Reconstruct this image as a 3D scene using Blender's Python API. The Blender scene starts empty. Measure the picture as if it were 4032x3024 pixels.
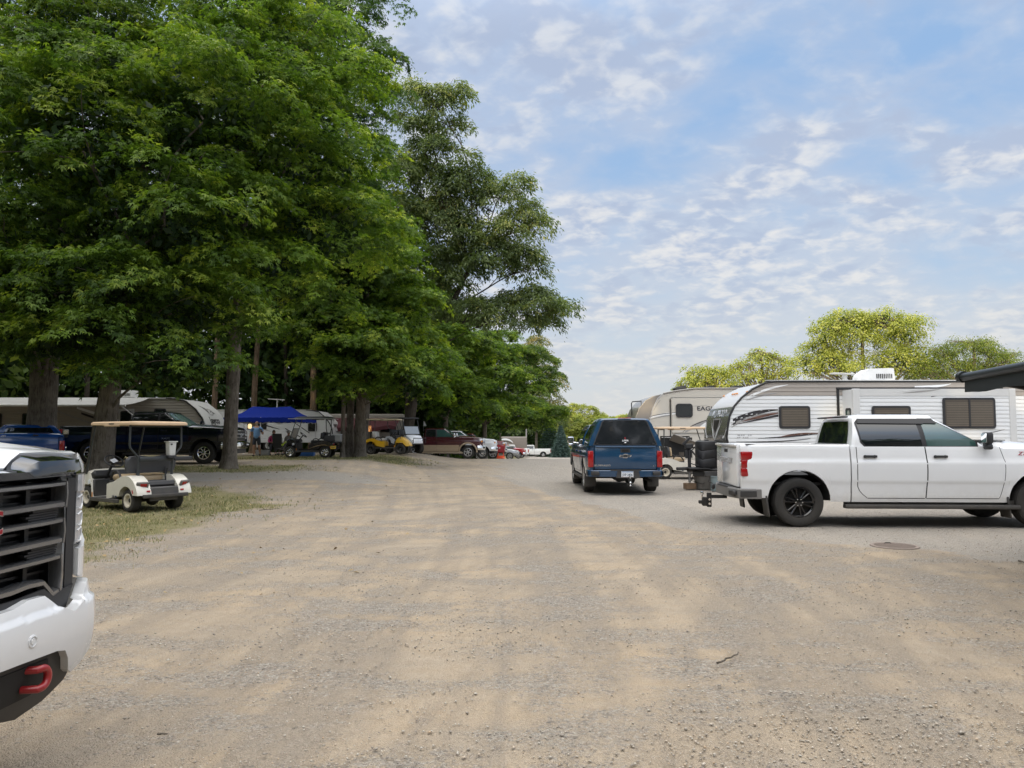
import bpy, bmesh, math, random
import numpy as np
from mathutils import Vector, Matrix, noise as mnoise

random.seed(7)
rng = np.random.default_rng(11)
D = bpy.data
SC = bpy.context.scene
COL = SC.collection
HC = 1.57            # eye height
FPX = 3030.0         # focal length in photograph pixels
HZ = 1710.0          # horizon row in the photograph


def rad(a):
    return math.radians(a)


def sstep(a, b, x):
    t = max(0.0, min(1.0, (x - a) / (b - a)))
    return t * t * (3 - 2 * t)


def gz(x, y):
    """ground height"""
    z = float(np.interp(y, [-80, 50, 60, 75, 105, 125, 160, 260], [0, 0.0, -.33, -.86, -1.72, -2.14, -2.7, -3.4]))
    z += .45 * sstep(18, 30, y) * sstep(-3, -7, x) * (1 - sstep(44, 75, y))
    return z


def XU(u, y):
    """world X of photograph column u at depth y"""
    return (u - 2016.0) / FPX * y


def ZV(v, y):
    return HC - (v - HZ) / FPX * y


# ------------------------------------------------------------------ materials
MATS = {}


def nt_new(name):
    m = D.materials.new(name)
    m.use_nodes = True
    nt = m.node_tree
    nt.nodes.clear()
    out = nt.nodes.new('ShaderNodeOutputMaterial')
    return m, nt, out


def nd(nt, t, **kw):
    n = nt.nodes.new(t)
    for k, v in kw.items():
        if k in n.inputs:
            n.inputs[k].default_value = v
        else:
            setattr(n, k, v)
    return n


def mixc(nt, fac, a, b, blend='MIX'):
    n = nt.nodes.new('ShaderNodeMix')
    n.data_type = 'RGBA'
    n.blend_type = blend
    for sock, val in ((n.inputs[0], fac), (n.inputs[6], a), (n.inputs[7], b)):
        if isinstance(val, bpy.types.NodeSocket):
            nt.links.new(val, sock)
        elif isinstance(val, (int, float)):
            sock.default_value = val
        else:
            sock.default_value = (*val[:3], 1)
    return n.outputs[2]


def math_(nt, op, a, b=None, c=None, clamp=False):
    n = nt.nodes.new('ShaderNodeMath')
    n.operation = op
    n.use_clamp = clamp
    for i, val in enumerate((a, b, c)):
        if val is None:
            continue
        if isinstance(val, bpy.types.NodeSocket):
            nt.links.new(val, n.inputs[i])
        else:
            n.inputs[i].default_value = val
    return n.outputs[0]


def maprange(nt, v, a, b, c=0.0, d=1.0, smooth=False):
    n = nt.nodes.new('ShaderNodeMapRange')
    n.interpolation_type = 'SMOOTHSTEP' if smooth else 'LINEAR'
    nt.links.new(v, n.inputs[0])
    for i, x in zip((1, 2, 3, 4), (a, b, c, d)):
        n.inputs[i].default_value = x
    return n.outputs[0]


def noise_(nt, vec, scale, detail=3, rough=.55, dist=0.0):
    n = nt.nodes.new('ShaderNodeTexNoise')
    if vec is not None:
        nt.links.new(vec, n.inputs['Vector'])
    n.inputs['Scale'].default_value = scale
    n.inputs['Detail'].default_value = detail
    n.inputs['Roughness'].default_value = rough
    n.inputs['Distortion'].default_value = dist
    return n.outputs[0]


def pm(name, col, rough=.5, metal=0.0, coat=0.0, var=.12, scale=6.0, bump=0.0, bscale=40.0, dirt=0.0,
       dirtcol=(.30, .26, .20), dirtz=.75, spec=.5, emit=None, trans=0.0):
    """painted / plain procedural material: small tone variation, optional dust rising from the ground"""
    if name in MATS:
        return MATS[name]
    m, nt, out = nt_new(name)
    b = nd(nt, 'ShaderNodeBsdfPrincipled')
    tc = nd(nt, 'ShaderNodeTexCoord')
    obj = tc.outputs['Object']
    n1 = noise_(nt, obj, scale, 4)
    lo = tuple(c * (1 - var) for c in col)
    hi = tuple(min(1, c * (1 + var)) for c in col)
    c = mixc(nt, n1, lo, hi)
    rsock = None
    if dirt > 0:
        sep = nd(nt, 'ShaderNodeSeparateXYZ')
        nt.links.new(obj, sep.inputs[0])
        h = maprange(nt, sep.outputs[2], .15, dirtz, 1, 0, True)
        n2 = noise_(nt, obj, 5.0, 5, .65)
        f = math_(nt, 'MULTIPLY', h, maprange(nt, n2, .3, .7, .35, 1))
        f = math_(nt, 'MULTIPLY', f, dirt, clamp=True)
        c = mixc(nt, f, c, dirtcol)
        rsock = math_(nt, 'ADD', math_(nt, 'MULTIPLY', f, .5), rough, clamp=True)
    nt.links.new(c, b.inputs['Base Color'])
    b.inputs['Roughness'].default_value = rough
    if rsock is not None:
        nt.links.new(rsock, b.inputs['Roughness'])
    b.inputs['Metallic'].default_value = metal
    b.inputs['Coat Weight'].default_value = coat
    b.inputs['Coat Roughness'].default_value = .04
    b.inputs['Specular IOR Level'].default_value = spec
    if trans:
        b.inputs['Transmission Weight'].default_value = trans
    if emit:
        b.inputs['Emission Color'].default_value = (*emit[:3], 1)
        b.inputs['Emission Strength'].default_value = emit[3]
    if bump > 0:
        bp = nd(nt, 'ShaderNodeBump', Strength=bump, Distance=.01)
        nt.links.new(noise_(nt, obj, bscale, 4), bp.inputs['Height'])
        nt.links.new(bp.outputs[0], b.inputs['Normal'])
    nt.links.new(b.outputs[0], out.inputs[0])
    MATS[name] = m
    return m


# ------------------------------------------------------------------ mesh builder
_FONT_CACHE = {}


def text_geo(s, size=1.0, bold=0.0, shear=0.0, ext=.01):
    key = (s, bold, shear)
    if key not in _FONT_CACHE:
        cu = D.curves.new('lettering', 'FONT')
        cu.body = s
        cu.size = 1.0
        cu.offset = bold
        cu.shear = shear
        cu.extrude = .5
        cu.resolution_u = 3
        o = D.objects.new('lettering', cu)
        COL.objects.link(o)
        dg = bpy.context.evaluated_depsgraph_get()
        me = D.meshes.new_from_object(o.evaluated_get(dg))
        vs = [tuple(v.co) for v in me.vertices]
        fs = [tuple(p.vertices) for p in me.polygons]
        D.meshes.remove(me)
        D.objects.remove(o)
        D.curves.remove(cu)
        _FONT_CACHE[key] = (vs, fs)
    vs, fs = _FONT_CACHE[key]
    xs = [v[0] for v in vs]
    x0, x1 = min(xs), max(xs)
    return [((v[0] - (x0 + x1) / 2) * size, v[1] * size, (v[2] + .5) * ext) for v in vs], fs


class MB:
    def __init__(s, mat=None):
        s.v, s.f, s.mi, s.mats, s.cur, s.M = [], [], [], [], 0, None
        if mat is not None:
            s.use(mat)

    def use(s, mat):
        if mat not in s.mats:
            s.mats.append(mat)
        s.cur = s.mats.index(mat)
        return s

    def add(s, vs, fs):
        o = len(s.v)
        if s.M is not None:
            vs = [tuple(s.M @ Vector(v)) for v in vs]
        s.v.extend([tuple(map(float, v)) for v in vs])
        for f in fs:
            s.f.append(tuple(i + o for i in f))
            s.mi.append(s.cur)

    def box(s, c, sz, rot=None, ch=0.0, seg=1):
        if ch > 0:
            bm = bmesh.new()
            bmesh.ops.create_cube(bm, size=1)
            for v in bm.verts:
                v.co = Vector((v.co.x * sz[0], v.co.y * sz[1], v.co.z * sz[2]))
            bmesh.ops.bevel(bm, geom=bm.edges[:], offset=min(ch, min(sz) * .49), segments=seg, affect='EDGES', profile=.5)
            vs = [v.co.copy() for v in bm.verts]
            bm.verts.index_update()
            fs = [[v.index for v in f.verts] for f in bm.faces]
            bm.free()
        else:
            vs = [Vector((x * sz[0], y * sz[1], z * sz[2])) for x in (-.5, .5) for y in (-.5, .5) for z in (-.5, .5)]
            fs = [(0, 1, 3, 2), (4, 6, 7, 5), (0, 4, 5, 1), (2, 3, 7, 6), (0, 2, 6, 4), (1, 5, 7, 3)]
        if rot is not None:
            if not isinstance(rot, Matrix):
                rot = Matrix.Rotation(rot[2], 3, 'Z') @ Matrix.Rotation(rot[1], 3, 'Y') @ Matrix.Rotation(rot[0], 3, 'X')
            vs = [rot @ v for v in vs]
        s.add([(v.x + c[0], v.y + c[1], v.z + c[2]) for v in vs], fs)
        return s

    def bx(s, x0, x1, y0, y1, z0, z1, ch=0.0, seg=1):
        return s.box(((x0 + x1) / 2, (y0 + y1) / 2, (z0 + z1) / 2), (abs(x1 - x0), abs(y1 - y0), abs(z1 - z0)), None, ch, seg)

    def tube(s, pts, r, n=8, caps=True, closed=False):
        P = [Vector(p) for p in pts]
        k = len(P)
        rs = r if isinstance(r, (list, tuple, np.ndarray)) else [r] * k
        T = []
        for i in range(k):
            a = P[(i - 1) % k] if (i > 0 or closed) else P[i]
            b = P[(i + 1) % k] if (i < k - 1 or closed) else P[i]
            t = (b - a)
            T.append(t.normalized() if t.length > 1e-9 else Vector((0, 0, 1)))
        up = Vector((0, 0, 1)) if abs(T[0].z) < .9 else Vector((1, 0, 0))
        N = (up - T[0] * up.dot(T[0])).normalized()
        vs, fs = [], []
        for i in range(k):
            N = (N - T[i] * N.dot(T[i]))
            N = N.normalized() if N.length > 1e-6 else T[i].orthogonal().normalized()
            B = T[i].cross(N)
            for j in range(n):
                a = 2 * math.pi * j / n
                vs.append(P[i] + (N * math.cos(a) + B * math.sin(a)) * rs[i])
        m = k if closed else k - 1
        for i in range(m):
            for j in range(n):
                a, b = i * n + j, i * n + (j + 1) % n
                c, d = ((i + 1) % k) * n + (j + 1) % n, ((i + 1) % k) * n + j
                fs.append((a, b, c, d))
        if caps and not closed:
            fs.append(tuple(range(n))[::-1])
            fs.append(tuple((k - 1) * n + j for j in range(n)))
        s.add(vs, fs)
        return s

    def lathe(s, prof, o, axis, n=24, closed=True, a0=0.0, a1=2 * math.pi):
        ax = Vector(axis).normalized()
        u = ax.orthogonal().normalized()
        w = ax.cross(u)
        o = Vector(o)
        full = abs(a1 - a0 - 2 * math.pi) < 1e-6
        m = n if full else n + 1
        vs, fs = [], []
        for r, h in prof:
            for j in range(m):
                a = a0 + (a1 - a0) * j / n
                vs.append(o + ax * h + (u * math.cos(a) + w * math.sin(a)) * r)
        for i in range(len(prof) - 1):
            for j in range(n):
                j2 = (j + 1) % m
                fs.append((i * m + j, i * m + j2, (i + 1) * m + j2, (i + 1) * m + j))
        if closed and full:
            if prof[0][0] > 1e-6:
                fs.append(tuple(range(m))[::-1])
            if prof[-1][0] > 1e-6:
                fs.append(tuple((len(prof) - 1) * m + j for j in range(m)))
        s.add(vs, fs)
        return s

    def loft(s, rings, closed=True, cap0=True, cap1=True):
        n = len(rings[0])
        vs = [p for r in rings for p in r]
        fs = []
        for i in range(len(rings) - 1):
            for j in range(n if closed else n - 1):
                j2 = (j + 1) % n
                fs.append((i * n + j, i * n + j2, (i + 1) * n + j2, (i + 1) * n + j))
        if cap0:
            fs.append(tuple(range(n))[::-1])
        if cap1:
            fs.append(tuple((len(rings) - 1) * n + j for j in range(n)))
        s.add(vs, fs)
        return s

    def sweep(s, path, sect, closed=False, z=0.0, caps=True):
        """plan path [(x,y)], section [(outward, z)] (closed loop); outward = right of travel"""
        k = len(path)
        rings = []
        for i in range(k):
            a = Vector(path[max(0, i - 1)])
            b = Vector(path[min(k - 1, i + 1)])
            t = (b - a).normalized()
            nrm = Vector((t.y, -t.x))
            rings.append([(path[i][0] + nrm.x * o, path[i][1] + nrm.y * o, z + zz) for o, zz in sect])
        s.loft(rings, True, caps, caps)
        return s

    def prism(s, poly, fn, d0=0.0, d1=.01):
        """extrude 2-D polygon through fn(a, b, depth) -> xyz"""
        n = len(poly)
        vs = [fn(a, b, d1) for a, b in poly] + [fn(a, b, d0) for a, b in poly]
        fs = [tuple(range(n)), tuple(range(n, 2 * n))[::-1]]
        for i in range(n):
            j = (i + 1) % n
            fs.append((i, n + i, n + j, j))
        s.add(vs, fs)
        return s

    def patch(s, poly, fn, off=.004, step=.08, axis=1, nx=6, edge=True):
        """fill a polygon (monotone along axis) with a strip grid that follows fn(a, b, off)"""
        P = [(p[0], p[1]) if axis == 1 else (p[1], p[0]) for p in poly]
        lo = min(p[1] for p in P)
        hi = max(p[1] for p in P)
        k = max(1, int(math.ceil((hi - lo) / step)))
        zs = sorted(set([round(lo + (hi - lo) * i / k, 5) for i in range(k + 1)] + [round(p[1], 5) for p in P]))
        rows = []
        for z in zs:
            zz = min(max(z, lo + 1e-5), hi - 1e-5)
            xs = []
            for i in range(len(P)):
                a, b = P[i], P[(i + 1) % len(P)]
                if (a[1] - zz) * (b[1] - zz) <= 0 and abs(a[1] - b[1]) > 1e-9:
                    t = (zz - a[1]) / (b[1] - a[1])
                    xs.append(a[0] + t * (b[0] - a[0]))
            if xs:
                rows.append((z, min(xs), max(xs)))
        f2 = (lambda a, b, o: fn(a, b, o)) if axis == 1 else (lambda a, b, o: fn(b, a, o))
        vs, fs = [], []
        m = nx + 1
        for z, x0, x1 in rows:
            for i in range(m):
                vs.append(f2(x0 + (x1 - x0) * i / nx, z, off))
        R_ = len(rows)
        for r in range(R_ - 1):
            for i in range(nx):
                fs.append((r * m + i, r * m + i + 1, (r + 1) * m + i + 1, (r + 1) * m + i))
        if edge:
            loop = [i for i in range(m)] + [r * m + nx for r in range(1, R_)] + [(R_ - 1) * m + i for i in range(nx - 1, -1, -1)] + [r * m for r in range(R_ - 2, 0, -1)]
            base = len(vs)
            ab = {}
            for r, (z, x0, x1) in enumerate(rows):
                for i in range(m):
                    ab[r * m + i] = (x0 + (x1 - x0) * i / nx, z)
            for idx in loop:
                a, b = ab[idx]
                vs.append(f2(a, b, -.002))
            L = len(loop)
            for i in range(L):
                j = (i + 1) % L
                fs.append((loop[i], base + i, base + j, loop[j]))
        s.add(vs, fs)
        return s

    def line(s, pts, fn, w=.008, off=.002, thick=.003):
        """thin ribbon along surface polyline [(a,b)]"""
        k = len(pts)
        vs, fs = [], []
        for i in range(k):
            a = Vector(pts[max(0, i - 1)])
            b = Vector(pts[min(k - 1, i + 1)])
            t = (b - a).normalized()
            nrm = Vector((-t.y, t.x)) * (w / 2)
            p = Vector(pts[i])
            vs.append(fn(p.x + nrm.x, p.y + nrm.y, off))
            vs.append(fn(p.x - nrm.x, p.y - nrm.y, off))
        for i in range(k - 1):
            fs.append((2 * i, 2 * i + 1, 2 * i + 3, 2 * i + 2))
        s.add(vs, fs)
        return s

    def text(s, st, size, fn, at=(0, 0), bold=0.0, shear=0.0, ext=.006, off=.002, sx=1.0, mirror=False):
        vs, fs = text_geo(st, size, bold, shear, ext)
        k = -1 if mirror else 1
        s.add([fn(at[0] + k * v[0] * sx, at[1] + v[1], off + v[2]) for v in vs], fs)
        return s

    def ell(s, c, r, nu=16, nv=10, rot=None):
        vs, fs = [], []
        for i in range(nv + 1):
            t = math.pi * i / nv
            for j in range(nu):
                a = 2 * math.pi * j / nu
                p = Vector((r[0] * math.sin(t) * math.cos(a), r[1] * math.sin(t) * math.sin(a), r[2] * math.cos(t)))
                if rot is not None:
                    p = rot @ p
                vs.append((c[0] + p.x, c[1] + p.y, c[2] + p.z))
        for i in range(nv):
            for j in range(nu):
                fs.append((i * nu + j, (i + 1) * nu + j, (i + 1) * nu + (j + 1) % nu, i * nu + (j + 1) % nu))
        s.add(vs, fs)
        return s

    def build(s, name, parent=None, smooth=38, weld=False):
        me = D.meshes.new(name)
        me.from_pydata(s.v, [], s.f)
        for m in s.mats:
            me.materials.append(m)
        me.polygons.foreach_set('material_index', s.mi)
        bm = bmesh.new()
        bm.from_mesh(me)
        bmesh.ops.remove_doubles(bm, verts=bm.verts[:], dist=1e-5 if not weld else weld)
        bmesh.ops.recalc_face_normals(bm, faces=bm.faces[:])
        bm.to_mesh(me)
        bm.free()
        if smooth:
            me.shade_smooth()
            me.set_sharp_from_angle(angle=rad(smooth))
        me.update()
        o = D.objects.new(name, me)
        COL.objects.link(o)
        if parent is not None:
            o.parent = parent
        return o


def thing(name, label, cat, loc=(0, 0, 0), rz=0.0, group=None, rot=None):
    o = D.objects.new(name, None)
    o.empty_display_size = .3
    COL.objects.link(o)
    o.location = loc
    o.rotation_euler = rot if rot else (0, 0, rz)
    o['label'] = label
    o['category'] = cat
    if group:
        o['group'] = group
    return o


def tag(o, label=None, cat=None, group=None, kind=None):
    for k, v in (('label', label), ('category', cat), ('group', group), ('kind', kind)):
        if v:
            o[k] = v
    return o


KIDS = {}


def copy_tree(o, parent=None):
    c = o.copy()
    COL.objects.link(c)
    c.parent = parent
    for ch in list(o.children):
        copy_tree(ch, c)
    return c


def fast_mesh(name, verts, quads, mats, attr=None, midx=None):
    """numpy verts (N,3), quads (M,4)"""
    me = D.meshes.new(name)
    n, m = len(verts), len(quads)
    k = quads.shape[1]
    me.vertices.add(n)
    me.vertices.foreach_set('co', np.ascontiguousarray(verts, dtype=np.float32).ravel())
    me.loops.add(m * k)
    me.loops.foreach_set('vertex_index', np.ascontiguousarray(quads, dtype=np.int32).ravel())
    me.polygons.add(m)
    me.polygons.foreach_set('loop_start', np.arange(0, m * k, k, dtype=np.int32))
    for mt in mats:
        me.materials.append(mt)
    if midx is not None:
        me.polygons.foreach_set('material_index', midx.astype(np.int32))
    if attr is not None:
        a = me.attributes.new('tone', 'FLOAT', 'POINT')
        a.data.foreach_set('value', attr.astype(np.float32))
    me.update(calc_edges=True)
    me.validate()
    return me
# ------------------------------------------------------------------ camera, sun, sky
SUN_EL, SUN_AZ = 11.0, (-.42, -.91)          # azimuth: horizontal direction towards the sun
cam_d = D.cameras.new('camera')
cam = D.objects.new('camera', cam_d)
COL.objects.link(cam)
cam_d.sensor_width = 36
cam_d.lens = 36 * FPX / 4032
cam_d.clip_start = .05
cam_d.clip_end = 3000
cam.location = (0, 0, HC)
cam.rotation_euler = (rad(90) + math.atan((HZ - 1512) / FPX), 0, 0)
SC.camera = cam
SC.view_settings.view_transform = 'Standard'
SC.view_settings.look = 'None'
SC.view_settings.exposure = 0
SC.cycles.max_bounces = 5
SC.cycles.diffuse_bounces = 3
SC.cycles.glossy_bounces = 2
SC.cycles.transmission_bounces = 2
SC.cycles.transparent_max_bounces = 6
SC.cycles.sample_clamp_indirect = 4
SC.cycles.use_denoising = True

sun_d = D.lights.new('sun', 'SUN')
sun = D.objects.new('sun', sun_d)
COL.objects.link(sun)
sun_d.energy = 4.6
sun_d.angle = rad(.5)
sun_d.color = (1.0, .80, .50)
sv = Vector((SUN_AZ[0] * math.cos(rad(SUN_EL)), SUN_AZ[1] * math.cos(rad(SUN_EL)), math.sin(rad(SUN_EL)) * Vector(SUN_AZ).length)).normalized()
sun.rotation_euler = sv.to_track_quat('Z', 'Y').to_euler()
sun.location = (-20, -30, 40)

world = D.worlds.new('World')
SC.world = world
world.use_nodes = True
nt = world.node_tree
nt.nodes.clear()
wout = nt.nodes.new('ShaderNodeOutputWorld')
sky = nt.nodes.new('ShaderNodeTexSky')
sky.sky_type = 'NISHITA'
sky.sun_disc = False
sky.sun_elevation = rad(SUN_EL)
sky.sun_rotation = math.atan2(SUN_AZ[0], SUN_AZ[1])
sky.air_density = 1.0
sky.dust_density = 1.0
tc = nt.nodes.new('ShaderNodeTexCoord')
gen = tc.outputs['Generated']
sep = nt.nodes.new('ShaderNodeSeparateXYZ')
nt.links.new(gen, sep.inputs[0])
dx, dy, dz = sep.outputs
dzp = math_(nt, 'MAXIMUM', dz, 0.0)
den = math_(nt, 'ADD', dzp, .30)
comb = nt.nodes.new('ShaderNodeCombineXYZ')
nt.links.new(math_(nt, 'DIVIDE', dx, den), comb.inputs[0])
nt.links.new(math_(nt, 'DIVIDE', dy, den), comb.inputs[1])
cp = comb.outputs[0]
rotm = nt.nodes.new('ShaderNodeMapping')
nt.links.new(cp, rotm.inputs[0])
rotm.inputs['Rotation'].default_value = (0, 0, rad(28))
rotm.inputs['Scale'].default_value = (1.0, 1.15, 1)
rotm.inputs['Location'].default_value = (3.1, 1.15, .3)
cpr = rotm.outputs[0]
big = noise_(nt, cpr, 1.5, 3, .5, .2)                 # where the sheet of cloud lies
mid = noise_(nt, cpr, 4.2, 5, .52, .25)               # banks
puf = noise_(nt, cpr, 18.0, 4, .50, .30)              # altocumulus puffs
fine = noise_(nt, cpr, 42.0, 3, .5, .2)
m1 = math_(nt, 'ADD', math_(nt, 'MULTIPLY', big, .55), math_(nt, 'MULTIPLY', mid, .55))
veil = maprange(nt, m1, .36, .57, .26, .96, True)
m2 = math_(nt, 'ADD', math_(nt, 'MULTIPLY', puf, .78), math_(nt, 'MULTIPLY', fine, .12))
m2 = math_(nt, 'ADD', m2, math_(nt, 'MULTIPLY', mid, .40))
bright = maprange(nt, m2, .585, .86, 0, 1, True)
bright = math_(nt, 'MULTIPLY', bright, maprange(nt, m1, .44, .58, .22, 1.0, True))
bright = math_(nt, 'MULTIPLY', bright, maprange(nt, dz, .26, .50, 1.0, .7, True))
under = maprange(nt, math_(nt, 'SUBTRACT', mid, math_(nt, 'MULTIPLY', puf, .5)), .24, .38, 0, .6, True)
elev = maprange(nt, dz, 0.0, .42, 0, 1)
blue = mixc(nt, maprange(nt, dz, .0, .42, 0, 1, True), (.52, .69, .87), (.27, .50, .85))
grey = mixc(nt, elev, (.66, .71, .79), (.53, .63, .82))
white = mixc(nt, elev, (.92, .88, .85), (.88, .89, .91))
c = mixc(nt, veil, blue, grey)
c = mixc(nt, math_(nt, 'MULTIPLY', under, veil), c, (.47, .55, .73))
c = mixc(nt, math_(nt, 'MULTIPLY', bright, .92), c, white)
# haze at the horizon
haze = maprange(nt, dz, .0, .24, .78, 0, True)
c = mixc(nt, haze, c, (.73, .745, .765))
# overhead and towards the evening sun the cloud sheet is bright and nearly white
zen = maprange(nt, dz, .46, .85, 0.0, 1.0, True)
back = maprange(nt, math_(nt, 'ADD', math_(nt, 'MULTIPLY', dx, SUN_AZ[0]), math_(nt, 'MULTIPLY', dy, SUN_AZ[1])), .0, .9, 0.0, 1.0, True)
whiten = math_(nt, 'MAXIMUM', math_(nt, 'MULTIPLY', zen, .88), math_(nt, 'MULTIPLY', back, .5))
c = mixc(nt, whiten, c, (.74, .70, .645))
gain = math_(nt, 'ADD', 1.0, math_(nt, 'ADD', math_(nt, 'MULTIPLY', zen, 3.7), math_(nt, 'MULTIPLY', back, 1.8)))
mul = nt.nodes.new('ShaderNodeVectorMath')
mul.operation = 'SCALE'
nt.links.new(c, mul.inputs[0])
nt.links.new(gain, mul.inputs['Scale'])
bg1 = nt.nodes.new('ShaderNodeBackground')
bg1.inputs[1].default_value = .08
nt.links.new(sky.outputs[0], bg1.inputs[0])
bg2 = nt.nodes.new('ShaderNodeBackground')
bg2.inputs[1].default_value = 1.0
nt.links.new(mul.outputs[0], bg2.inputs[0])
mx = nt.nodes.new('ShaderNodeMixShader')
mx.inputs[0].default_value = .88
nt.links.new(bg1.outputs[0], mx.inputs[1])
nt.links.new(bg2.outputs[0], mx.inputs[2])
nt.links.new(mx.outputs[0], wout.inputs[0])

# ------------------------------------------------------------------ ground sheet


def nz(x, y, s=1.0, o=0.0):
    return mnoise.noise(Vector((x * s + o, y * s - o, o * .37)))


def grass_mask(x, y):
    n = nz(x, y, .55, 3) * 1.3 + nz(x, y, 1.7, 8) * .8 + nz(x, y, 4.1, 2) * .35
    # verge round the parked cart
    edge = np.interp(y, [7.5, 9, 12, 16, 19, 21.5, 23.5], [-6.8, -5.3, -5.1, -5.0, -5.5, -7.2, -11.0])
    a = sstep(-.6, 1.5, (edge - x) + n) * sstep(8.2, 9.6, y + n * .6) * (1 - sstep(21.0, 23.6, y + .5 * n))
    # strip under the trees
    b = sstep(25.3, 26.3, y + n * .5) * (1 - sstep(28.0, 29.0, y + n * .4)) * sstep(-6.0, -9.5, x + n)
    c_ = sstep(33.5, 35.0, y + n) * (1 - sstep(41, 43, y + n)) * sstep(-3.6, -5.6, x + n * .6) * .8
    d = sstep(62, 70, y + 4 * n) * sstep(XU(2080, y) + 2.5, XU(2080, y) - 3, x) * .9
    e = sstep(9, 22, x - XU(2420, y)) * sstep(95, 110, y)
    f = sstep(140, 155, y)
    return max(a, b, c_, d, e, f)


def grey_mask(x, y):
    n = nz(x, y, .4, 5) * 1.6 + nz(x, y, 1.3, 1) * .5
    lim = np.interp(x, [-4, 0, 3, 5.5, 8, 14], [40, 24, 12.4, 10.4, 8.9, 7.2])
    a = sstep(-.9, 1.3, y - lim + n * .8)
    b = sstep(22.5, 24, y + n * .4) * (1 - sstep(26, 27, y + n * .4)) * sstep(-3, -6, x + n)
    return max(a * sstep(-4, 3, x), b * .9)


def axis_grid(lo, hi, c, fine, coarse):
    out = [lo]
    while out[-1] < hi:
        d = abs(out[-1] - c)
        out.append(out[-1] + min(coarse, fine + .045 * max(0, d - 12)))
    return out


xs = axis_grid(-140, 190, -2, .36, 12)
ys = axis_grid(-90, 420, 12, .36, 12)
gv, gf, att = [], [], []
for y in ys:
    for x in xs:
        und = .02 * nz(x, y, .35, 2) + .012 * nz(x, y, 1.1, 4)
        gv.append((x, y, gz(x, y) + (und if abs(y) < 60 else 0) - .012))
nxg = len(xs)
gq = np.array([(j * nxg + i, j * nxg + i + 1, (j + 1) * nxg + i + 1, (j + 1) * nxg + i) for j in range(len(ys) - 1) for i in range(nxg - 1)])
g1 = np.array([grass_mask(x, y) for y in ys for x in xs])
g2 = np.array([grey_mask(x, y) for y in ys for x in xs])

m, nt, out = nt_new('gravel_lot')
b = nd(nt, 'ShaderNodeBsdfPrincipled')
tc = nd(nt, 'ShaderNodeTexCoord')
P_ = tc.outputs['Object']
ga = nd(nt, 'ShaderNodeAttribute', attribute_name='tone').outputs['Fac']
gb = nd(nt, 'ShaderNodeAttribute', attribute_name='grey').outputs['Fac']


def voro(scale, feat='F1', out_=0, vec=None, rnd=1.0):
    v = nt.nodes.new('ShaderNodeTexVoronoi')
    v.feature = feat
    v.inputs['Scale'].default_value = scale
    v.inputs['Randomness'].default_value = rnd
    nt.links.new(vec if vec is not None else P_, v.inputs['Vector'])
    return v


st1 = voro(52)
st2 = voro(26)
st3 = voro(110)
flat = nt.nodes.new('ShaderNodeMapping')
nt.links.new(P_, flat.inputs[0])
flat.inputs['Scale'].default_value = (.62, 1.25, 1)
nA = noise_(nt, flat.outputs[0], .42, 5, .58)
nB = noise_(nt, flat.outputs[0], 1.5, 6, .62)
nC = noise_(nt, P_, 9, 5, .65)
nF = noise_(nt, P_, 75, 3, .7)
# dirt between stones
tan = mixc(nt, maprange(nt, nA, .36, .66), (.44, .362, .272), (.51, .388, .252))
tan = mixc(nt, maprange(nt, nB, .40, .70), tan, (.34, .286, .218))
tan = mixc(nt, maprange(nt, nC, .35, .75, 0, .5), tan, (.52, .452, .36))
# stone colours
h1 = nt.nodes.new('ShaderNodeSeparateColor')
nt.links.new(st1.outputs['Color'], h1.inputs[0])
r1, r2, r3 = h1.outputs
stone = mixc(nt, r1, (.27, .235, .195), (.64, .59, .51))
stone = mixc(nt, maprange(nt, r2, .7, 1), stone, (.52, .40, .30))
stone = mixc(nt, maprange(nt, r3, .86, .95), stone, (.16, .145, .13))
h2 = nt.nodes.new('ShaderNodeSeparateColor')
nt.links.new(st2.outputs['Color'], h2.inputs[0])
gravelbase = mixc(nt, h2.outputs[0], (.355, .32, .275), (.56, .52, .46))
stone = mixc(nt, .4, stone, gravelbase)
h3 = nt.nodes.new('ShaderNodeSeparateColor')
nt.links.new(st3.outputs['Color'], h3.inputs[0])
stone = mixc(nt, maprange(nt, h3.outputs[1], .0, 1, -.1, .35), stone, (.20, .18, .16))
# patches of loose stone
pat = math_(nt, 'ADD', math_(nt, 'MULTIPLY', nB, .7), math_(nt, 'MULTIPLY', nA, .45))
pat = maprange(nt, pat, .50, .68, .12, 1, True)
gm = math_(nt, 'ADD', gb, math_(nt, 'MULTIPLY', math_(nt, 'SUBTRACT', nB, .5), 1.2))
gm = maprange(nt, gm, .25, .75, 0, 1, True)
pat = math_(nt, 'MAXIMUM', math_(nt, 'MULTIPLY', pat, .62), math_(nt, 'MULTIPLY', gm, .9))
cover = maprange(nt, math_(nt, 'ADD', math_(nt, 'MULTIPLY', pat, .75), math_(nt, 'MULTIPLY', r2, .42)), .36, .66, .10, 1, True)
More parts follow.
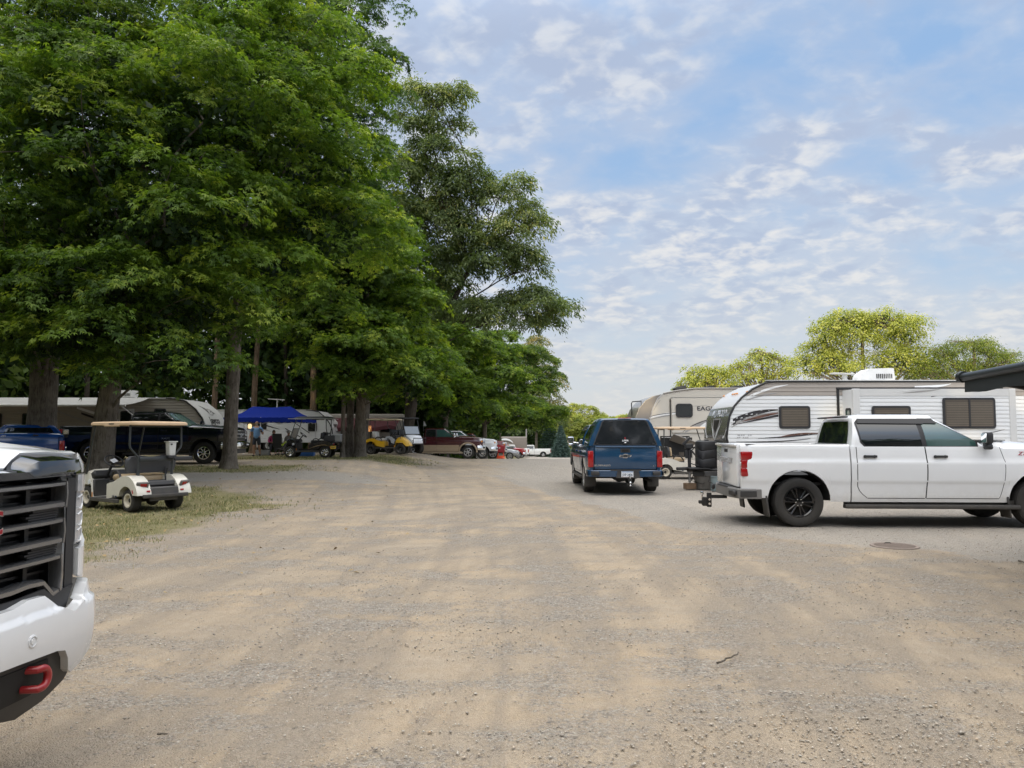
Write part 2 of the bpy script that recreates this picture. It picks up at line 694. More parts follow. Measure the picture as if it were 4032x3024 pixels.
# tyre streaks: noise drawn out along two curved ways through the lot
sepg = nt.nodes.new('ShaderNodeSeparateXYZ')
nt.links.new(P_, sepg.inputs[0])
gx, gy = sepg.outputs[0], sepg.outputs[1]
streaks = []
for (qa, qb, qc, off_) in ((-.0040, .055, .0, 3.1), (.018, .10, -1.5, 11.7)):
    lat = math_(nt, 'SUBTRACT', gx, math_(nt, 'ADD', math_(nt, 'MULTIPLY', math_(nt, 'MULTIPLY', gy, gy), qa), math_(nt, 'ADD', math_(nt, 'MULTIPLY', gy, qb), qc)))
    cmb = nt.nodes.new('ShaderNodeCombineXYZ')
    nt.links.new(math_(nt, 'MULTIPLY', lat, 1.5), cmb.inputs[0])
    nt.links.new(math_(nt, 'MULTIPLY', gy, .085), cmb.inputs[1])
    cmb.inputs[2].default_value = off_
    streaks.append(noise_(nt, cmb.outputs[0], 1.5, 6, .62, .2))
stk = math_(nt, 'ADD', math_(nt, 'MULTIPLY', streaks[0], .6), math_(nt, 'MULTIPLY', streaks[1], .4))
stkm = maprange(nt, stk, .40, .62, 0, 1, True)
tan = mixc(nt, math_(nt, 'MULTIPLY', stkm, .75), tan, (.27, .228, .178))
cover = math_(nt, 'ADD', cover, maprange(nt, stk, .40, .60, -.34, .14), clamp=True)
col = mixc(nt, cover, tan, stone)
col = mixc(nt, math_(nt, 'MULTIPLY', gm, .35), col, (.55, .52, .475))
col = mixc(nt, maprange(nt, nF, .3, .7, .34, 0), col, (.15, .125, .10))
# earth and thin turf
gr = math_(nt, 'ADD', ga, math_(nt, 'MULTIPLY', math_(nt, 'SUBTRACT', nC, .5), .7))
grm = maprange(nt, gr, .30, .85, 0, 1, True)
turf = mixc(nt, maprange(nt, nB, .35, .65), (.19, .185, .075), (.38, .33, .185))
turf = mixc(nt, maprange(nt, nF, .3, .7), turf, (.13, .125, .05))
col = mixc(nt, math_(nt, 'MULTIPLY', grm, .88), col, turf)
nt.links.new(col, b.inputs['Base Color'])
b.inputs['Roughness'].default_value = .95
b.inputs['Specular IOR Level'].default_value = .15
hgt = math_(nt, 'ADD', math_(nt, 'MULTIPLY', math_(nt, 'SUBTRACT', .6, st1.outputs['Distance']), math_(nt, 'ADD', math_(nt, 'MULTIPLY', cover, 1.0), .12)), math_(nt, 'MULTIPLY', nC, .55))
hgt = math_(nt, 'ADD', hgt, math_(nt, 'MULTIPLY', math_(nt, 'SUBTRACT', .5, st3.outputs['Distance']), .35))
bp = nd(nt, 'ShaderNodeBump', Strength=1.0, Distance=.028)
nt.links.new(hgt, bp.inputs['Height'])
nt.links.new(bp.outputs[0], b.inputs['Normal'])
nt.links.new(b.outputs[0], out.inputs[0])
GROUND_MAT = m
me = fast_mesh('ground', np.array(gv), gq, [m], attr=g1)
a2 = me.attributes.new('grey', 'FLOAT', 'POINT')
a2.data.foreach_set('value', g2.astype(np.float32))
me.shade_smooth()
ground = D.objects.new('ground', me)
COL.objects.link(ground)
tag(ground, 'tan dirt and grey gravel lot', 'ground', kind='structure')

# ------------------------------------------------------------------ loose stones


def scatter_stones(n, ymin, ymax, smin, smax, name, label):
    pts = []
    tries = 0
    while len(pts) < n and tries < n * 30:
        tries += 1
        t = random.random()
        y = ymin * (ymax / ymin) ** t
        x = random.uniform(-.70, .72) * y
        if x < -1.9 and y < 4.2:
            continue
        d = .5 + .9 * nz(x, y, .9, 9) + .5 * nz(x, y, 2.6, 3) + (.25 if grey_mask(x, y) > .5 else 0)
        if grass_mask(x, y) > .4:
            d -= .5
        if random.random() < d * .8:
            pts.append((x, y))
    base = np.array([(1, 0, 0), (-1, 0, 0), (0, 1, 0), (0, -1, 0), (0, 0, 1), (0, 0, -1)], float)
    tri = np.array([(0, 2, 4), (2, 1, 4), (1, 3, 4), (3, 0, 4), (2, 0, 5), (1, 2, 5), (3, 1, 5), (0, 3, 5)])
    N = len(pts)
    P = np.array([(x, y, gz(x, y) - .004) for x, y in pts])
    sz = smin * (smax / smin) ** (rng.random(N) ** 2.6)
    ang = rng.random(N) * 6.283
    J = base[None] * (.6 + .7 * rng.random((N, 6, 1)))
    J = J + rng.normal(0, .16, (N, 6, 3))
    J[:, :, 2] *= .62
    ca, sa = np.cos(ang)[:, None], np.sin(ang)[:, None]
    X = J[:, :, 0] * ca - J[:, :, 1] * sa
    Y = J[:, :, 0] * sa + J[:, :, 1] * ca
    V = np.stack([X, Y, J[:, :, 2]], -1) * sz[:, None, None] + P[:, None, :]
    V[:, :, 2] += (sz * .3)[:, None]
    F = (tri[None] + (np.arange(N) * 6)[:, None, None]).reshape(-1, 3)
    m, nt, out = nt_new('loose_stone')
    b = nd(nt, 'ShaderNodeBsdfPrincipled', Roughness=.9)
    g = nt.nodes.new('ShaderNodeNewGeometry')
    r = nt.nodes.new('ShaderNodeValToRGB')
    e = r.color_ramp.elements
    e[0].position, e[0].color = 0, (.27, .24, .21, 1)
    e[1].position, e[1].color = 1, (.56, .51, .44, 1)
    for p, cc in ((.12, (.30, .265, .225, 1)), (.45, (.42, .375, .31, 1)), (.75, (.50, .46, .40, 1)), (.86, (.46, .34, .23, 1))):
        k = e.new(p)
        k.color = cc
    nt.links.new(g.outputs['Random Per Island'], r.inputs[0])
    nt.links.new(r.outputs[0], b.inputs['Base Color'])
    nt.links.new(b.outputs[0], out.inputs[0])
    o = D.objects.new(name, fast_mesh(name, V.reshape(-1, 3), F, [m]))
    COL.objects.link(o)
    tag(o, label, 'gravel', kind='stuff')


scatter_stones(24000, 2.9, 17, .0035, .0125, 'gravel', 'loose grey and tan stones scattered over the dirt lot')

# ------------------------------------------------------------------ grass
gm_, nt, out = nt_new('grass_blades')
b = nd(nt, 'ShaderNodeBsdfPrincipled', Roughness=.7)
g = nt.nodes.new('ShaderNodeNewGeometry')
r = nt.nodes.new('ShaderNodeValToRGB')
e = r.color_ramp.elements
e[0].position, e[0].color = 0, (.085, .12, .03, 1)
e[1].position, e[1].color = 1, (.50, .42, .22, 1)
for p, cc in ((.30, (.14, .165, .045, 1)), (.52, (.25, .235, .085, 1)), (.74, (.37, .32, .16, 1))):
    k = e.new(p)
    k.color = cc
nt.links.new(g.outputs['Random Per Island'], r.inputs[0])
nt.links.new(r.outputs[0], b.inputs['Base Color'])
nt.links.new(b.outputs[0], out.inputs[0])


def scatter_grass(n, box, h0, h1, w):
    pts = []
    tries = 0
    while len(pts) < n and tries < n * 14:
        tries += 1
        x = random.uniform(box[0], box[1])
        y = random.uniform(box[2], box[3])
        gmk = grass_mask(x, y)
        if gmk < .05:
            # stray tufts reaching into the gravel
            if not (grass_mask(x - 1.0, y) > .3 and nz(x, y, 2.4, 21) > .33):
                continue
            gmk = .45
        tuft = .12 + 1.2 * max(0, nz(x, y, 1.6, 13) + .22) + .5 * max(0, nz(x, y, 6, 5))
        if random.random() < gmk * tuft:
            pts.append((x, y, tuft))
    return [(x, y, t, h0, h1, w) for x, y, t in pts]


bl = scatter_grass(36000, (-13.5, -3.6, 8.0, 16), .012, .048, .010)
bl += scatter_grass(14000, (-17, -4, 16, 24), .015, .055, .016)
bl += scatter_grass(13000, (-24, -6, 25, 29.2), .014, .048, .017)
bl += scatter_grass(8000, (-13, -3, 33, 43), .015, .055, .024)
A = np.array(bl)
N = len(A)
Pz = np.array([gz(x, y) for x, y in A[:, :2]])
ang = rng.random(N) * 6.283
h = (A[:, 3] + (A[:, 4] - A[:, 3]) * rng.random(N) ** 1.5) * (.6 + .6 * A[:, 2])
lean = rng.normal(0, .55, (N, 2)) * h[:, None]
w = A[:, 5]
base = np.stack([A[:, 0], A[:, 1], Pz - .02], -1)
dirv = np.stack([np.cos(ang), np.sin(ang), 0 * ang], -1) * w[:, None] * .5
top = base + np.stack([lean[:, 0], lean[:, 1], h + .02], -1)
V = np.stack([base - dirv, base + dirv, top + dirv * .25, top - dirv * .25], 1).reshape(-1, 3)
F = np.arange(N * 4).reshape(-1, 4)
o = D.objects.new('grass', fast_mesh('grass', V, F, [gm_]))
COL.objects.link(o)
tag(o, 'patchy yellowing grass under the trees and round the parked golf cart', 'grass', kind='stuff')

# a few dead leaves on the verge and the gravel beside it
r_ = np.random.default_rng(77)
pts = []
while len(pts) < 420:
    y = 7.5 + 24 * r_.random() ** 1.3
    x = -3.0 - 11 * r_.random() + (1.5 if y < 14 else 0)
    if x > -.66 * y and (grass_mask(x, y) > .2 or r_.random() < .18) and nz(x, y, 1.1, 31) > -.15:
        pts.append((x, y))
P = np.array([(x, y, gz(x, y) + .006) for x, y in pts])
N = len(P)
a = r_.random(N) * 6.283
d = np.stack([np.cos(a), np.sin(a), r_.normal(0, .25, N)], -1)
e = np.stack([-np.sin(a), np.cos(a), r_.normal(0, .35, N)], -1)
sz_ = (.022 + .025 * r_.random(N))[:, None]
V = np.stack([P - d * sz_, P + e * sz_ * .6 + [0, 0, .006], P + d * sz_, P - e * sz_ * .6 + [0, 0, .01]], 1).reshape(-1, 3)
m, nt, out = nt_new('dead_leaf')
b = nd(nt, 'ShaderNodeBsdfPrincipled', Roughness=.8)
g = nt.nodes.new('ShaderNodeNewGeometry')
r = nt.nodes.new('ShaderNodeValToRGB')
r.color_ramp.elements[0].color = (.20, .14, .07, 1)
r.color_ramp.elements[1].color = (.42, .30, .13, 1)
nt.links.new(g.outputs['Random Per Island'], r.inputs[0])
nt.links.new(r.outputs[0], b.inputs['Base Color'])
nt.links.new(b.outputs[0], out.inputs[0])
o = D.objects.new('fallen_leaves', fast_mesh('fallen_leaves', V, np.arange(N * 4).reshape(-1, 4), [m]))
COL.objects.link(o)
tag(o, 'dry brown leaves strewn over the grass verge and its gravel edge', 'fallen leaves', kind='stuff')
# ------------------------------------------------------------------ foliage
def leaf_mat(name, stops, trans=.45, gloss=.25, rnd=.26):
    if name in MATS:
        return MATS[name]
    m, nt, out = nt_new(name)
    g = nt.nodes.new('ShaderNodeNewGeometry')
    at = nd(nt, 'ShaderNodeAttribute', attribute_name='tone').outputs['Fac']
    f = math_(nt, 'ADD', math_(nt, 'MULTIPLY', g.outputs['Random Per Island'], rnd), math_(nt, 'MULTIPLY', at, 1.02 - rnd))
    r = nt.nodes.new('ShaderNodeValToRGB')
    e = r.color_ramp.elements
    e[0].position, e[0].color = stops[0][0], (*stops[0][1], 1)
    e[1].position, e[1].color = stops[-1][0], (*stops[-1][1], 1)
    for p, cc in stops[1:-1]:
        k = e.new(p)
        k.color = (*cc, 1)
    nt.links.new(f, r.inputs[0])
    d = nd(nt, 'ShaderNodeBsdfPrincipled', Roughness=.5)
    d.inputs['Specular IOR Level'].default_value = gloss
    nt.links.new(r.outputs[0], d.inputs['Base Color'])
    t = nt.nodes.new('ShaderNodeBsdfTranslucent')
    tcol = mixc(nt, 1.0, r.outputs[0], (1.25, 1.35, .55), 'MULTIPLY')
    nt.links.new(tcol, t.inputs[0])
    mx = nt.nodes.new('ShaderNodeMixShader')
    mx.inputs[0].default_value = trans
    nt.links.new(d.outputs[0], mx.inputs[1])
    nt.links.new(t.outputs[0], mx.inputs[2])
    nt.links.new(mx.outputs[0], out.inputs[0])
    MATS[name] = m
    return m


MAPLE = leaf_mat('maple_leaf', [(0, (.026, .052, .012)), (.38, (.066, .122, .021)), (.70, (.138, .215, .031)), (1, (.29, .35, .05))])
MAPLE_DARK = leaf_mat('shaded_maple_leaf', [(0, (.016, .040, .014)), (.5, (.045, .095, .024)), (1, (.12, .19, .035))])  # darker copy of the maple leaf, shade put into its colour
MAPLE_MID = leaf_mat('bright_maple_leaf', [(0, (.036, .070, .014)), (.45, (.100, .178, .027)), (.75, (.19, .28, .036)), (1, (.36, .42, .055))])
OAK = leaf_mat('oak_leaf', [(0, (.06, .095, .04)), (.5, (.125, .17, .07)), (.9, (.20, .245, .095)), (1, (.34, .33, .11))], .42, rnd=.16)
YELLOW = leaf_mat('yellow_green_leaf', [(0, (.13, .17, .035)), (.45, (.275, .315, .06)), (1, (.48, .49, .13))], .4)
LOCUST = leaf_mat('locust_leaf', [(0, (.07, .11, .02)), (.5, (.14, .19, .03)), (1, (.27, .29, .05))], .4)
RUSSET = leaf_mat('russet_leaf', [(0, (.08, .11, .035)), (.5, (.14, .165, .055)), (.85, (.22, .19, .075)), (1, (.30, .22, .09))], .35)
SPRUCE = leaf_mat('spruce_needle', [(0, (.04, .075, .065)), (.6, (.10, .16, .14)), (1, (.19, .26, .24))], .1)
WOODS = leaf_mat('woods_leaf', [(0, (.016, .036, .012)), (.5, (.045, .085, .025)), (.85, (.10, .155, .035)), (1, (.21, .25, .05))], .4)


INNER = leaf_mat('inner_shade_leaf', [(0, (.012, .028, .010)), (1, (.040, .080, .022))], .3)  # shade of the crown interior put into a darker leaf colour


def bark_mat(name, lo, hi):
    if name in MATS:
        return MATS[name]
    m, nt, out = nt_new(name)
    b = nd(nt, 'ShaderNodeBsdfPrincipled', Roughness=.95)
    b.inputs['Specular IOR Level'].default_value = .1
    tc = nd(nt, 'ShaderNodeTexCoord')
    mp = nt.nodes.new('ShaderNodeMapping')
    nt.links.new(tc.outputs['Object'], mp.inputs[0])
    mp.inputs['Scale'].default_value = (1, 1, .16)
    n1 = noise_(nt, mp.outputs[0], 17, 7, .72, 1.2)
    n2 = noise_(nt, tc.outputs['Object'], 2.2, 4, .6)
    c = mixc(nt, maprange(nt, n1, .32, .66), lo, hi)
    c = mixc(nt, maprange(nt, n2, .4, .75, 0, .6), c, tuple(x * 1.35 for x in hi))
    nt.links.new(c, b.inputs['Base Color'])
    bp = nd(nt, 'ShaderNodeBump', Strength=1.0, Distance=.05)
    nt.links.new(n1, bp.inputs['Height'])
    nt.links.new(bp.outputs[0], b.inputs['Normal'])
    nt.links.new(b.outputs[0], out.inputs[0])
    MATS[name] = m
    return m


BARK = bark_mat('maple_bark', (.035, .029, .023), (.23, .20, .165))
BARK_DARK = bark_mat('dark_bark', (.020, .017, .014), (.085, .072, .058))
BARK_WARM = bark_mat('sunlit_bark', (.06, .045, .03), (.24, .17, .11))  # warm sunlight on the trunks put into the bark colour

LT = {}
# maple: three pointed lobes from one base; tx = along the leaf, ty = across
LT['maple'] = (np.array([(0, 0, 0), (.42, .17, .03), (1, 0, -.10), (.42, -.17, .03),
                         (.26, .40, .02), (.66, .56, -.12), (.30, .16, .04),
                         (.26, -.40, .02), (.66, -.56, -.12), (.30, -.16, .04)]),
               np.array([(0, 3, 2, 1), (0, 6, 5, 4), (0, 7, 8, 9)]))
LT['oval'] = (np.array([(0, 0, 0), (.5, .26, .05), (1, 0, -.12), (.5, -.26, .05)]), np.array([(0, 3, 2, 1)]))
LT['long'] = (np.array([(0, 0, 0), (.45, .17, .04), (1, 0, -.16), (.45, -.17, .04)]), np.array([(0, 3, 2, 1)]))


def unit(a):
    return a / np.maximum(np.linalg.norm(a, axis=-1, keepdims=True), 1e-9)


def leaves(name, pos, nrm, tip, size, kind, mat, tone, parent=None):
    N = len(pos)
    nrm = unit(nrm)
    tip = tip - nrm * (tip * nrm).sum(-1, keepdims=True)
    tip = unit(tip)
    bi = np.cross(nrm, tip)
    tv, tq = LT[kind]
    k = len(tv)
    V = pos[:, None, :] + size[:, None, None] * (tv[None, :, 0:1] * tip[:, None, :] + tv[None, :, 1:2] * bi[:, None, :] + tv[None, :, 2:3] * nrm[:, None, :])
    F = (tq[None] + (np.arange(N) * k)[:, None, None]).reshape(-1, 4)
    me = fast_mesh(name, V.reshape(-1, 3), F, [mat], attr=np.repeat(tone, k))
    o = D.objects.new(name, me)
    COL.objects.link(o)
    if parent:
        o.parent = parent
    return o


def blob_sprays(blobs, n, inner=.78, seed=0, cull=None):
    """spray centres on the outside of a union of ellipsoids [(cx,cy,cz,rx,ry,rz)]"""
    r = np.random.default_rng(seed)
    B = np.array(blobs, float)
    area = (B[:, 3] * B[:, 4] + B[:, 3] * B[:, 5] + B[:, 4] * B[:, 5])
    pr = area / area.sum()
    out_p, out_o = [], []
    got = 0
    while got < n:
        m_ = n * 2
        bi = r.choice(len(B), m_, p=pr)
        d = unit(r.normal(0, 1, (m_, 3)))
        d[:, 2] = np.where(d[:, 2] < -.55, -d[:, 2], d[:, 2])
        f = inner + (1.04 - inner) * r.random(m_) ** .55
        p = B[bi, :3] + d * B[bi, 3:6] * f[:, None]
        o = unit(d / B[bi, 3:6])
        ok = np.ones(m_, bool)
        for j in range(len(B)):
            q = (p - B[j, :3]) / B[j, 3:6]
            ok &= ((q ** 2).sum(1) > .58) | (bi == j)
        if cull is not None:
            ok &= cull(p)
        out_p.append(p[ok])
        out_o.append(o[ok])
        got += ok.sum()
    return np.concatenate(out_p)[:n], np.concatenate(out_o)[:n]


def boughs(blobs, k, seed, r0=.9, r1=1.6, thick=.42):
    """flattened boughs standing out of each clump, with shade between the layers"""
    rr = random.Random(seed)
    out = [tuple(b_[:3]) + (b_[3] * .74, b_[4] * .74, b_[5] * .78) for b_ in blobs]
    for b_ in blobs:
        n = max(3, int(k * (b_[3] * b_[4]) ** .5 / 3))
        for i in range(n):
            a = 2 * math.pi * (i + rr.random()) / n
            e = rr.uniform(-.55, .95)
            c = math.sqrt(max(.1, 1 - e * e))
            q = rr.uniform(.80, 1.02)
            w = rr.uniform(r0, r1)
            out.append((b_[0] + math.cos(a) * b_[3] * c * q, b_[1] + math.sin(a) * b_[4] * c * q, b_[2] + e * b_[5], w, w, thick * rr.uniform(.8, 1.3)))
    return out


def make_sprays(sp, so, per, rad_, droop, r, flat=.14):
    """leaf positions / normals / tips / tones for flat drooping sprays"""
    N = len(sp)
    oh = so.copy()
    oh[:, 2] *= .25
    oh = unit(oh + r.normal(0, .25, (N, 3)) * np.array([1, 1, .3]))
    up = unit(np.array([0, 0, 1.0]) + so * .35 + r.normal(0, .16, (N, 3)))
    lat = unit(np.cross(up, oh))
    ax = unit(np.cross(lat, up))
    R_ = rad_ * (.65 + .7 * r.random(N))
    t = (r.random((N, per)) ** .7) * 1.7 - .75         # along the twig
    wdt = .75 * (1 - .35 * np.abs(t))
    u = r.normal(0, .5, (N, per)) * wdt
    w = r.normal(0, flat, (N, per))
    dz = -droop * (np.maximum(t, 0) ** 2 + .55 * u ** 2)
    pos = sp[:, None, :] + R_[:, None, None] * (t[..., None] * ax[:, None] + u[..., None] * lat[:, None] + w[..., None] * up[:, None])
    pos[..., 2] += R_[:, None] * dz
    nrm = up[:, None] * .9 + ax[:, None] * (.55 * np.maximum(t, 0))[..., None] + lat[:, None] * (.5 * u)[..., None] + r.normal(0, .38, (N, per, 3))
    tip = ax[:, None] * .8 + lat[:, None] * (1.3 * u)[..., None] + r.normal(0, .45, (N, per, 3))
    tip[..., 2] -= .55
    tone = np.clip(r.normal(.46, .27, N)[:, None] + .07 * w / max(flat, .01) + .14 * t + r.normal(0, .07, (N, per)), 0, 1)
    return pos.reshape(-1, 3), nrm.reshape(-1, 3), tip.reshape(-1, 3), tone.reshape(-1)


def trunk_geo(mb, pts, rads, seed=0, n=18, flare=.5, ridge=.075):
    """tapered trunk along pts with root flare and lumpy bark"""
    P = [Vector(p) for p in pts]
    L = [0]
    for a, b in zip(P, P[1:]):
        L.append(L[-1] + (b - a).length)
    steps = max(10, int(L[-1] / .22))
    rings = []
    for i in range(steps + 1):
        s = L[-1] * i / steps
        k = 0
        while k < len(L) - 2 and s > L[k + 1]:
            k += 1
        t = (s - L[k]) / max(1e-6, L[k + 1] - L[k])
        c = P[k].lerp(P[k + 1], t)
        r0 = rads[k] + (rads[k + 1] - rads[k]) * t
        fl = 1 + flare * math.exp(-s / .32)
        ring = []
        for j in range(n):
            a = 2 * math.pi * j / n
            lob = 1 + .28 * flare * math.exp(-s / .38) * math.sin(4 * a + seed)
            q = 1 + ridge * mnoise.noise(Vector((math.cos(a) * 2.5 + seed, math.sin(a) * 2.5, s * .7))) * 2 + ridge * .7 * mnoise.noise(Vector((math.cos(a) * 7, math.sin(a) * 7 + seed, s * 2.2)))
            ring.append((c.x + math.cos(a) * r0 * fl * lob * q, c.y + math.sin(a) * r0 * fl * lob * q, c.z))
        rings.append(ring)
    mb.loft(rings)
    return mb


def limb(mb, a, b, r0, r1, seed, sag=.15, n=6, k=7):
    a, b = Vector(a), Vector(b)
    rr = random.Random(seed)
    d = (b - a)
    pts, rs = [], []
    off = Vector((rr.uniform(-1, 1), rr.uniform(-1, 1), rr.uniform(-.2, .6))) * d.length * .10
    for i in range(k + 1):
        t = i / k
        p = a.lerp(b, t) + off * math.sin(math.pi * t) + Vector((0, 0, sag * d.length * t * (1 - t)))
        p += Vector((rr.uniform(-1, 1), rr.uniform(-1, 1), rr.uniform(-1, 1))) * d.length * .012
        pts.append(p)
        rs.append(r0 + (r1 - r0) * t ** .8)
    mb.tube(pts, rs, n)
    return pts


def tree(name, label, base, trunk, rads, blobs, n_spray, per, srad, lsize, mat, kind='maple', bark=None, droop=.35, seed=1,
         group=None, inner=.72, fill=0, fillmat=None, cull=None, twigs=14, flat=.10, cat='tree', fill_size=.25, bough=0, brange=(.9, 1.6)):
    """blobs / trunk points are relative to base"""
    r = np.random.default_rng(seed)
    root = thing(name, label, cat, base, group=group)
    mb = MB(bark or BARK)
    trunk_geo(mb, trunk, rads, seed, flare=.45)
    # limbs from the trunk into every clump of the crown
    T = [Vector(p) for p in trunk]
    for i, bb in enumerate(blobs):
        c = Vector(bb[:3])
        cand = min(T[1:], key=lambda p: (p - c).length + (3 if p.z > c.z - .3 else 0))
        idx = trunk.index(tuple(cand)) if tuple(cand) in trunk else len(trunk) - 1
        rr = rads[min(idx, len(rads) - 1)] * .5
        pts = limb(mb, cand, c, max(.05, rr), .03, seed * 31 + i)
        rr_ = random.Random(seed * 7 + i)
        for k in range(twigs // 3):
            d = Vector((rr_.uniform(-1, 1), rr_.uniform(-1, 1), rr_.uniform(-.4, .9)))
            d.normalize()
            e = c + Vector((d.x * bb[3], d.y * bb[4], d.z * bb[5])) * (1.10 if k == 0 else .82)
            limb(mb, pts[rr_.randint(3, len(pts) - 1)], e, .032, .008, seed * 77 + i * 9 + k, n=5, k=5)
    mb.build('trunk', root, 50)
    solid = blobs
    if bough:
        blobs = boughs(blobs, bough, seed, *brange)
    sp, so = blob_sprays(blobs, n_spray, inner, seed, cull)
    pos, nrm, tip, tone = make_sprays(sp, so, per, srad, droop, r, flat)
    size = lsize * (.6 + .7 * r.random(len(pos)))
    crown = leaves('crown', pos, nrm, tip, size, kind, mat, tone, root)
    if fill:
        # leaves inside the crown with shade put into their colour, in the same mesh
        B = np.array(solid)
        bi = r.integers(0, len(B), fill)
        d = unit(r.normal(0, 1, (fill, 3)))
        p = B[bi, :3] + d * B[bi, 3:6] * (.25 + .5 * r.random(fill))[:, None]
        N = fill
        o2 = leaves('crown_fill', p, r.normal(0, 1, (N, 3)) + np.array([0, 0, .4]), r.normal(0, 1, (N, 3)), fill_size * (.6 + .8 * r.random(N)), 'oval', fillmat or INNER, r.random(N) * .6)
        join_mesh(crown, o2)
    return root


def join_mesh(a, b):
    """append mesh b to mesh a (numpy), keeping materials and the tone attribute; all quads"""
    A, B = a.data, b.data

    def get(me):
        v = np.empty(len(me.vertices) * 3, np.float32)
        me.vertices.foreach_get('co', v)
        f = np.empty(len(me.loops), np.int32)
        me.loops.foreach_get('vertex_index', f)
        t = np.empty(len(me.vertices), np.float32)
        me.attributes['tone'].data.foreach_get('value', t)
        return v.reshape(-1, 3), f.reshape(-1, 4), t
    va, fa, ta = get(A)
    vb, fb, tb = get(B)
    mats = list(A.materials) + list(B.materials)
    mid = np.concatenate([np.zeros(len(fa)), np.ones(len(fb))])
    me = fast_mesh(A.name, np.concatenate([va, vb]), np.concatenate([fa, fb + len(va)]), mats, np.concatenate([ta, tb]), mid)
    a.data = me
    D.objects.remove(b)
    D.meshes.remove(B)
    D.meshes.remove(A)
    me.name = 'crown'
    return a
# ------------------------------------------------------------------ common vehicle materials
RUBBER = pm('tyre_rubber', (.020, .019, .018), .85, bump=.4, bscale=90, dirt=.32, dirtz=.9, dirtcol=(.11, .10, .085))
BLACKPL = pm('black_plastic', (.025, .025, .027), .55, dirt=.25)
BLACKGL = pm('gloss_black', (.008, .008, .009), .08, coat=.6)
CHASSIS = pm('chassis_black', (.012, .012, .012), .8, dirt=.25, dirtcol=(.10, .085, .065))
CHROME = pm('chrome', (.80, .81, .82), .10, metal=1.0, var=.04)
STEEL = pm('dull_steel', (.42, .42, .43), .38, metal=1.0, dirt=.2)
ALLOY = pm('alloy', (.55, .55, .56), .28, metal=.9, dirt=.25)
GLASS = pm('tinted_glass', (.010, .013, .014), .03, coat=.3, spec=.8)
GLASSL = pm('clear_cabin_glass', (.035, .085, .078), .03, coat=.5, spec=1.0)
GLASST = pm('teal_windscreen', (.12, .20, .19), .05, coat=.6, spec=1.0)
REDL = pm('red_lens', (.30, .008, .010), .12, coat=.6, emit=(.5, .01, .01, .04))
WHTL = pm('clear_lens', (.70, .71, .72), .10, coat=.8, spec=1.0)
AMBL = pm('amber_lens', (.72, .26, .03), .2)
SEAM = pm('panel_gap', (.015, .015, .016), .8)
WHITEP = pm('white_paint', (.78, .79, .80), .18, coat=.9, var=.02, dirt=.55, dirtcol=(.42, .37, .29), dirtz=.95)
BLUEP = pm('blue_paint', (.010, .050, .112), .20, coat=.8, var=.05, dirt=.45, dirtcol=(.12, .11, .10))
NAVYP = pm('navy_black_paint', (.004, .006, .016), .14, coat=.9, var=.1, dirt=.1)
MAROONP = pm('maroon_paint', (.055, .006, .010), .22, coat=.8, var=.05, dirt=.1)
REDP = pm('red_paint', (.30, .010, .012), .22, coat=.8, var=.05)
SILVERP = pm('silver_paint', (.42, .43, .45), .25, metal=.5, coat=.7, var=.04)
TANP = pm('tan_trim_paint', (.34, .26, .17), .35, coat=.4, dirt=.2)
OLDWHITE = pm('old_white_paint', (.74, .74, .70), .35, coat=.3, var=.03, dirt=.4)
PLATEM = pm('plate_white', (.72, .74, .76), .45)
DARKTX = pm('dark_lettering', (.02, .03, .07), .5)
SILVTX = pm('silver_lettering', (.75, .76, .77), .2, metal=.8)
WHITETX = pm('white_lettering', (.85, .85, .85), .5)
REDTX = pm('red_lettering', (.40, .02, .025), .45)
GREYTX = pm('grey_lettering', (.40, .40, .41), .5)


